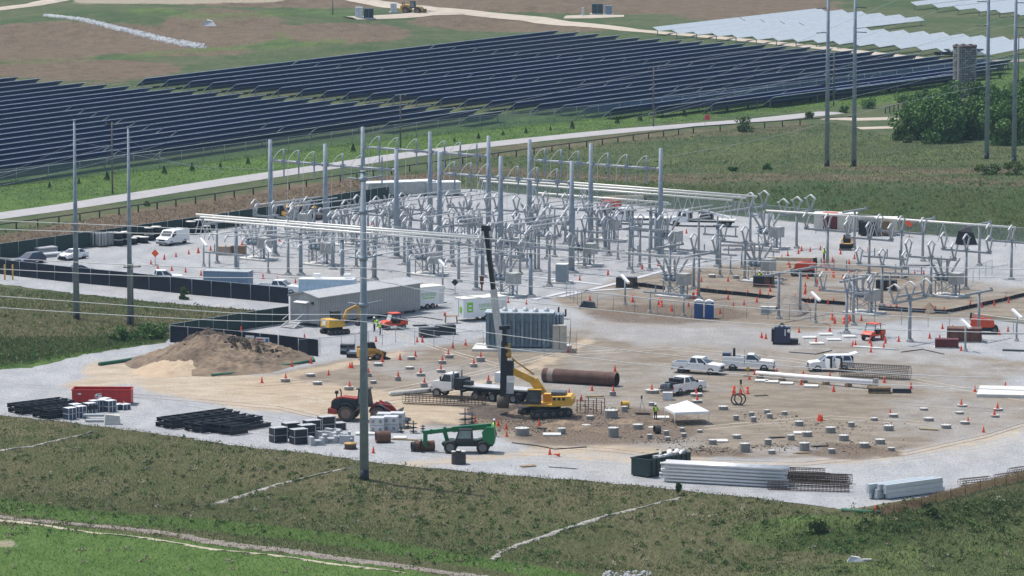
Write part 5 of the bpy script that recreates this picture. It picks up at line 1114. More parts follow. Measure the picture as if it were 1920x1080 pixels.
def bcrate():
    o = thing('lidded_crate', 'x', 'crate', (0, 0, 0), 0, 'black crates with pale lids stored at the front'); MB().box((0, 0, .38), (1.65, 1.1, .68)).build('body', blackst, o); MB().box((0, 0, .75), (1.7, 1.14, .05)).build('lid', mat('grey_lid', (.40, .40, .41), .6), o)
    for x in (-.75, .75):
        for s in (-1, 1): MB().box((x, s * .56, .38), (.05, .04, .7)).build('strap', alu, o)
    return o
KR2 = Kind(bcrate)
for x, y, l in [(522, 829, 2), (560, 832, 2), (545, 820, 2), (585, 815, 2), (575, 824, 2), (612, 808, 2), (595, 806, 1), (632, 806, 1)]:
    for k in range(l):
        p = at(x, y); p.z = .02 + k * .8; c = KR2(p, R(30)); auto('bcrate', c, ('lower ' if k == 0 else 'upper ') * (l > 1) + 'pale-lidded black crate', x, y - k * 15)
lm('black pale-lidded crates', 570, 815)
def block(h=.9, holes=False):
    o = thing('vault_block', 'x', 'concrete block', (0, 0, 0), 0, 'grey concrete vault blocks at the front'); mb = MB(); mb.box((0, 0, h * .28), (1.5, 1.1, h * .56)); mb.box((-.55, 0, h * .78), (.4, 1.1, h * .44)); mb.box((.6, 0, h * .7), (.3, 1.1, h * .28)); mb.build('body', mat('light_block', (.36, .375, .39), .8, 0, .1), o)
    MB().box((0, -.56, h * .3), (.5, .03, h * .25)).build('opening', conc_d, o); return o
KBk = Kind(block)
for x, y, a in [(593, 834, 20), (618, 830, 10), (604, 823, 50), (634, 826, 30), (644, 822, 5), (625, 818, 40), (650, 831, 70)]: auto('block', KBk(at(x, y, .02), R(a), None, 1.0), 'grey stepped concrete vault block', x, y)
def wblock():
    o = thing('duct_block', 'x', 'concrete block', (0, 0, 0), 0, 'pale concrete duct blocks stacked by the loader'); MB().box((0, 0, .4), (1.5, 1.5, .8)).build('body', mat('pale_block', (.48, .49, .50), .8, 0, .08), o)
    for x in (-.4, .4): MB().box((x, -.755, .42), (.3, .03, .34)).build('opening', conc_d, o)
    return o
KW = Kind(wblock)
for i, (x, y) in enumerate([(708, 811), (733, 809), (721, 803), (745, 802)]):
    for k in range(2): p = at(x, y); p.z = .02 + k * .84; auto('wblock', KW(p, R(-6)), ('lower' if k == 0 else 'upper') + ' pale duct block', x, y - 14 * k)
lm('pale duct blocks', 725, 797)
o = MB().box((0, 0, .12), (2.6, 1.4, .2)).build('spare_slab', conc_w); o.location = at(690, 815); tag(o, 'flat white slab left of the pale duct blocks', 'slab')
def drum(label, px, py, r, h, lying, deg, m, key=None):
    o = thing('steel_ring', label, 'steel ring', at(px, py), R(deg)); n = 20; vs = []
    for rr, z in ((r, 0), (r, h), (r * .9, h), (r * .9, 0)): vs += [(rr * math.cos(2 * math.pi * k / n), rr * math.sin(2 * math.pi * k / n), z) for k in range(n)] if not lying else [(z - h / 2, rr * math.cos(2 * math.pi * k / n), r + rr * math.sin(2 * math.pi * k / n)) for k in range(n)]
    MB().add(vs, [(i * n + k, i * n + (k + 1) % n, (i + 1) % 4 * n + (k + 1) % n, (i + 1) % 4 * n + k) for i in range(4) for k in range(n)]).build('ring', m, o)
    if key: lm(key, px, py)
    return o
dk = mat('dark_casing_ring', (.055, .05, .05), .8, 0, .3)
drum('dark upright casing ring with pale lugs in front of the green telehandler', 860, 870, .74, 1.25, False, 0, dk, 'upright casing ring'); drum('brown casing ring lying beside the pale duct blocks', 718, 830, .62, 1.5, True, 12, rust); drum('brown casing ring lying behind the telehandler forks', 796, 846, .55, 2.0, True, 15, rust); drum('dark ring lying left of the brown one behind the forks', 778, 846, .5, .7, True, 15, dk); drum('yellow pipe ring lying on the dirt left of the tent', 1172, 766, .42, .75, True, 20, yellow, 'yellow pipe ring'); drum('dark ring resting on the dirt in front of the tent', 1232, 813, .45, .6, True, 200, dk)
for x in (-.45, .45): pass
for i, (dx, dy) in enumerate(((-.5, -.3), (.5, -.25), (0, .35))):
    q = MB().lathe([(.2, 0), (.26, .06), (.2, .12)], 12).build('lifting_ring', offwhite); q.location = at(860, 870) + Vector((dx, dy, 1.27)); tag(q, ['pale lifting ring on the left of the upright casing', 'pale lifting ring on the right of the upright casing', 'pale lifting ring at the back of the upright casing'][i], 'ring')
o = thing('cable_spool', 'flat brown cable spool standing left of the tall tapered pole', 'spool', at(657, 842)); MB().lathe([(.72, 0), (.72, .1)], 18).build('flange', rust, o); MB().lathe([(.6, .1), (.62, .5), (.6, .55)], 18).build('coil', mat('spool_coil', (.10, .08, .065), .9), o); MB().lathe([(.68, .55), (.68, .64)], 18).build('flange', oldyel, o)
o = thing('cracked_block', 'weathered grey block leaning near the banded crates', 'concrete block', at(211, 796), R(10)); MB().hull4([(-.9, -.4, 0), (.8, -.4, 0), (.9, .5, 0), (-.9, .5, 0)], [(-.75, -.1, 1.1), (.75, -.25, .95), (.8, .4, 1.0), (-.8, .4, 1.1)]).build('body', concrete, o)
for i, (x, y) in enumerate([(180, 791), (176, 786)]):
    q = MB().box((0, 0, .15 + i * .3), (2.2, 1.0, .22)).build('panel_stack', galv); q.location = at(x, y); tag(q, ['grey metal panels stacked in front of the banded crates', 'upper bluish panels on the stack before the banded crates'][i], 'panels')
# ------------------------------------------------------------------ piers, cones, heaps and small things of the yard
def S(py): return .0133 * (py + 520)
PIER = [(535, 716, 85, .4), (582, 706, 80, .35), (595, 721, 85, .35), (654, 731, 85, .4), (691, 706, 60, .4), (709, 686, 85, .35), (771, 674, 72, .35), (768, 692, 78, .3), (842, 671, 80, .4), (829, 682, 70, .4), (827, 698, 80, .35), (789, 705, 80, .35), (746, 714, 55, .5), (700, 719, 60, .35), (795, 726, 65, .5), (888, 688, 68, .4), (901, 678, 78, .55), (917, 723, 50, .6),
 (1149, 742, 60, .5), (1223, 737, 124, .4), (1171, 772, 60, .6), (1222, 761, 60, .4), (1146, 783, 122, .85), (1150, 819, 98, 1.0), (979, 816, 130, .8), (1099, 803, 80, .4), (1053, 813, 75, .6), (1196, 804, 95, .5), (1218, 823, 50, .5), (1249, 816, 50, .5), (1252, 826, 48, .4), (1279, 809, 50, .4), (1282, 819, 52, .4), (1262, 764, 78, .3), (1306, 743, 110, .35), (1307, 755, 92, .3), (1356, 768, 90, .4), (1380, 788, 52, .55), (1409, 781, 52, .5), (1413, 791, 54, .55), (1438, 775, 54, .4), (1443, 784, 54, .5), (1471, 778, 54, .4), (1312, 811, 52, .3), (1336, 833, 75, .5), (1381, 822, 78, .4), (1397, 847, 92, .9), (1447, 851, 68, .4), (1440, 834, 66, .6), (1483, 825, 66, .55), (1498, 798, 82, .5), (1513, 818, 90, .5), (1508, 845, 92, .85), (1557, 811, 92, .6), (1559, 850, 66, .5), (1582, 826, 92, .6), (1596, 800, 62, .5), (1620, 839, 92, .5), (1650, 832, 92, .5), (1671, 845, 66, .35), (1666, 807, 92, .55), (1675, 782, 86, .35), (1639, 789, 66, .35), (1741, 789, 92, .35), (1732, 769, 76, .25), (1799, 776, 76, .25), (1804, 762, 90, .2), (1774, 803, 92, .4), (1809, 795, 86, .3), (1866, 782, 76, .25), (1871, 770, 86, .25), (1106, 786, 70, .4), (1335, 520, 70, .4), (1640, 517, 70, .4), (1380, 522, 60, .4)]
pr1 = MB().lathe([(.58, -.2), (.58, .38), (.56, .4)], 20, flat=False)
def pier():
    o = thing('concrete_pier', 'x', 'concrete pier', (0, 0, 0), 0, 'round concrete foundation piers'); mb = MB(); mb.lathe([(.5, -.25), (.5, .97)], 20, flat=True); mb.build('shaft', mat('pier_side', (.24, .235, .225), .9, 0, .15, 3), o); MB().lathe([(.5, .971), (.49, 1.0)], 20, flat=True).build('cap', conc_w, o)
    for k in range(6): t = k * math.pi / 3; MB().tube((.33 * math.cos(t), .33 * math.sin(t), 1.0), (.33 * math.cos(t), .33 * math.sin(t), 1.35), .016, n=5).build('anchor_bolt', galv_d, o)
    return o
KPI = Kind(pier); PTOP = []
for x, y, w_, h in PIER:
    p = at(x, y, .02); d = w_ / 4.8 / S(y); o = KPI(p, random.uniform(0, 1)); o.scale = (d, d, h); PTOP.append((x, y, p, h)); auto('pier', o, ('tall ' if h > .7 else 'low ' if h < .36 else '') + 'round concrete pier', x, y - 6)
CONE = [(283, 496), (296, 504), (308, 487), (330, 482), (354, 477), (372, 474), (322, 508), (348, 511), (377, 517), (395, 470), (371, 475), (454, 460), (524, 453), (493, 523), (520, 527), (554, 531), (697, 424), (452, 623), (547, 688), (583, 682), (491, 718), (616, 704), (656, 690), (660, 690.5), (571, 636), (687, 684), (705, 641), (750, 675), (779, 669), (849, 653), (873, 648), (782, 642), (792, 642), (807, 575), (819, 575), (811, 577), (717, 679), (688, 675), (953, 568), (987, 571), (1106, 564), (1153, 697), (1065, 661), (1110, 733), (1067, 740), (1090, 752), (1235, 572), (1259, 583), (1291, 575), (1186, 567), (934, 799), (949, 805), (950, 819), (1011, 798), (1031, 853), (700, 850), (891, 792), (1260, 584), (1350, 588), (1375, 576), (1395, 572), (1419, 567), (1365, 562), (1362, 551), (1402, 553), (1425, 551), (1441, 560), (1444, 547), (1510, 549), (1491, 562), (1515, 568), (1525, 565), (1553, 571), (1563, 568), (1537, 546), (1428, 634), (1436, 636), (1498, 624), (1530, 644), (1556, 622), (1565, 607), (1585, 602), (1594, 602), (1415, 703), (1405, 712), (1456, 701), (1506, 706), (1556, 709), (1502, 722), (1563, 735), (1375, 742), (1388, 738), (1631, 644), (1634, 650), (1654, 637), (1660, 644), (1657, 655), (1685, 641), (1604, 648), (1599, 650), (1670, 582), (1681, 577), (1754, 584), (1770, 586), (1730, 587), (1819, 575), (1841, 577), (1864, 573), (1885, 563), (1891, 568), (1767, 617), (1786, 620), (1890, 622), (1874, 628), (1802, 658), (1743, 635), (1762, 638), (1633, 661), (1658, 718), (1708, 729), (1828, 735), (1885, 729), (1615, 602), (1592, 600), (1565, 603), (1669, 778), (1815, 795), (1844, 811), (1535, 789), (1538, 790), (1541, 789), (1642, 961), (1087, 526), (1140, 516), (1204, 505), (1234, 499), (1315, 529), (1365, 528), (1326, 547), (1287, 438), (1321, 441), (1200, 430), (1345, 489), (1466, 486), (1477, 480), (1497, 476), (1503, 471), (1519, 472), (1538, 469), (1576, 477), (1561, 492), (1592, 496), (1602, 486), (1628, 470), (1560, 507), (1549, 507), (1514, 523), (1532, 533), (1510, 538), (1537, 546), (1509, 552), (1481, 502), (1580, 523), (1596, 510), (1602, 522), (1715, 516), (1732, 515), (1794, 458), (1660, 640), (1390, 741)]
PCONE = [(535, 716), (654, 731), (691, 706), (827, 698), (789, 705), (746, 714), (795, 726), (888, 688), (901, 678), (842, 671), (917, 723), (1223, 737), (1149, 742), (1306, 743), (1307, 755), (1804, 762), (1866, 782), (1871, 770), (829, 682)]
def cone():
    o = thing('traffic_cone', 'x', 'traffic cone', (0, 0, 0), 0, 'orange traffic cones'); MB().lathe([(.2, .05), (.165, .22), (.05, .86), (.03, .88)], 12).build('cone_body', orange, o); MB().box((0, 0, .025), (.46, .46, .05)).build('base', orange, o)
    MB().lathe([(.142, .35), (.113, .5)], 12).build('reflective_band', mat('cone_white_band', (.75, .6, .55), .5), o); return o
KCO = Kind(cone)
for x, y in CONE: auto('cone', KCO(g(x, y) + Vector((0, 0, .02)), random.uniform(0, 1), None, random.uniform(.74, .9)), 'orange traffic cone', x, y - 5)
for x, y in PCONE:
    h = min(PTOP, key=lambda t: abs(t[0] - x) + abs(t[1] - y)); p = h[2].copy(); p.z = .02 + h[3]; p += Vector((random.uniform(-.1, .1), -.05, 0)); auto('pcone', KCO(p, .3, None, .75), 'orange cone on a concrete pier', x, y - 14)
q = KCO(at(1049, 853, .2), 0, 'fallen orange cone lying on its side in the front gravel'); q.rotation_euler = (0, R(-80), .2)
# dirt heaps
def heap(name, label, cat, px, py, rx, ry, h, rz, m, seed, bumps=1.0, n=46, key=None, m2=None, flat=.75):
    o = thing(name, label, cat, at(px, py, 0), rz); vs = []; fs = []; k = n * 2
    for i in range(n):
        r = i / (n - 1)
        for j in range(k):
            t = 2 * math.pi * j / k; x, y = rx * r * math.cos(t), ry * r * math.sin(t); e = 1 + .16 * noise.noise(Vector((math.cos(t) * 1.5, math.sin(t) * 1.5, seed)))
            z = h * max(0, 1 - (r / 1.0) ** 1.35) ** flat; z *= 1 + .35 * noise.noise(Vector((x * .22, y * .22, seed)))
            z += bumps * (.28 * noise.noise(Vector((x * .9, y * .9, seed + 3))) + .16 * noise.noise(Vector((x * 2.3, y * 2.3, seed + 7)))) * min(1, (1 - r) * 4)
            vs.append((x * e, y * e, max(z, -.02) if r < 1 else -.1))
    fs = [(i * k + j, i * k + (j + 1) % k, (i + 1) * k + (j + 1) % k, (i + 1) * k + j) for i in range(n - 1) for j in range(k)]
    MB().add(vs, fs, False).build('mound', m, o)
    if key: lm(key, px, py - 15)
    return o
hm_ = mat('clay_and_topsoil', (.27, .20, .135), 1, 0, .3, .3, (.095, .07, .052), bump=.8); hs = mat('tan_sandy_clay', (.46, .36, .25), 1, 0, .2, .5, (.38, .28, .19), bump=.4); hd = mat('dark_clods', (.085, .065, .05), 1, 0, .4, 1.2, bump=1)
o = heap('dirt_stockpile', 'large brown dirt stockpile with dark clods along its crest', 'dirt pile', 418, 678, 10.0, 12.5, 2.9, R(-8), hm_, 2.2, 1.5, n=60, key='dirt stockpile', flat=1.0)
heap('topsoil_heap', 'dark clod-strewn topsoil along the crest behind the stockpile', 'dirt pile', 400, 668, 7.2, 7.5, 3.15, R(-10), hd, 6.7, 2.2, 46, flat=1.0)
mb = MB(); r_ = random.Random(9)
for k in range(900):
    t = r_.gauss(0, 1); x = -1.2 + r_.gauss(0, 3.6); y = 1.2 - .08 * x + r_.gauss(1.0, 2.2); rr = math.hypot(x / 10, y / 12.5); z = 2.9 * max(0, 1 - rr ** 1.35) - .05; s = r_.uniform(.12, .42)
    if rr < .75: mb.box((x, y, z + .05), (s * 1.4, s, s), r_.uniform(0, 3), .6)
mb.build('clods', hd, o)['kind'] = 'stuff'
heap('sand_heap', 'pale tan sandy apron on the near left side of the stockpile', 'dirt pile', 345, 691, 5.5, 8, 1.5, R(-20), hs, 5.1, .4, flat=1.0)
heap('soil_heap', 'low brown heap at the left tail of the stockpile', 'dirt pile', 272, 680, 2.5, 5, .6, 0, hm_, 8.3, .5)
heap('spoil_heap', 'grey brown spoil heap beside the mesh fence in the right yard', 'dirt pile', 1470, 580, 3.6, 8, 1.7, 0, mat('grey_spoil', (.20, .175, .15), 1, 0, .3, .8), 3.3, .5, 26, 'grey spoil heap'); heap('spoil_heap', 'small pointed earth heap below the right breaker', 'dirt pile', 1743, 586, .9, 2, 1.2, 0, hm_, 4.4, .2, 16)
for i, (x, y, rx, h) in enumerate([(930, 774, 3.2, .5), (985, 778, 2.6, .45), (960, 770, 2.2, .6), (1060, 800, 2.5, .35), (1105, 806, 1.8, .3), (1195, 792, 2.0, .35), (905, 766, 1.8, .35)]):
    heap('mud_heap', 'x', 'mud heap', x, y, rx, rx * 1.6, h, i, hd if i in (0, 2, 6) else hm_, 1.3 * i, .9, 18); auto('mud', bpy.data.objects[[k for k in bpy.data.objects.keys() if k.startswith('mud_heap')][-1]], 'low heap of dark churned soil', x, y)
def sock(label, P, r, m, z=None, name='filter_sock', cat='erosion sock'):
    W = [g(*p) + Vector((0, 0, r * .8)) for p in P]; o = W[0].copy(); one(MB().path([w - o for w in W], r, 8), name, m, label, cat, o)
sk = mat('green_filter_sock', (.035, .12, .075), .9, 0, .25, 2); sock('green filter sock curving along the right foot of the stockpile', [(396, 706), (430, 704), (462, 700), (500, 693), (540, 687), (568, 682), (588, 679), (586, 674), (574, 673)], .2, sk); sock('green filter sock lying left of the stockpile', [(186, 686), (222, 681), (266, 674)], .24, sk); sock('green filter sock in the grass by the bottom right cone', [(1580, 958), (1610, 961), (1655, 964)], .17, sk)
def silt(label, P): fence('silt_fence', label, P, .55, mesh_b, step_=2.2, postm=wood, r=.03, rail=False, z=.02, cat='silt fence', fabric='silt_fabric')
silt('black silt fence in front of the left breaker in the right yard', [(1180, 536), (1215, 540), (1247, 544)]); silt('black silt fence from the cones to the mesh fence', [(1307, 547), (1345, 551), (1400, 556), (1487, 566), (1585, 573)]); silt('black silt fence running up toward the right edge', [(1647, 582), (1710, 586), (1772, 589), (1830, 577), (1880, 566), (1935, 553)])
fence('snow_fence', 'faded orange snow fence along the grass at the bottom right corner', [(1652, 968), (1700, 958), (1755, 941), (1810, 928), (1865, 912), (1930, 897)], .95, snowm, step_=2.6, postm=rust, r=.03, rail=False, fabric='orange_mesh')
for P, lab in [([(1090, 577), (1150, 583), (1190, 587), (1232, 592), (1296, 598), (1356, 597), (1400, 597), (1480, 600), (1560, 602), (1640, 606), (1740, 613), (1860, 621), (1940, 627)], 'long temporary mesh fence across the right side of the yard'), ([(1062, 556), (1090, 577)], 'short mesh fence panel at the corner of the long one'), ([(560, 668), (640, 662), (742, 643), (850, 655), (906, 650)], 'mesh fence panels left of the power transformer'), ([(1070, 622), (1068, 662), (1020, 668)], 'mesh fence panels right of the power transformer'), ([(1860, 515), (1800, 540), (1760, 556)], 'mesh fence panels near the upper right breaker')]:
    fence('mesh_fence', lab, P, 2.0, chain, step_=3.1, postm=galv_d, r=.035, z=0, fabric='mesh_panel')
fence('chain_link_fence', 'chain link fence along the foot of the grass bank', [(900, 357), (1000, 367), (1200, 387), (1330, 400), (1480, 416), (1700, 438), (1935, 457)], 2.2, chain_d, step_=6, z=0, fabric='mesh_panel')
fence('solar_fence', 'tall chain link fence along the near side of the solar fields', [(-30, 352), (150, 332), (300, 316), (500, 290), (700, 265), (900, 244), (1040, 230), (1280, 205), (1500, 176), (1650, 158), (1800, 140), (1950, 122)], 2.6, chain_d, step_=6.5, fabric='mesh_panel')
fence('rail_fence', 'long low dark timber post fence along the access road', [(-10, 436), (150, 414), (330, 387), (510, 360), (700, 332), (900, 303), (1100, 276), (1300, 249), (1400, 242), (1500, 235), (1600, 229)], 1.1, None, step_=5.2, postm=oldwood, r=.13, rail=True, cat='fence'); fence('rail_fence', 'short timber post fence leading to the big trees', [(1660, 213), (1700, 201), (1720, 195)], 1.1, None, step_=3, postm=oldwood, r=.12)
# odd pieces on the ground
o = thing('light_tower', 'black and navy generator box with a round dial in the right yard', 'generator', at(1467, 645), R(-6)); MB().box((0, 0, 1.2), (1.9, 1.5, 1.9)).build('body', dblue, o); MB().box((-1.15, 0, 1.1), (.3, 1.4, 1.5)).build('side_panel', blackst, o); mb = MB(); mb.tube((.8, -.76, 1.7), (.8, -.79, 1.7), .22, n=14); mb.build('dial', white, o); mb = MB(); mb.box((.35, -.77, 1.5), (.18, .04, .8)); mb.build('handle_panel', alu, o); mb = MB(); mb.path([(-.4, 0, 2.15), (-.1, 0, 2.5), (.3, 0, 2.15)], .15, 6); mb.build('exhaust', black, o); mb = MB(); mb.box((1.4, 0, .4), (1.0, 1.2, .5)); mb.build('tow_box', blackst, o); mb = MB(); mb.box((0, 0, .15), (2.3, 1.5, .2)); mb.build('skid_base', black, o); lm('black generator box', 1467, 630)
o = thing('control_kiosk', 'plain blue grey control cabinet on a slab amid the breakers', 'cabinet', at(1054, 531), R(-14)); MB().box((0, 0, .12), (2.6, 2.2, .24)).build('pad', concrete, o); MB().box((0, 0, 1.4), (1.5, 1.4, 2.3)).build('body', mat('kiosk_paint', (.23, .27, .30), .5), o); MB().box((0, 0, 2.58), (1.56, 1.46, .08)).build('roof', offwhite, o); lm('blue grey control cabinet', 1054, 515)
o = thing('hose_coil', 'two big loops of black corrugated hose standing on the dirt', 'hose', at(1381, 760), R(-6)); 
for k, (x, y, r) in enumerate(((0, 0, .58), (.35, .5, .6))): MB().path([(x + r * math.cos(2 * math.pi * i / 22), y + .1 * math.sin(i), r + .05 + r * math.sin(2 * math.pi * i / 22)) for i in range(23)], .075, 6, False).build('loop', black, o)
MB().box((.2, .2, .08), (.9, .8, .12)).build('base', black, o); lm('black hose loops', 1381, 748)
def planks(label, px, py, deg, n, L, m, h=.08, w_=.22, key=None):
    o = thing('plank_pile', label, 'planks', at(px, py), R(deg)); r_ = random.Random(px)
    for k in range(n): MB().box((r_.uniform(-.2, .2), (k % 3) * w_ * 1.2, .04 + (k // 3) * h), (L * r_.uniform(.7, 1), w_, h), r_.uniform(-.12, .12)).build('plank', m, o)
    if key: lm(key, px, py)
    return o
for a in [('weathered planks lying left of the two front cones', 993, 876, 20, 6, 1.9, wood), ('long thin plank lying on the front gravel', 1052, 878, -18, 1, 3.4, oldwood), ('planks lying below a tall pier in the right field', 1504, 851, 12, 5, 1.7, wood), ('planks beside the pier row in the right field', 1458, 822, 10, 5, 2.0, oldwood), ('broken planks right of the lone cone in the dirt', 1740, 807, -20, 5, 2.1, wood), ('thin boards right of the black hose loops', 1427, 743, 14, 3, 1.9, oldwood), ('boards leaning by the pier group in the middle', 1090, 802, 20, 5, 2.4, oldwood), ('boards lying in mud near the excavator tracks', 1030, 806, -8, 6, 2.4, oldwood), ('pallet pieces left of the standing worker', 1205, 778, -10, 7, 1.6, oldwood), ('boards in front of the rusty casing', 1115, 745, 5, 6, 2.2, wood), ('pale boards in front of the tent', 1228, 802, 30, 3, 1.4, offwhite), ('boards near the front right piers', 1540, 838, 18, 4, 1.8, oldwood), ('brown planks right of the grey block panels', 760, 826, -12, 4, 3.2, wood), ('dark pallets right of the orange cart by the building', 790, 612, 10, 6, 1.9, black)]: planks(*a)
for x, y, L, a in [(1428, 715, 1.5, -6), (1447, 717, 1.5, -6), (1475, 720, 1.5, -6), (1521, 725, 1.6, -6), (1518, 634, 1.7, 5), (1531, 645, 1.7, 5), (1563, 638, 1.7, 5), (1548, 628, 1.6, 5), (1592, 632, 1.6, 5), (1505, 813, 1.9, 0), (1350, 828, 1.6, 0), (1240, 784, 1.7, 0), (1035, 816, 1.9, 0), (750, 822, 1.4, 0)]:
    q = MB().box((0, 0, .09), (L, 1.5, .16)).build('cover_slab', conc_w); q.location = at(x, y, .02); q.rotation_euler[2] = R(a); tag(q, None, 'slab', 'pale concrete cover slabs on the dirt'); auto('slab', q, 'flat pale cover slab', x, y)
P0, P1 = at(1418, 709), at(1640, 730); o = thing('steel_mast_section', 'long pale steel pole lying on timber blocks in the dirt', 'pole', P0, math.atan2(P1.y - P0.y, P1.x - P0.x)); L = (P1 - P0).length; MB().tube((0, 0, .62), (L, 0, .72), .24, .34, 14).build('shaft', mat('new_pale_pole', (.82, .80, .78), .5, .1, .04), o); MB().box((L + .1, 0, .72), (.12, 1.1, 1.0)).build('base_plate', cabinet, o)
for k in range(6): MB().box((.5 + k * (L - 1) / 5, 0, .2), (.4, 1.0, .38)).build('block', wood, o)
lm('long pale pole on blocks', 1530, 716)
for i, (x, y, m_, lab) in enumerate([(1648, 737, wood, 'bundle of weathered timber at the end of the long pale pole'), (1690, 736, dblue, 'dark blue bundled parts right of the timber bundle')]):
    o = thing('timber_bundle', lab, 'bundle', at(x, y), R(-4)); 
    for k in range(12 if i == 0 else 6): MB().box(((k % 2) * .1, -.5 + (k % 4) * .32, .14 + (k // 4) * .24), (2.4 if i == 0 else 2.0, .22, .2), random.uniform(-.06, .06)).build('piece', [m_, oldwood if i == 0 else blackst, m_][k % 3], o)
o = thing('brick_pallet', 'small pallet of white blocks behind the pickup with open tailgate', 'pallet', at(1252, 750), R(-4)); MB().box((0, 0, .45), (1.1, .9, .85)).build('block_stack', stripes('white_block_courses', (.66, .66, .66), (.45, .45, .45), 'Z', 2.2, .8), o)
for i, (x, y, a, lab) in enumerate([(1775, 652, -6, 'rusty red steel skid box nearest the long pale pole'), (1808, 640, -6, 'tall rusty brown steel box behind the red skid')]):
    o = thing('steel_skid', lab, 'steel box', at(x, y), R(a)); d = [(2.8, 1.4, 1.0), (4.2, 2.2, 1.6)][i]; MB().box((0, 0, d[2] / 2 + .1), d).build('body', [dred, rust][i], o); MB().box((0, 0, .08), (d[0] + .2, d[1], .12)).build('base', offwhite, o)
    for k in range(4): MB().box((-d[0] / 2 + .3 + k * d[0] / 3.4, -d[1] / 2 - .03, d[2] / 2 + .1), (.1, .06, d[2])).build('rib', dred, o)
lm('rusty steel skids', 1795, 640)
q = MB().bar((0, 0, .12), (8.5, -2.2, .12), .5, .2).build('plate_stack', mat('dark_plates', (.06, .075, .08), .6)); q.location = at(1880, 658); tag(q, 'dark flat plates stacked at the right edge of the yard', 'plates')
q = MB().tube((0, 0, .12), (5.2, -3.0, .12), .09, n=8).build('white_pole', white); q.location = at(1600, 651); tag(q, 'thin white pole lying beside the cones and right orange cart', 'pole')
q = MB().tube((0, 0, .22), (6.8, 4.5, .3), .3, n=12).build('concrete_pipe', concrete); q.location = at(731, 743); tag(q, 'grey pipe lying left of the truck crane cab', 'pipe')
for i, (x, y, a) in enumerate([(805, 632, 14), (835, 627, 14)]):
    o = thing('steel_bin', ['long black bin in front of the cargo trailer, left half', 'long black bin in front of the cargo trailer, right half'][i], 'bin', at(x, y), R(a)); MB().box((0, 0, .6), (2.4, 1.2, 1.15)).build('body', blackst, o)
    for k in range(4): MB().box((-1 + k * .65, -.62, .6), (.08, .05, 1.1)).build('rib', black, o)
lm('long black bins', 820, 620)
o = thing('pedestal_fan', 'black steel rack standing right of the power transformer', 'rack', at(1054, 598), R(-10)); mb = MB(); mb.box((0, 0, .4), (1.0, .8, .12)); mb.box((-.45, 0, .8), (.1, .8, 1.4)); mb.box((.45, 0, .8), (.1, .8, .9)); mb.build('frame', black, o)
q = MB().hull4([(-1.1, -.8, 0), (1.1, -.8, 0), (1.1, .8, 0), (-1.1, .8, 0)], [(-.5, -.6, .9), (1.0, -.5, .7), (1.0, .5, .7), (-.5, .5, .9)]).build('tarp_heap', mat('dark_tarp', (.035, .04, .05), .7)); q.location = at(1101, 577); tag(q, 'dark tarped heap at the corner of the mesh fence', 'tarp')
q = MB().hull4([(-1.6, -1, .0), (1.6, -1, .0), (1.7, 1, .0), (-1.5, 1, 0)], [(-1.2, -.8, 2.0), (1.0, -.6, 1.7), (.7, .7, 2.6), (-.6, .6, 2.4)]).build('tarp_bundle', black); q.location = at(1811, 458); tag(q, 'big black wrapped bundle at the foot of the right bank', 'tarp'); lm('big black wrapped bundle', 1811, 446)
def diamond(label, px, py, deg, m, h=2.1, s=.75, key=None):
    o = thing('warning_sign', label, 'sign', at(px, py), R(deg)); MB().box((0, 0, 0), (s, .03, s)).build('panel', m, o).location = (0, 0, h - .3); o.children[0].rotation_euler[1] = R(45) if True else 0
    MB().tube((0, .04, 0), (0, .04, h - .5), .04, n=6).build('post', galv_d, o); mb = MB(); mb.bar((-.5, .1, .05), (.5, .1, .05), .06); mb.bar((0, -.4, .05), (0, .6, .05), .06); mb.build('stand', black, o)
    if key: lm(key, px, py - 15)
oz = mat('sign_orange', (.85, .11, .03), .6, 0, .05); diamond('orange diamond sign among the cones in the left yard', 291, 498, -20, oz, 2.0, .8, 'orange diamond sign'); diamond('orange diamond sign right of the tan containers', 1705, 445, -10, oz, 2.4, .95, 'orange sign by the containers'); diamond('black diamond sign seen from its back behind the cargo trailer', 853, 552, -20, blackst, 1.9, .7)
diamond('yellow square sign beside the white service truck', 1402, 706, 0, yellow, 1.2, .4)
o = thing('flag_sign', 'bright pink flag sign beside the access road', 'sign', g(1322, 240), 0); pf = MB().box((0, 0, 2.0), (.95, .04, .95)); pf.build('panel', mat('pink_flag', (.85, .10, .14), .7), o).rotation_euler[1] = R(12); MB().tube((0, .05, 0), (0, .05, 2.2), .04, n=6).build('post', galv_d, o)
for i, (x, y) in enumerate([(420, 478), (448, 477)]):
    o = thing('brick_stack', ['tan pallet of boxes left of the first breaker', 'brown pallet of boxes just left of the first breaker'][i], 'pallet', at(x, y), R(-14)); MB().box((0, 0, .7), (1.9, 1.2, 1.1)).build('load', [mat('cardboard_tan', (.36, .27, .20), .9), mat('cardboard_brown', (.24, .15, .09), .9)][i], o); MB().box((0, 0, .07), (2, 1.3, .12)).build('base', wood, o)
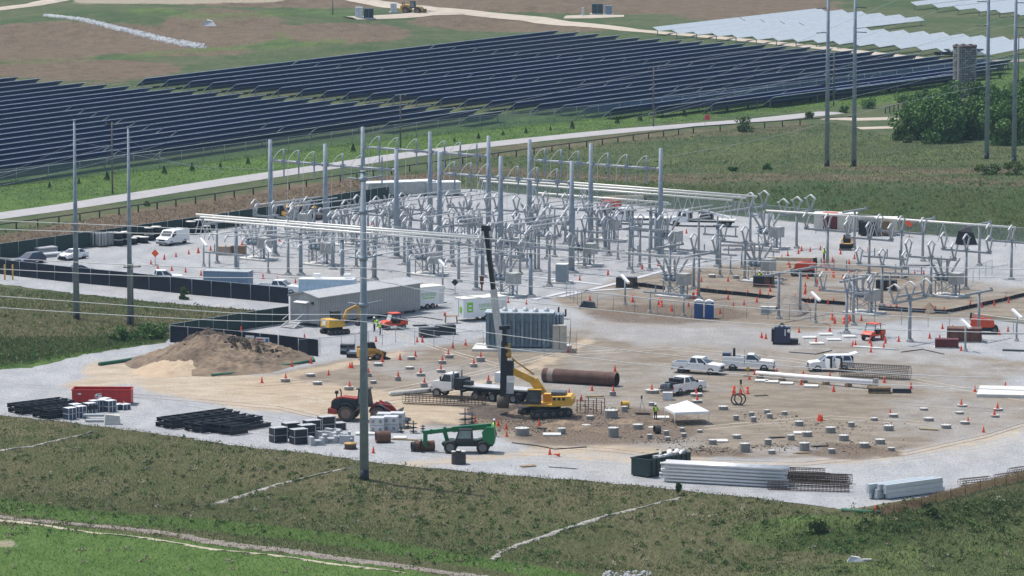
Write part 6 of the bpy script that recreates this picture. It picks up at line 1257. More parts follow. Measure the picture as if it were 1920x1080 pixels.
# gear along the back left fence
def bottles():
    o = thing('insulator_pallet', 'x', 'pallet', (0, 0, 0), 0, 'pallets of grey insulators by the back fence'); MB().box((0, 0, .08), (1.5, 1.2, .14)).build('base', oldwood, o)
    for k in range(6): mb = MB(); ring_ins(mb, (-.5 + (k % 3) * .5, -.3 + (k // 3) * .6, .15), (-.5 + (k % 3) * .5, -.3 + (k // 3) * .6, 2.0), .16, 7, 7); mb.build('insulator', porc, o)
    return o
KBT = Kind(bottles)
for x, y in [(107, 469), (122, 467), (178, 462), (190, 463), (203, 461), (212, 460)]: auto('bottle', KBT(at(x, y, .02), R(40)), 'pallet of upright insulators', x, y - 10)
def spool():
    o = thing('cable_reel', 'x', 'cable reel', (0, 0, 0), 0, 'black cable reels by the back fence'); MB().lathe([(.75, 0), (.75, .1)], 16).build('flange', black, o); MB().lathe([(.6, .1), (.6, .85)], 14).build('coil', blackst, o); MB().lathe([(.75, .85), (.75, .93), (.2, .95)], 16).build('flange', offwhite, o); return o
KSP = Kind(spool)
for x, y, k in [(222, 461, 2), (236, 459, 2), (248, 458, 1), (258, 455, 1), (270, 456, 1), (280, 451, 2), (293, 449, 2), (358, 439, 2), (372, 436, 2), (385, 435, 1), (396, 431, 2), (262, 448, 1)]:
    for i in range(k): p = at(x, y); p.z = .02 + i * .97; auto('reel', KSP(p), ('upper ' if i else '') + 'black cable reel', x, y - i * 12)
for i, (x, y) in enumerate([(85, 477), (97, 481)]):
    o = thing('panel_pallet', ['stack of grey metal panels by the green fence behind the hatchback', 'grey panels lying in front of the stack behind the hatchback'][i], 'pallet', at(x, y), R(42)); 
    for k in range(4 if i == 0 else 2): MB().box((0, 0, .15 + k * .28), (3.2, 1.5, .2)).build('panel', galv if k % 2 == 0 else alu, o)
for i, (x, y) in enumerate([(1545, 488), (1229, 788), (927, 818), (702, 622), (713, 628), (1424, 533)]):
    lab = ['worker in lime vest standing alone above the red boom lift', 'worker in lime vest standing left of the canopy tent', 'worker in lime vest and white helmet walking behind the telehandler', 'worker in lime vest standing left of the orange cart', 'worker in lime vest bending beside the orange cart', 'worker in lime vest behind the breaker with cones'][i]
    p = at(x, y, .02); o = thing('person', lab, 'person', p, R([30, -60, 200, 150, 170, 80][i])); st = .0 if i not in (2,) else .3; bend = .28 if i == 4 else 0
    me = bpy.data.meshes.new('body'); J = [(0, 0, .92), (bend * .4, 0, 1.18), (bend, 0, 1.42), (bend * 1.2, 0, 1.52), (bend * 1.3 + .02, 0, 1.68), (.0, .1, .88), (st, .11, .5), (st * .8, .11, .06), (st * .8 + .16, .11, .04), (0, -.1, .88), (-st * .6, -.11, .5), (-st, -.11, .06), (-st + .16, -.11, .04), (bend, .2, 1.4), (bend + .05, .27, 1.15), (bend + .22, .25, .98), (bend, -.2, 1.4), (bend + .05, -.27, 1.15), (bend + .2, -.25, .97)]
    E_ = [(0, 1), (1, 2), (2, 3), (3, 4), (0, 5), (5, 6), (6, 7), (7, 8), (0, 9), (9, 10), (10, 11), (11, 12), (2, 13), (13, 14), (14, 15), (2, 16), (16, 17), (17, 18)]
    me.from_pydata(J, E_, []); b_ = bpy.data.objects.new('body', me); col.objects.link(b_); b_.parent = o; me.materials.append(denim); sk_ = b_.modifiers.new('skin', 'SKIN'); RR = [.14, .15, .15, .06, .105, .1, .075, .05, .045, .1, .075, .05, .045, .075, .05, .035, .075, .05, .035]
    for v, r in zip(me.skin_vertices[0].data, RR): v.radius = (r, r)
    me.skin_vertices[0].data[0].use_root = True; b_.modifiers.new('smooth', 'SUBSURF').levels = 1; b_.modifiers['smooth'].render_levels = 1
    MB().path([(bend * .1, 0, .95), (bend * .5, 0, 1.2), (bend, 0, 1.46)], [.19, .2, .17], 10).build('vest', lime, o)
    MB().lathe([(.115, -.08), (.12, .02), (.1, .06)], 10, (bend * 1.3 + .02, 0, 1.66)).build('face', skin, o)
    MB().lathe([(.17, 0), (.14, .02), (.13, .08), (.07, .15), (.01, .17)], 12, (bend * 1.3 + .02, 0, 1.72)).build('hard_hat', white if i != 4 else lime, o)
o = thing('survey_tripod', 'survey instrument on an orange tripod behind the hose loops', 'tripod', at(1389, 745), 0); mb = MB()
for k in range(3): t = k * 2.1; mb.tube((0, 0, 1.5), (.55 * math.cos(t), .55 * math.sin(t), 0), .035, n=5)
mb.build('legs', oldyel, o); MB().box((0, 0, 1.75), (.22, .22, .5)).build('instrument', blackst, o)
o = thing('survey_tripod', 'dark survey tripod left of the worker near the tent', 'tripod', at(1203, 772), 0); mb = MB()
for k in range(3): t = k * 2.1; mb.tube((0, 0, 1.4), (.45 * math.cos(t), .45 * math.sin(t), 0), .025, n=5)
mb.build('legs', galv_d, o); MB().box((0, 0, 1.6), (.18, .18, .35)).build('instrument', black, o)
# rusty guard rails by the excavator
o = thing('guard_rail', 'rusty steel guard rails right of the drilling excavator', 'guard rail', at(1082, 775), R(-12)); rr_ = MB()
for x in (0, .9, 1.8, 2.7):
    for y in (0, 1.8): MB().tube((x, y, 0), (x, y, 1.5), .05, n=5).build('post', rust, o)
for y in (0, 1.8):
    for z in (.5, 1.0, 1.45): MB().tube((0, y, z), (2.7, y, z), .03, n=4).build('rail', rust, o)
lm('rusty guard rails', 1100, 755)
for i, (x, y, s) in enumerate([(765, 803, 1), (775, 812, 1.2), (752, 812, .7), (793, 812, .8), (872, 800, 1.8), (885, 795, 1.2)]):
    o = thing('auger_bit', 'x', 'auger bit', at(x, y), 0, 'black auger bits near the telehandler'); mb = MB(); mb.tube((0, 0, 0), (0, 0, 1.1 * s), .07, n=6); mb.build('shaft', black, o)
    for k in range(3): MB().lathe([(.12, 0), (.38 * s, .04), (.3 * s, .09)], 10, (0, 0, .15 + k * .33 * s)).build('flight', blackst, o)
    auto('auger', o, 'black auger bit standing on the gravel', x, y)
# ------------------------------------------------------------------ poles and wires
def tapered(label, px, py, top, r0=.46, r1=.17, key=None, h=None, arms=0, name='transmission_pole'):
    p = g(px, py); h = h or top_z(p, top) - p.z; o = thing(name, label, 'power pole', p, 0); MB().tube((0, 0, 1.0), (0, 0, h), r0, r1, 12).build('shaft', galv_d, o); MB().tube((0, 0, -.5), (0, 0, 1.0), r0 + .02, r0 + .01, 12).build('base_sleeve', blackst, o)
    MB().tube((0, 0, h), (0, 0, h + .08), r1 + .06, n=12).build('cap', galv, o)
    if arms:
        for k, f in enumerate((.975, .87, .72, .57)[:arms]):
            z = h * f; MB().tube((0, 0, z - .2), (0, 0, z + .2), r1 + .12 + (r0 - r1) * (1 - f), n=12).build('band', galv_d, o)
            for d in (Vector((-.95, .3, 0)), Vector((.6, .8, .0))): L = 1.6 if d.x < 0 else 3.0; mb = MB(); mb.tube(Vector((0, 0, z)) + d * .2, Vector((0, 0, z + .12)) + d * L, .09, .07, 8); mb.build('arm', galv_d, o)
    if key: lm(key, px, py - 60)
    return o
tapered('tall tapered grey pole standing in the foreground grass', 683, 899, 322, .47, .26, 'tall tapered pole', None, 4)
tapered('tapered grey pole at the far left in the brown grass', 143.5, 599, 226, .42, .13, 'leftmost tapered pole'); tapered('tapered grey pole second from the left in the brown grass', 244, 609, 238, .38, .12, 'second tapered pole from the left')
for x, y, l in [(1550.5, 312, 'tapered pole left of its close pair on the green slope'), (1601, 312, 'tapered pole right of its close pair on the green slope'), (1850, 298, 'tapered pole in front of the big tree group'), (1901, 307, 'tapered pole nearest the right edge on the slope')]:
    o = tapered(l, x, y, 0, .42, .2, None, 33)
    for z in (13.5, 22, 26): mb = MB(); mb.tube((-.1, 0, z), (-1.9 if x in (1550.5, 1850) else 1.9, 0, z - .1), .07, n=6); mb.build('arm', blackst, o)
def wood_pole(label, px, py, top):
    p = g(px, py); h = top_z(p, top) - p.z; o = thing('utility_pole', label, 'utility pole', p, 0); MB().tube((0, 0, -.3), (0, 0, h), .16, .11, 8).build('shaft', mat('pole_wood_grey', (.15, .135, .12), .9, 0, .2), o); MB().bar((-1.1, 0, h - .5), (1.1, 0, h - .4), .12).build('crossarm', oldwood, o)
    for x in (-.9, .9, .1): MB().tube((x, 0, h - .4), (x, 0, h - .1), .06, n=6).build('insulator', porc, o)
wood_pole('wooden utility pole between the two left tapered poles', 211, 363, 229); wood_pole('wooden utility pole behind the middle frame by the solar fence', 751, 277, 176); wood_pole('wooden utility pole in front of the right dark solar field', 1225, 238, 125); wood_pole('wooden utility pole right of the left close tapered pole', 1563, 199, 98); wood_pole('wooden utility pole at the right edge beside the silo trees', 1909, 162, 62); wood_pole('short wooden pole beside the second left tapered pole', 249, 612, 494)
wood_pole('thin pole standing on the far top hill left of the boxes', 624, 28, -5)
def wire(label, P, r, m, Y=None, group='overhead conductors'):
    W = []
    for q in P: d = ray(*q[:2]); t = (Y if len(q) < 3 else q[2]) / d.y; W.append(Vector((d.x * t, d.y * t, H + d.z * t)))
    pts = []
    for i in range(len(W) - 1):
        p0, p1, p2, p3 = W[max(i - 1, 0)], W[i], W[i + 1], W[min(i + 2, len(W) - 1)]
        for k in range(5): t = k / 5; pts.append(.5 * ((2 * p1) + (p2 - p0) * t + (2 * p0 - 5 * p1 + 4 * p2 - p3) * t * t + (3 * p1 - p0 - 3 * p2 + p3) * t ** 3))
    pts.append(W[-1]); o = pts[0].copy(); return one(MB().path([p - o for p in pts], r, 5), 'overhead_wire', m, label, 'wire', o, 0, group)
WR = [[(-30, 413), (180, 421), (367, 429), (690, 437), (907, 447), (1120, 468), (1440, 491), (1950, 506)], [(-30, 429), (240, 437), (480, 440), (700, 450), (899, 466), (1120, 486), (1440, 510), (1950, 522)], [(-30, 482), (250, 497), (480, 503), (640, 502), (720, 505), (830, 521), (1080, 545), (1440, 580), (1950, 604)],
      [(-30, 503), (250, 517), (480, 521), (640, 518), (720, 529), (840, 551), (1100, 578), (1440, 609), (1950, 626)], [(-30, 553), (240, 573), (480, 589), (690, 590), (760, 600), (900, 622), (1300, 671), (1695, 702), (1950, 709)], [(-30, 575), (240, 592), (480, 603), (680, 603), (900, 646), (1269, 690), (1560, 716), (1950, 733)]]
for i, P in enumerate(WR): wire(f'pale foreground wire across the whole picture, {ordw(i)} from the top', P, .038, wire_w, 450)
WD = [[(1240, 182), (1400, 120), (1700, -8)], [(1280, 192), (1530, 100), (1830, -4)], [(1180, 222), (1480, 150), (1700, 92), (1930, 20)], [(1240, 215), (1600, 120), (1760, 78), (1930, 40)], [(1560, 190), (1720, 152), (1930, 92)], [(1200, 303), (1440, 258), (1640, 205), (1850, 160)], [(-20, 338), (70, 300), (138, 268)], [(-20, 340), (100, 305), (245, 262)], [(-20, 352), (160, 312), (330, 262)], [(138, 262), (260, 292), (420, 322)], [(243, 262), (330, 305), (500, 318)], [(1230, 130), (1400, 98), (1563, 102)], [(640, 318), (760, 342), (920, 362), (1240, 388)], [(680, 322), (900, 356), (1300, 400)], [(690, 250), (900, 205), (1225, 133)]]
for i, P in enumerate(WD): wire(f'thin grey wire over the far fields, {ordw(i)} counted from the right', P, .017, wire_d, 640, 'thin distant wires')
# ------------------------------------------------------------------ far side: silo, boxes, riprap
p = g(1808, 182); o = thing('stone_silo', 'old round grey stone silo rising above the big trees', 'silo', p, 0); bt = bpy.data.materials.new('silo_blocks'); bt.use_nodes = True; n, l, nd, math_, mixc, noise_, att, step = nodes(bt)
tc = nd('ShaderNodeTexCoord'); sx = nd('ShaderNodeSeparateXYZ'); l.new(tc.outputs['Object'], sx.inputs[0]); an = math_('ARCTAN2', sx.outputs[1], sx.outputs[0]); cb = nd('ShaderNodeCombineXYZ'); l.new(math_('MULTIPLY', an, 2.4), cb.inputs[0]); l.new(sx.outputs[2], cb.inputs[1])
br = nd('ShaderNodeTexBrick'); l.new(cb.outputs[0], br.inputs['Vector']); br.inputs['Scale'].default_value = .55; br.inputs['Color1'].default_value = (.34, .33, .33, 1); br.inputs['Color2'].default_value = (.13, .125, .135, 1); br.inputs['Mortar'].default_value = (.05, .048, .05, 1); br.inputs['Mortar Size'].default_value = .03
st_ = noise_(.8, 5, (1, 1, .35)); l.new(mixc(step(st_, .55, .7), br.outputs['Color'], (.055, .05, .05)), pbsdf(bt).inputs['Base Color']); pbsdf(bt).inputs['Roughness'].default_value = .95
hS = top_z(p, 84) - p.z; n_ = 32; vs = []
for r, z in ((2.35, -1), (2.35, hS), (2.15, hS), (2.15, hS - 2)): vs += [(r * math.cos(2 * math.pi * k / n_), r * math.sin(2 * math.pi * k / n_), z + (.12 * math.sin(k * 1.7) if z == hS else 0)) for k in range(n_)]
MB().add(vs, [(i * n_ + k, i * n_ + (k + 1) % n_, (i + 1) * n_ + (k + 1) % n_, (i + 1) * n_ + k) for i in range(3) for k in range(n_)]).build('wall', bt, o); MB().lathe([(2.42, hS - .5), (2.44, hS - .1)], 32).build('rim_band', mat('silo_rust_band', (.12, .08, .07), .9), o)
mb = MB(); mb.box((-1.35, -2.0, hS / 2), (.5, .35, hS * .98), R(35)); mb.build('chute', mat('pale_chute', (.36, .34, .32), .8), o); MB().tube((-.9, -2.3, 0), (-.9, -2.3, hS), .07, n=5).build('ladder_rail', galv, o); lm('stone silo', 1808, 130)
def fbox(label, px, py, dims, m, deg=0, name='switch_cabinet'):
    o = thing(name, label, 'cabinet', g(px, py), R(deg)); MB().box((0, 0, dims[2] / 2 + .35), dims).build('body', m, o); MB().box((0, 0, .2), (dims[0] + .8, dims[1] + .8, .4)).build('pad', conc_w, o); MB().box((0, -dims[1] / 2 - .02, dims[2] / 2 + .35), (.06, .05, dims[2] * .9)).build('door_seam', galv_d, o)
fd = mat('far_dark_green_box', (.02, .045, .06), .5); fw = mat('far_pale_box', (.62, .66, .68), .5)
fbox('white electrical cabinet at the far top left of the lane', 673, 35, (1.9, 1.6, 2.6), fw); fbox('dark electrical cabinet beside the white one at the top', 691, 36, (2.4, 1.8, 2.4), fd, 6); fbox('pale tank cabinet just left of the yellow loader', 738, 25, (1.6, 1.5, 2.3), fw); fbox('dark green transformer box on the far right lane pad', 1120, 28, (2.8, 2.0, 2.5), fd); fbox('blue grey transformer beside the dark green box', 1141, 29, (1.7, 1.6, 2.2), mat('far_blue_box', (.16, .24, .33), .5)); fbox('small white meter box on the far right lane pad', 1093, 31, (.6, .5, 2.0), fw)
for i, (x, y, dk_) in enumerate([(1774, 106, True), (1838, 106, False)]): 
    pp = g(x, y); sedan_o = thing('parked_car', ['dark pickup half hidden left of the stone silo', 'white car half hidden right of the stone silo'][i], 'car', pp, R(-12)); MB().prism([(-2.6, .4), (2.5, .4), (2.6, .9), (1.2, 1.1), (-2.6, 1.1)], -.95, .95).build('body', blackst if dk_ else white, sedan_o); MB().hull4([(-1.2, -.9, 1.1), (1.2, -.9, 1.1), (1.2, .9, 1.1), (-1.2, .9, 1.1)], [(-.9, -.75, 1.75), (.6, -.75, 1.75), (.6, .75, 1.75), (-.9, .75, 1.75)]).build('cab', glass, sedan_o); wheels(sedan_o, (-1.6, 1.6), .85, .38, .25)
rock = mat('riprap_stone', (.55, .55, .54), .9, 0, .2, .6)
mb = MB(); r_ = random.Random(2); C_ = [(85, 29), (150, 36), (220, 53), (300, 73), (375, 88)]
for k in range(2200):
    t = r_.random() * 3.999; i = int(t); a, b_ = C_[i], C_[i + 1]; f = t - i; w_ = 2.5 + 4.5 * (t / 4); px = a[0] + (b_[0] - a[0]) * f + r_.uniform(-1, 1) * w_ * 2.0; py = a[1] + (b_[1] - a[1]) * f + r_.uniform(-.5, .5) * w_; q = g(px, py); s = r_.uniform(.2, .62); mb.box((q.x, q.y, q.z + s * .2), (s * 1.3, s, s * .7), r_.uniform(0, 3), r_.uniform(.4, .8))
tag(mb.build('riprap', rock), 'band of pale riprap stones down the far left hillside', 'stones', None, 'stuff')
mb = MB(); mb.hull4([(-2, -1.2, -.3), (2, -1.2, -.3), (2, 1.2, -.3), (-2, 1.2, -.3)], [(-.4, -.5, 1.4), (1.2, -.4, 1.1), (.9, .4, 1.2), (-.3, .4, 1.5)]); one(mb, 'boulder', rock, 'lone pale boulder on the far brown hillside', 'rock', g(391, 48))
mb = MB(); mb.hull4([(-.9, -.4, -.1), (.8, -.4, -.1), (.8, .5, -.1), (-.8, .5, -.1)], [(-.5, -.2, .5), (.3, -.2, .35), (.3, .3, .35), (-.4, .3, .45)]); mb.box((1.0, 0, .1), (.8, .3, .2)); one(mb, 'pale_rock', rock, 'pale rock lying in the grass near the bottom right', 'rock', g(1605, 1052))
mb = MB()
for k in range(60): q = g(1130 + r_.uniform(0, 90), 1073 + r_.uniform(0, 10)); s = r_.uniform(.15, .35); mb.box((q.x, q.y, q.z + .08), (s, s * .8, s * .7), r_.uniform(0, 3), .6)
tag(mb.build('white_gravel', rock), 'scatter of white stones at the bottom edge', 'stones', None, 'stuff')
# ------------------------------------------------------------------ trees and grass
def leafmat(name, a, b, c):
    m = bpy.data.materials.new(name); m.use_nodes = True; n, l, nd, math_, mixc, noise_, att, step = nodes(m)
    v = att('shade'); l.new(mixc(step(v, .5, 1.0), mixc(step(v, 0, .5), a, b), c), pbsdf(m).inputs['Base Color']); pbsdf(m).inputs['Roughness'].default_value = .8; pbsdf(m).inputs['Specular IOR Level'].default_value = .15; return m
lf = leafmat('broad_leaves', (.045, .10, .03), (.085, .165, .045), (.15, .25, .07)); lf2 = leafmat('pale_shrub_leaves', (.05, .085, .03), (.085, .13, .04), (.13, .18, .06)); lfc = leafmat('dark_needles', (.018, .04, .02), (.03, .055, .025), (.045, .075, .03))
def leaf_cloud(C, size, shade, up=.35):
    """one small four-sided leaf clump per centre"""
    n = len(C); a = rng.normal(size=(n, 3)); a[:, 2] += up * 0; a /= np.linalg.norm(a, axis=1)[:, None]; b = np.cross(a, rng.normal(size=(n, 3))); b /= np.linalg.norm(b, axis=1)[:, None]; s = size[:, None] if np.ndim(size) else size
    v = np.stack([C + a * s, C + b * s * .7, C - a * s, C - b * s * .7], 1).reshape(-1, 3); me = bpy.data.meshes.new('crown'); me.vertices.add(4 * n); me.vertices.foreach_set('co', v.astype(np.float32).ravel()); me.loops.add(4 * n); me.loops.foreach_set('vertex_index', np.arange(4 * n, dtype=np.int32)); me.polygons.add(n); me.polygons.foreach_set('loop_start', np.arange(0, 4 * n, 4, dtype=np.int32)); me.update(); setattr_(me, 'shade', np.repeat(shade, 4)); return me
def tree(name, label, px, py, w_, h, m, n=5000, cl=16, group=None, leaf=.22, p=None, trunk=True, low=.12):
    p = p or g(px, py); o = thing(name, label, 'tree' if h > 3 else 'shrub', p, 0, group); cc = []
    for k in range(cl):
        t = rng.uniform(0, 2 * np.pi); r = w_ / 2 * np.sqrt(rng.uniform(0, 1)) * .72; z = h * (low + (1 - low) * rng.uniform(.1, 1) * (1 - .45 * (r / (w_ / 2)) ** 2)) - h * .12; cc.append((r * np.cos(t), r * np.sin(t), z, rng.uniform(.16, .30) * min(w_, h * 1.3), rng.uniform(0, 1)))
    cc = np.array(cc); i = rng.integers(0, cl, n); d = rng.normal(size=(n, 3)); d /= np.linalg.norm(d, axis=1)[:, None]; rr = rng.uniform(.35, 1.05, n) ** .6
    C = cc[i, :3] + d * (cc[i, 3] * rr)[:, None] * [1, 1, .85]; C[:, 2] = np.maximum(C[:, 2], .08); me = leaf_cloud(C, rng.uniform(.6, 1.3, n) * leaf, np.clip(cc[i, 4] * .6 + rng.uniform(0, .5, n), 0, 1)); me.materials.append(m); c = bpy.data.objects.new('crown', me); col.objects.link(c); c.parent = o
    if trunk:
        mb = MB(); mb.path([(0, 0, -.2), (.1, 0, h * .3), (0, .1, h * .6)], [w_ * .035 + .04, w_ * .028 + .03, .05], 7)
        for k in range(min(cl, 6)): mb.path([(0, 0, h * .25), tuple((cc[k, :3]) * [.6, .6, .8]), tuple(cc[k, :3])], [.06 + w_ * .012, .05, .02], 5)
        mb.build('trunk', oldwood, o)
    return o
TT = [(1715, 262, 6.5, 7.0, 'broad tree at the left front of the big tree group'), (1760, 268, 7.5, 8.2, 'broad tree in the middle front of the big tree group'), (1812, 262, 7, 8.8, 'tall tree under the stone silo'), (1860, 252, 6, 8.2, 'tree behind the front right tapered pole'), (1895, 240, 6.5, 8, 'tree at the right edge of the big tree group'), (1780, 235, 7, 8.5, 'tree just left of the stone silo foot'), (1840, 222, 6.5, 8, 'tree directly right of the stone silo foot'), (1735, 226, 5.5, 5.5, 'smaller tree at the upper left of the group'), (1930, 225, 7, 8.5, 'tree cut by the right edge of the photo'), (1880, 272, 7.5, 8.0, 'broad tree between the two right hand tapered poles'), (1932, 268, 7.5, 8.5, 'broad low tree at the right edge behind the last pole')]
for x, y, w_, h, l_ in TT: tree('broadleaf_tree', l_, x, y, w_ * 1.18, h * 1.04, lf, 7500, 22, 'big tree group below the silo', .25, low=.0)
for x, y, w_, h, l_, m_ in [(1395, 247, 3.6, 3.4, 'round bush standing before the access road fence', lf2), (1628, 203, 3.6, 2.6, 'dark bush beside the right close tapered pole', lf), (1695, 193, 4.4, 3.2, 'dark bush left of the big tree group', lf), (1520, 222, 2.2, 1.4, 'low brush at the side road corner', lf2), (1585, 211, 3, 1.6, 'low brush between road and wooden pole', lf), (1745, 190, 3, 2.2, 'small bush up behind the tree group', lf), (1850, 327, 6, 2.2, 'leafy light green bush below the right pole', lf2), (1905, 328, 4.5, 2.4, 'leafy bush at the right edge below the pole', lf2), (1705, 268, 3, 1.6, 'bright low bush at the foot of the trees', lf2), (1440, 318, 1.6, 1.0, 'low dark shrub on the green slope', lf), (1375, 321, 1.8, .9, 'wide dark shrub on the green slope', lf), (285, 634, 3.6, 2.2, 'tall dark weeds right of the second tapered pole', lf), (232, 638, 4.2, 1.8, 'dark weeds in front of the second tapered pole', lf), (345, 562, 1.3, 2.0, 'pale sapling beside the long black fence', lf2), (276, 386, 1.2, 1.0, 'small shrub by the timber fence', lf), (1272, 928, .5, 1.5, 'thin dark weed at the end of the right gully', lf), (1530, 1000, 2.4, 1.2, 'pale yellow green shrub in the bottom right grass', lf2), (1745, 905 + 62, 1.6, 1.0, 'weedy shrub on the bottom right mound', lf2)]:
    tree('shrub', l_, x, y, w_, h, m_, 900, 9, None, .16, trunk=h > 1.5, low=.0)
SAP = [(93, 352), (148, 345), (201, 338), (308, 326), (360, 321), (413, 315), (465, 308), (852, 266), (897, 261), (943, 254), (986, 250), (1032, 245), (1073, 241), (1157, 232), (1200, 227), (1242, 221), (1283, 218), (1323, 213), (1363, 208), (1403, 203), (1482, 194), (1520, 190), (1667, 172), (1703, 168), (1773, 158), (1875, 148), (662, 285)]
SPR = None
def sapling():
    o = thing('spruce_sapling', 'x', 'sapling', (0, 0, 0), 0, 'spruce saplings planted along the road'); n = 380; z = rng.uniform(.1, 1.75, n); r = (1.85 - z) * .38 * rng.uniform(.3, 1.1, n) ** .6; t = rng.uniform(0, 6.28, n); me = leaf_cloud(np.stack([r * np.cos(t), r * np.sin(t), z], 1), rng.uniform(.07, .14, n), rng.uniform(0, 1, n)); me.materials.append(lfc); c = bpy.data.objects.new('crown', me); col.objects.link(c); c.parent = o; MB().tube((0, 0, -.1), (0, 0, 1.5), .04, n=5).build('trunk', oldwood, o); return o
KSA = Kind(sapling)
for x, y in SAP: auto('sapling', KSA(g(x, y), random.uniform(0, 3), None, random.uniform(.45, .85)), 'small dark spruce sapling', x, y)
lm('wooden pole between the left poles', 211, 340); lm('wooden pole behind the middle frame', 751, 260); lm('wooden pole before the right solar field', 1225, 220); lm('pink flag sign', 1322, 232); lm('round bush by the road', 1395, 235); lm('close pair of tapered poles', 1575, 250)
# grass blades
def grass(label, poly_px, dens, hgt, spread, keep, seed):
    r_ = np.random.default_rng(seed); P = np.array([[g(*p).x, g(*p).y] for p in poly_px]); x0, y0 = P.min(0); x1, y1 = P.max(0); n = int((x1 - x0) * (y1 - y0) * dens); X = r_.uniform(x0, x1, n); Y = r_.uniform(y0, y1, n)
    k = in_poly(X, Y, P); k[k] &= ~(in_poly(X[k], Y[k], Yw) & (seg_dist(X[k], Y[k], np.vstack([Yw, Yw[:1]])) > r_.exponential(.45, k.sum()))); X, Y = X[k], Y[k]; Z = ht(X, Y); px, py = projn(X, Y, Z); mk = masks(px, py); kk = (mk['pale'] < .5) & (r_.random(len(X)) < keep(mk, px, py)); X, Y, Z, px, py = X[kk], Y[kk], Z[kk], px[kk], py[kk]; n = len(X)
    h = hgt * r_.uniform(.35, 1.25, n) * np.interp(px, [0, 1920], [1, 1]); a = r_.uniform(0, 6.28, n); w_ = spread * r_.uniform(.5, 1.2, n); dx, dy = np.cos(a) * w_, np.sin(a) * w_; lx, ly = r_.normal(0, .75, n) * h, r_.normal(0, .75, n) * h
    v = np.stack([np.stack([X - dx, Y - dy, Z - .05], 1), np.stack([X + dx, Y + dy, Z - .05], 1), np.stack([X + lx + dx * .6, Y + ly + dy * .6, Z + h], 1), np.stack([X + lx - dx * .9, Y + ly - dy * .9, Z + h * .8], 1)], 1).reshape(-1, 3)
    me = bpy.data.meshes.new('grass'); me.vertices.add(4 * n); me.vertices.foreach_set('co', v.astype(np.float32).ravel()); me.loops.add(4 * n); me.loops.foreach_set('vertex_index', np.arange(4 * n, dtype=np.int32)); me.polygons.add(n); me.polygons.foreach_set('loop_start', np.arange(0, 4 * n, 4, dtype=np.int32)); me.update()
    mk = masks(px, py)
    for nm, val in mk.items(): setattr_(me, nm, np.repeat(val, 4))
    setattr_(me, 'tone', np.repeat(r_.random(n), 4)); me.materials.append(GM); o = bpy.data.objects.new('grass', me); col.objects.link(o); return tag(o, label, 'grass', None, 'stuff')
GM = bpy.data.materials.new('grass_blades'); GM.use_nodes = True; n, l, nd, math_, mixc, noise_, att, step = nodes(GM); tn = att('tone'); bg = noise_(.06, 6); md = noise_(.45, 6, (1, .45, 1))
c_ = mixc(step(math_('ADD', math_('MULTIPLY', bg, 1.5), math_('ADD', math_('MULTIPLY', md, .9), math_('MULTIPLY', math_('SUBTRACT', tn, .5), .4))), .92, 1.5), (.066, .10, .034), (.215, .185, .11))
c_ = mixc(step(math_('ADD', att('brown'), math_('MULTIPLY', tn, .4)), .5, .9), c_, (.20, .155, .11)); c_ = mixc(step(math_('ADD', math_('MULTIPLY', att('lush'), .9), math_('ADD', math_('MULTIPLY', tn, .25), math_('MULTIPLY', math_('SUBTRACT', md, .5), .9))), .5, .85), c_, mixc(tn, (.075, .15, .034), (.15, .225, .06)))
c_ = mixc(math_('MULTIPLY', step(math_('ADD', att('dark'), math_('MULTIPLY', tn, .4)), .45, .95), .8), c_, mixc(tn, (.035, .06, .02), (.08, .115, .04))); c_ = mixc(step(tn, .965, .975), c_, (.34, .32, .24))
tr_ = nd('ShaderNodeBsdfTranslucent'); l.new(c_, tr_.inputs['Color']); mxs = nd('ShaderNodeMixShader'); mxs.inputs[0].default_value = .5; l.new(pbsdf(GM).outputs[0], mxs.inputs[1]); l.new(tr_.outputs[0], mxs.inputs[2]); l.new(mxs.outputs[0], n['Material Output'].inputs[0])
l.new(c_, pbsdf(GM).inputs['Base Color']); pbsdf(GM).inputs['Roughness'].default_value = .9; pbsdf(GM).inputs['Specular IOR Level'].default_value = .08
grass('tall dry and green grass across the foreground slope', [(-60, 770), (110, 785), (430, 830), (900, 880), (1420, 928), (1640, 955), (1980, 880), (1980, 1120), (-60, 1120)], 30, .19, .038, lambda mk, px, py: np.clip(.55 + .45 * mk['dark'] - .25 * mk['lush'] * (px < 1000), 0, 1), 1)
grass('brown and green grass of the field left of the yard', [(-60, 535), (150, 553), (300, 568), (545, 588), (318, 640), (250, 650), (0, 694), (-60, 700)], 20, .26, .05, lambda mk, px, py: .6 + .4 * mk['dark'], 2)
grass('rough grass on the bank behind the yard', [(870, 300), (1300, 250), (1560, 230), (1960, 285), (1960, 455), (1480, 412), (1200, 384), (870, 350)], 8, .26, .06, lambda mk, px, py: .35 + .65 * mk['dark'], 3)
grass('grass of the roadside strip below the solar fields', [(-60, 345), (300, 312), (640, 270), (1000, 225), (1400, 175), (1960, 110), (1960, 160), (1560, 203), (1200, 236), (900, 268), (640, 303), (300, 352), (-60, 405)], 3, .18, .08, lambda mk, px, py: .8 + 0 * px, 4)
grass('brown grass between the timber fence and the yard', [(-60, 440), (330, 390), (700, 335), (880, 310), (870, 345), (640, 385), (370, 430), (-60, 495)], 5, .28, .08, lambda mk, px, py: .7 + 0 * px, 5)

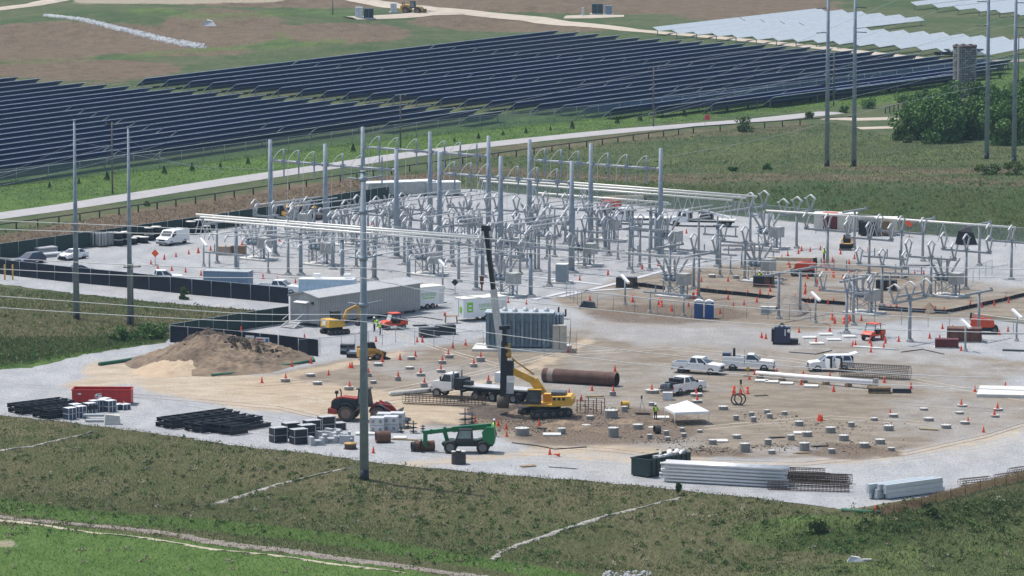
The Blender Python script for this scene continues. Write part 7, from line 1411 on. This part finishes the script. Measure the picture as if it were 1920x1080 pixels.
# ------------------------------------------------------------------ last small pieces
for i, (x, y) in enumerate([(1417, 417), (1443, 420)]): board(['white board on the bank fence above the upper right breaker', 'pale square board beside it on the bank fence, right one'][i], x, y - 13, 1.75, [1.0, 1.6][i], [.7, .95][i], -40, [(0, 0, .6, .08, txt)])
for i, (x, y) in enumerate([(652, 664), (664, 670)]):
    o = thing('equipment_rack', ['dark stacked rack left of the yellow skid steer', 'low dark rack just left of the skid steer bucket'][i], 'rack', at(x, y), R(-8))
    for k in range(3 - i): MB().box((0, 0, .2 + k * .42), (1.6, 1.2, .26)).build('tray', [blackst, galv_d][k % 2], o)
    for a in (-.75, .75): MB().box((a, 0, .6), (.08, 1.2, 1.2)).build('side_frame', black, o)
o = thing('air_handler', 'pale box unit with grilles beside the grey brown spoil heap', 'box unit', at(1441, 590), R(-14)); MB().box((0, 0, .55), (1.9, .8, 1.0)).build('body', offwhite, o); MB().box((-.3, -.41, .6), (1.1, .03, .7)).build('grille', galv_d, o); MB().box((1.05, .1, .5), (.4, .7, .9)).build('side_case', black, o)
o = thing('work_table', 'timber work table in front of the cargo trailer emblem', 'table', at(846, 606), R(8)); MB().box((0, 0, .95), (1.9, .9, .07)).build('table_top', wood, o)
for a in (-.75, .75):
    for b_ in (-.35, .35): MB().bar((a, b_, 0), (a * .9, b_ * .8, .92), .07).build('leg', wood, o)
MB().lathe([(.16, 1.0), (.13, 1.4)], 10, (-.8, 0, 0)).build('jug', rorange, o)
def barrel():
    o = thing('warning_drum', 'x', 'drum', (0, 0, 0), 0, 'orange warning drums'); MB().lathe([(.3, 0), (.29, .1), (.25, .12), (.22, .95), (.1, 1.0)], 14).build('drum_body', orange, o); MB().lathe([(.247, .45), (.238, .6)], 14).build('band', offwhite, o); return o
KDR = Kind(barrel)
for x, y in [(1240, 575), (1238, 570), (1582, 607), (1590, 606), (1600, 607), (1307, 553), (1300, 560), (1186, 565), (1545, 500), (1478, 496), (1562, 520), (1376, 737), (1401, 738), (1560, 600)]: auto('drum', KDR(at(x, y, .02), 0, None, .8), 'orange warning drum', x, y - 7)
for i, (x, y, L, a) in enumerate([(1560, 508, 4.5, -20), (1640, 520, 5, -25), (1425, 528, 4, 15), (1355, 470, 5, -15), (1700, 500, 4, -20), (1350, 462, 5, -20), (1180, 537, 3.5, 30)]):
    o = thing('steel_offcuts', 'x', 'steel offcuts', at(x, y), R(a), 'loose steel lying between the breakers'); r_ = random.Random(i)
    for k in range(5): MB().bar((0, k * .28, .12), (L * r_.uniform(.6, 1), k * .28 + r_.uniform(-.3, .3), .12 + r_.uniform(0, .15)), .14).build('bar', [galv, rust, blackst][k % 3], o)
    auto('offcut', o, 'loose pile of steel bars', x, y)
for i, (x, y) in enumerate([(1662, 545), (1432, 538), (1175, 540)]):
    o = thing('equipment_crate', ['dark equipment crate behind the near right breaker', 'dark equipment crate at the foot of the middle right breaker', 'dark cabinet lying left of the near breaker'][i], 'crate', at(x, y), R(-15)); MB().box((0, 0, .8), (2.6, 1.4, 1.3)).build('body', blackst, o); MB().box((0, 0, .08), (2.8, 1.5, .14)).build('skid_base', wood, o); MB().box((.6, -.71, .9), (.8, .03, .8)).build('panel', rust, o)

# rubble turned up by the digging
RB = [mat('dark_rubble', (.06, .048, .038), 1, 0, .4, 2), mat('brown_rubble', (.17, .125, .09), 1, 0, .4, 2), mat('pale_rubble', (.36, .33, .29), 1, 0, .3, 2)]
ZONES = [(1000, 788, 110, 15, 620), (1010, 806, 90, 8, 260), (950, 772, 60, 6, 260), (1190, 795, 110, 16, 380), (1330, 845, 80, 9, 320), (1250, 826, 60, 8, 200), (1450, 838, 60, 7, 160), (1560, 800, 120, 16, 200), (1600, 838, 90, 10, 160), (1100, 770, 60, 10, 200), (1440, 782, 60, 10, 140)]
for mi, m_ in enumerate(RB):
    mb = MB(); r_ = random.Random(20 + mi)
    for x, y, rx, ry, n_ in ZONES:
        for k in range(n_ // (2, 3, 7)[mi]):
            p = at(x + r_.gauss(0, .5) * rx, y + r_.gauss(0, .5) * ry, .02); s_ = r_.uniform(.04, .13) * (1.8 if r_.random() < .08 else 1); mb.box((p.x, p.y, .02 + s_ * .22), (s_ * r_.uniform(1, 2.2), s_, s_ * .6), r_.uniform(0, 3), r_.uniform(.4, .8))
    tag(mb.build('rubble', m_), ['dark clods strewn over the dug ground', 'brown clods strewn over the dug ground', 'pale stones strewn over the dug ground'][mi], 'rubble', None, 'stuff')

# weeds and taller clumps in the grass
def weeds(label, zones, m, seed):
    r_ = np.random.default_rng(seed); C = []; S_ = []; T_ = []
    for x0, y0, x1, y1, n_ in zones:
        for k in range(n_):
            p = g(r_.uniform(x0, x1), r_.uniform(y0, y1)); h = r_.uniform(.15, .55); w_ = r_.uniform(.12, .75); q = int(14 + 40 * w_)
            if in_poly(np.array([p.x]), np.array([p.y]), Yw)[0]: continue
            t = r_.uniform(0, 1); z = r_.uniform(.03, 1, q) * h; rr = w_ * np.sqrt(r_.uniform(0, 1, q)) * (1.1 - z / h * .7); a = r_.uniform(0, 6.28, q); C.append(np.stack([p.x + rr * np.cos(a), p.y + rr * np.sin(a), p.z + z], 1)); S_.append(r_.uniform(.05, .12, q)); T_.append(np.clip(t * .6 + r_.uniform(0, .5, q), 0, 1))
    me = leaf_cloud(np.concatenate(C), np.concatenate(S_), np.concatenate(T_)); me.materials.append(m); o = bpy.data.objects.new('weeds', me); col.objects.link(o); tag(o, label, 'weeds', None, 'stuff')
weeds('green weed clumps through the foreground grass', [(0, 800, 700, 960, 120), (0, 880, 1000, 1010, 170), (700, 900, 1500, 1070, 190), (1300, 960, 1920, 1080, 130), (1600, 940, 1920, 1000, 140), (200, 800, 1500, 950, 60)], lf2, 5)
weeds('dark weed clumps through the foreground and left field', [(0, 900, 1000, 1010, 55), (800, 980, 1400, 1075, 50), (1500, 960, 1900, 1040, 60), (0, 640, 310, 685, 90), (0, 550, 500, 620, 80), (1250, 345, 1900, 440, 170), (900, 290, 1900, 345, 90)], lf, 6)
weeds('pale seed heads dotted over the foreground grass', [(0, 830, 1900, 1075, 190), (0, 560, 500, 640, 40)], leafmat('pale_seed_heads', (.20, .18, .10), (.30, .27, .17), (.42, .40, .30)), 7)

# striped barrier tape sagging between cones, hoses and rope on the ground
tp = mat('barrier_tape', (.72, .42, .38), .6, 0, .3, 6)
for i, P in enumerate([[(680, 668), (740, 660), (800, 657), (850, 656)], [(1230, 520), (1310, 527), (1390, 531), (1470, 536)], [(1500, 552), (1580, 560), (1660, 570), (1720, 578)], [(1440, 500), (1520, 508), (1600, 514)], [(380, 505), (460, 510), (540, 516)]]):
    W = [at(x, y, .75 if k in (0, len(P) - 1) else .55) for k, (x, y) in enumerate(P)]; o_ = W[0].copy(); one(MB().path([w_ - o_ for w_ in W], .035, 4), 'barrier_tape', tp, ['red and white tape strung between cones before the transformer', 'red and white tape strung across the middle right breakers', 'red and white tape strung below the near right breaker', 'red and white tape strung above the red boom lift', 'red and white tape strung in the left yard'][i], 'tape', o_)
hz_ = mat('black_hose', (.02, .02, .022), .7)
for i, P in enumerate([[(700, 590), (740, 598), (790, 594), (830, 600)], [(1480, 660), (1530, 664), (1560, 657)], [(1690, 660), (1730, 655), (1770, 664)], [(960, 830), (1010, 836), (1040, 842), (1100, 838)]]):
    W = [at(x, y, .07) for x, y in P]; o_ = W[0].copy(); one(MB().path([w_ - o_ for w_ in W], .06, 5), 'ground_hose', hz_, ['dark hose on the ground by the orange cart near the building', 'dark hose on the ground right of the black generator box', 'dark hose on the ground left of the red skid', 'dark hose on the ground behind the two front cones'][i], 'hose', o_)
# ------------------------------------------------------------------ labels that depend on neighbours, and the air
resolve()
hz = MB(); hz.box((0, 1400, 78), (1300, 3000, 200)); hb = hz.build('haze', bpy.data.materials.new('haze_air')); tag(hb, None, None, None, 'stuff')
hm = hb.data.materials[0]; hm.use_nodes = True; hn = hm.node_tree; hn.nodes.clear()
pv = hn.nodes.new('ShaderNodeVolumePrincipled'); pv.inputs['Color'].default_value = (.55, .78, 1.0, 1); pv.inputs['Density'].default_value = 0.00006; pv.inputs['Anisotropy'].default_value = .2
ho = hn.nodes.new('ShaderNodeOutputMaterial'); hn.links.new(pv.outputs[0], ho.inputs['Volume'])
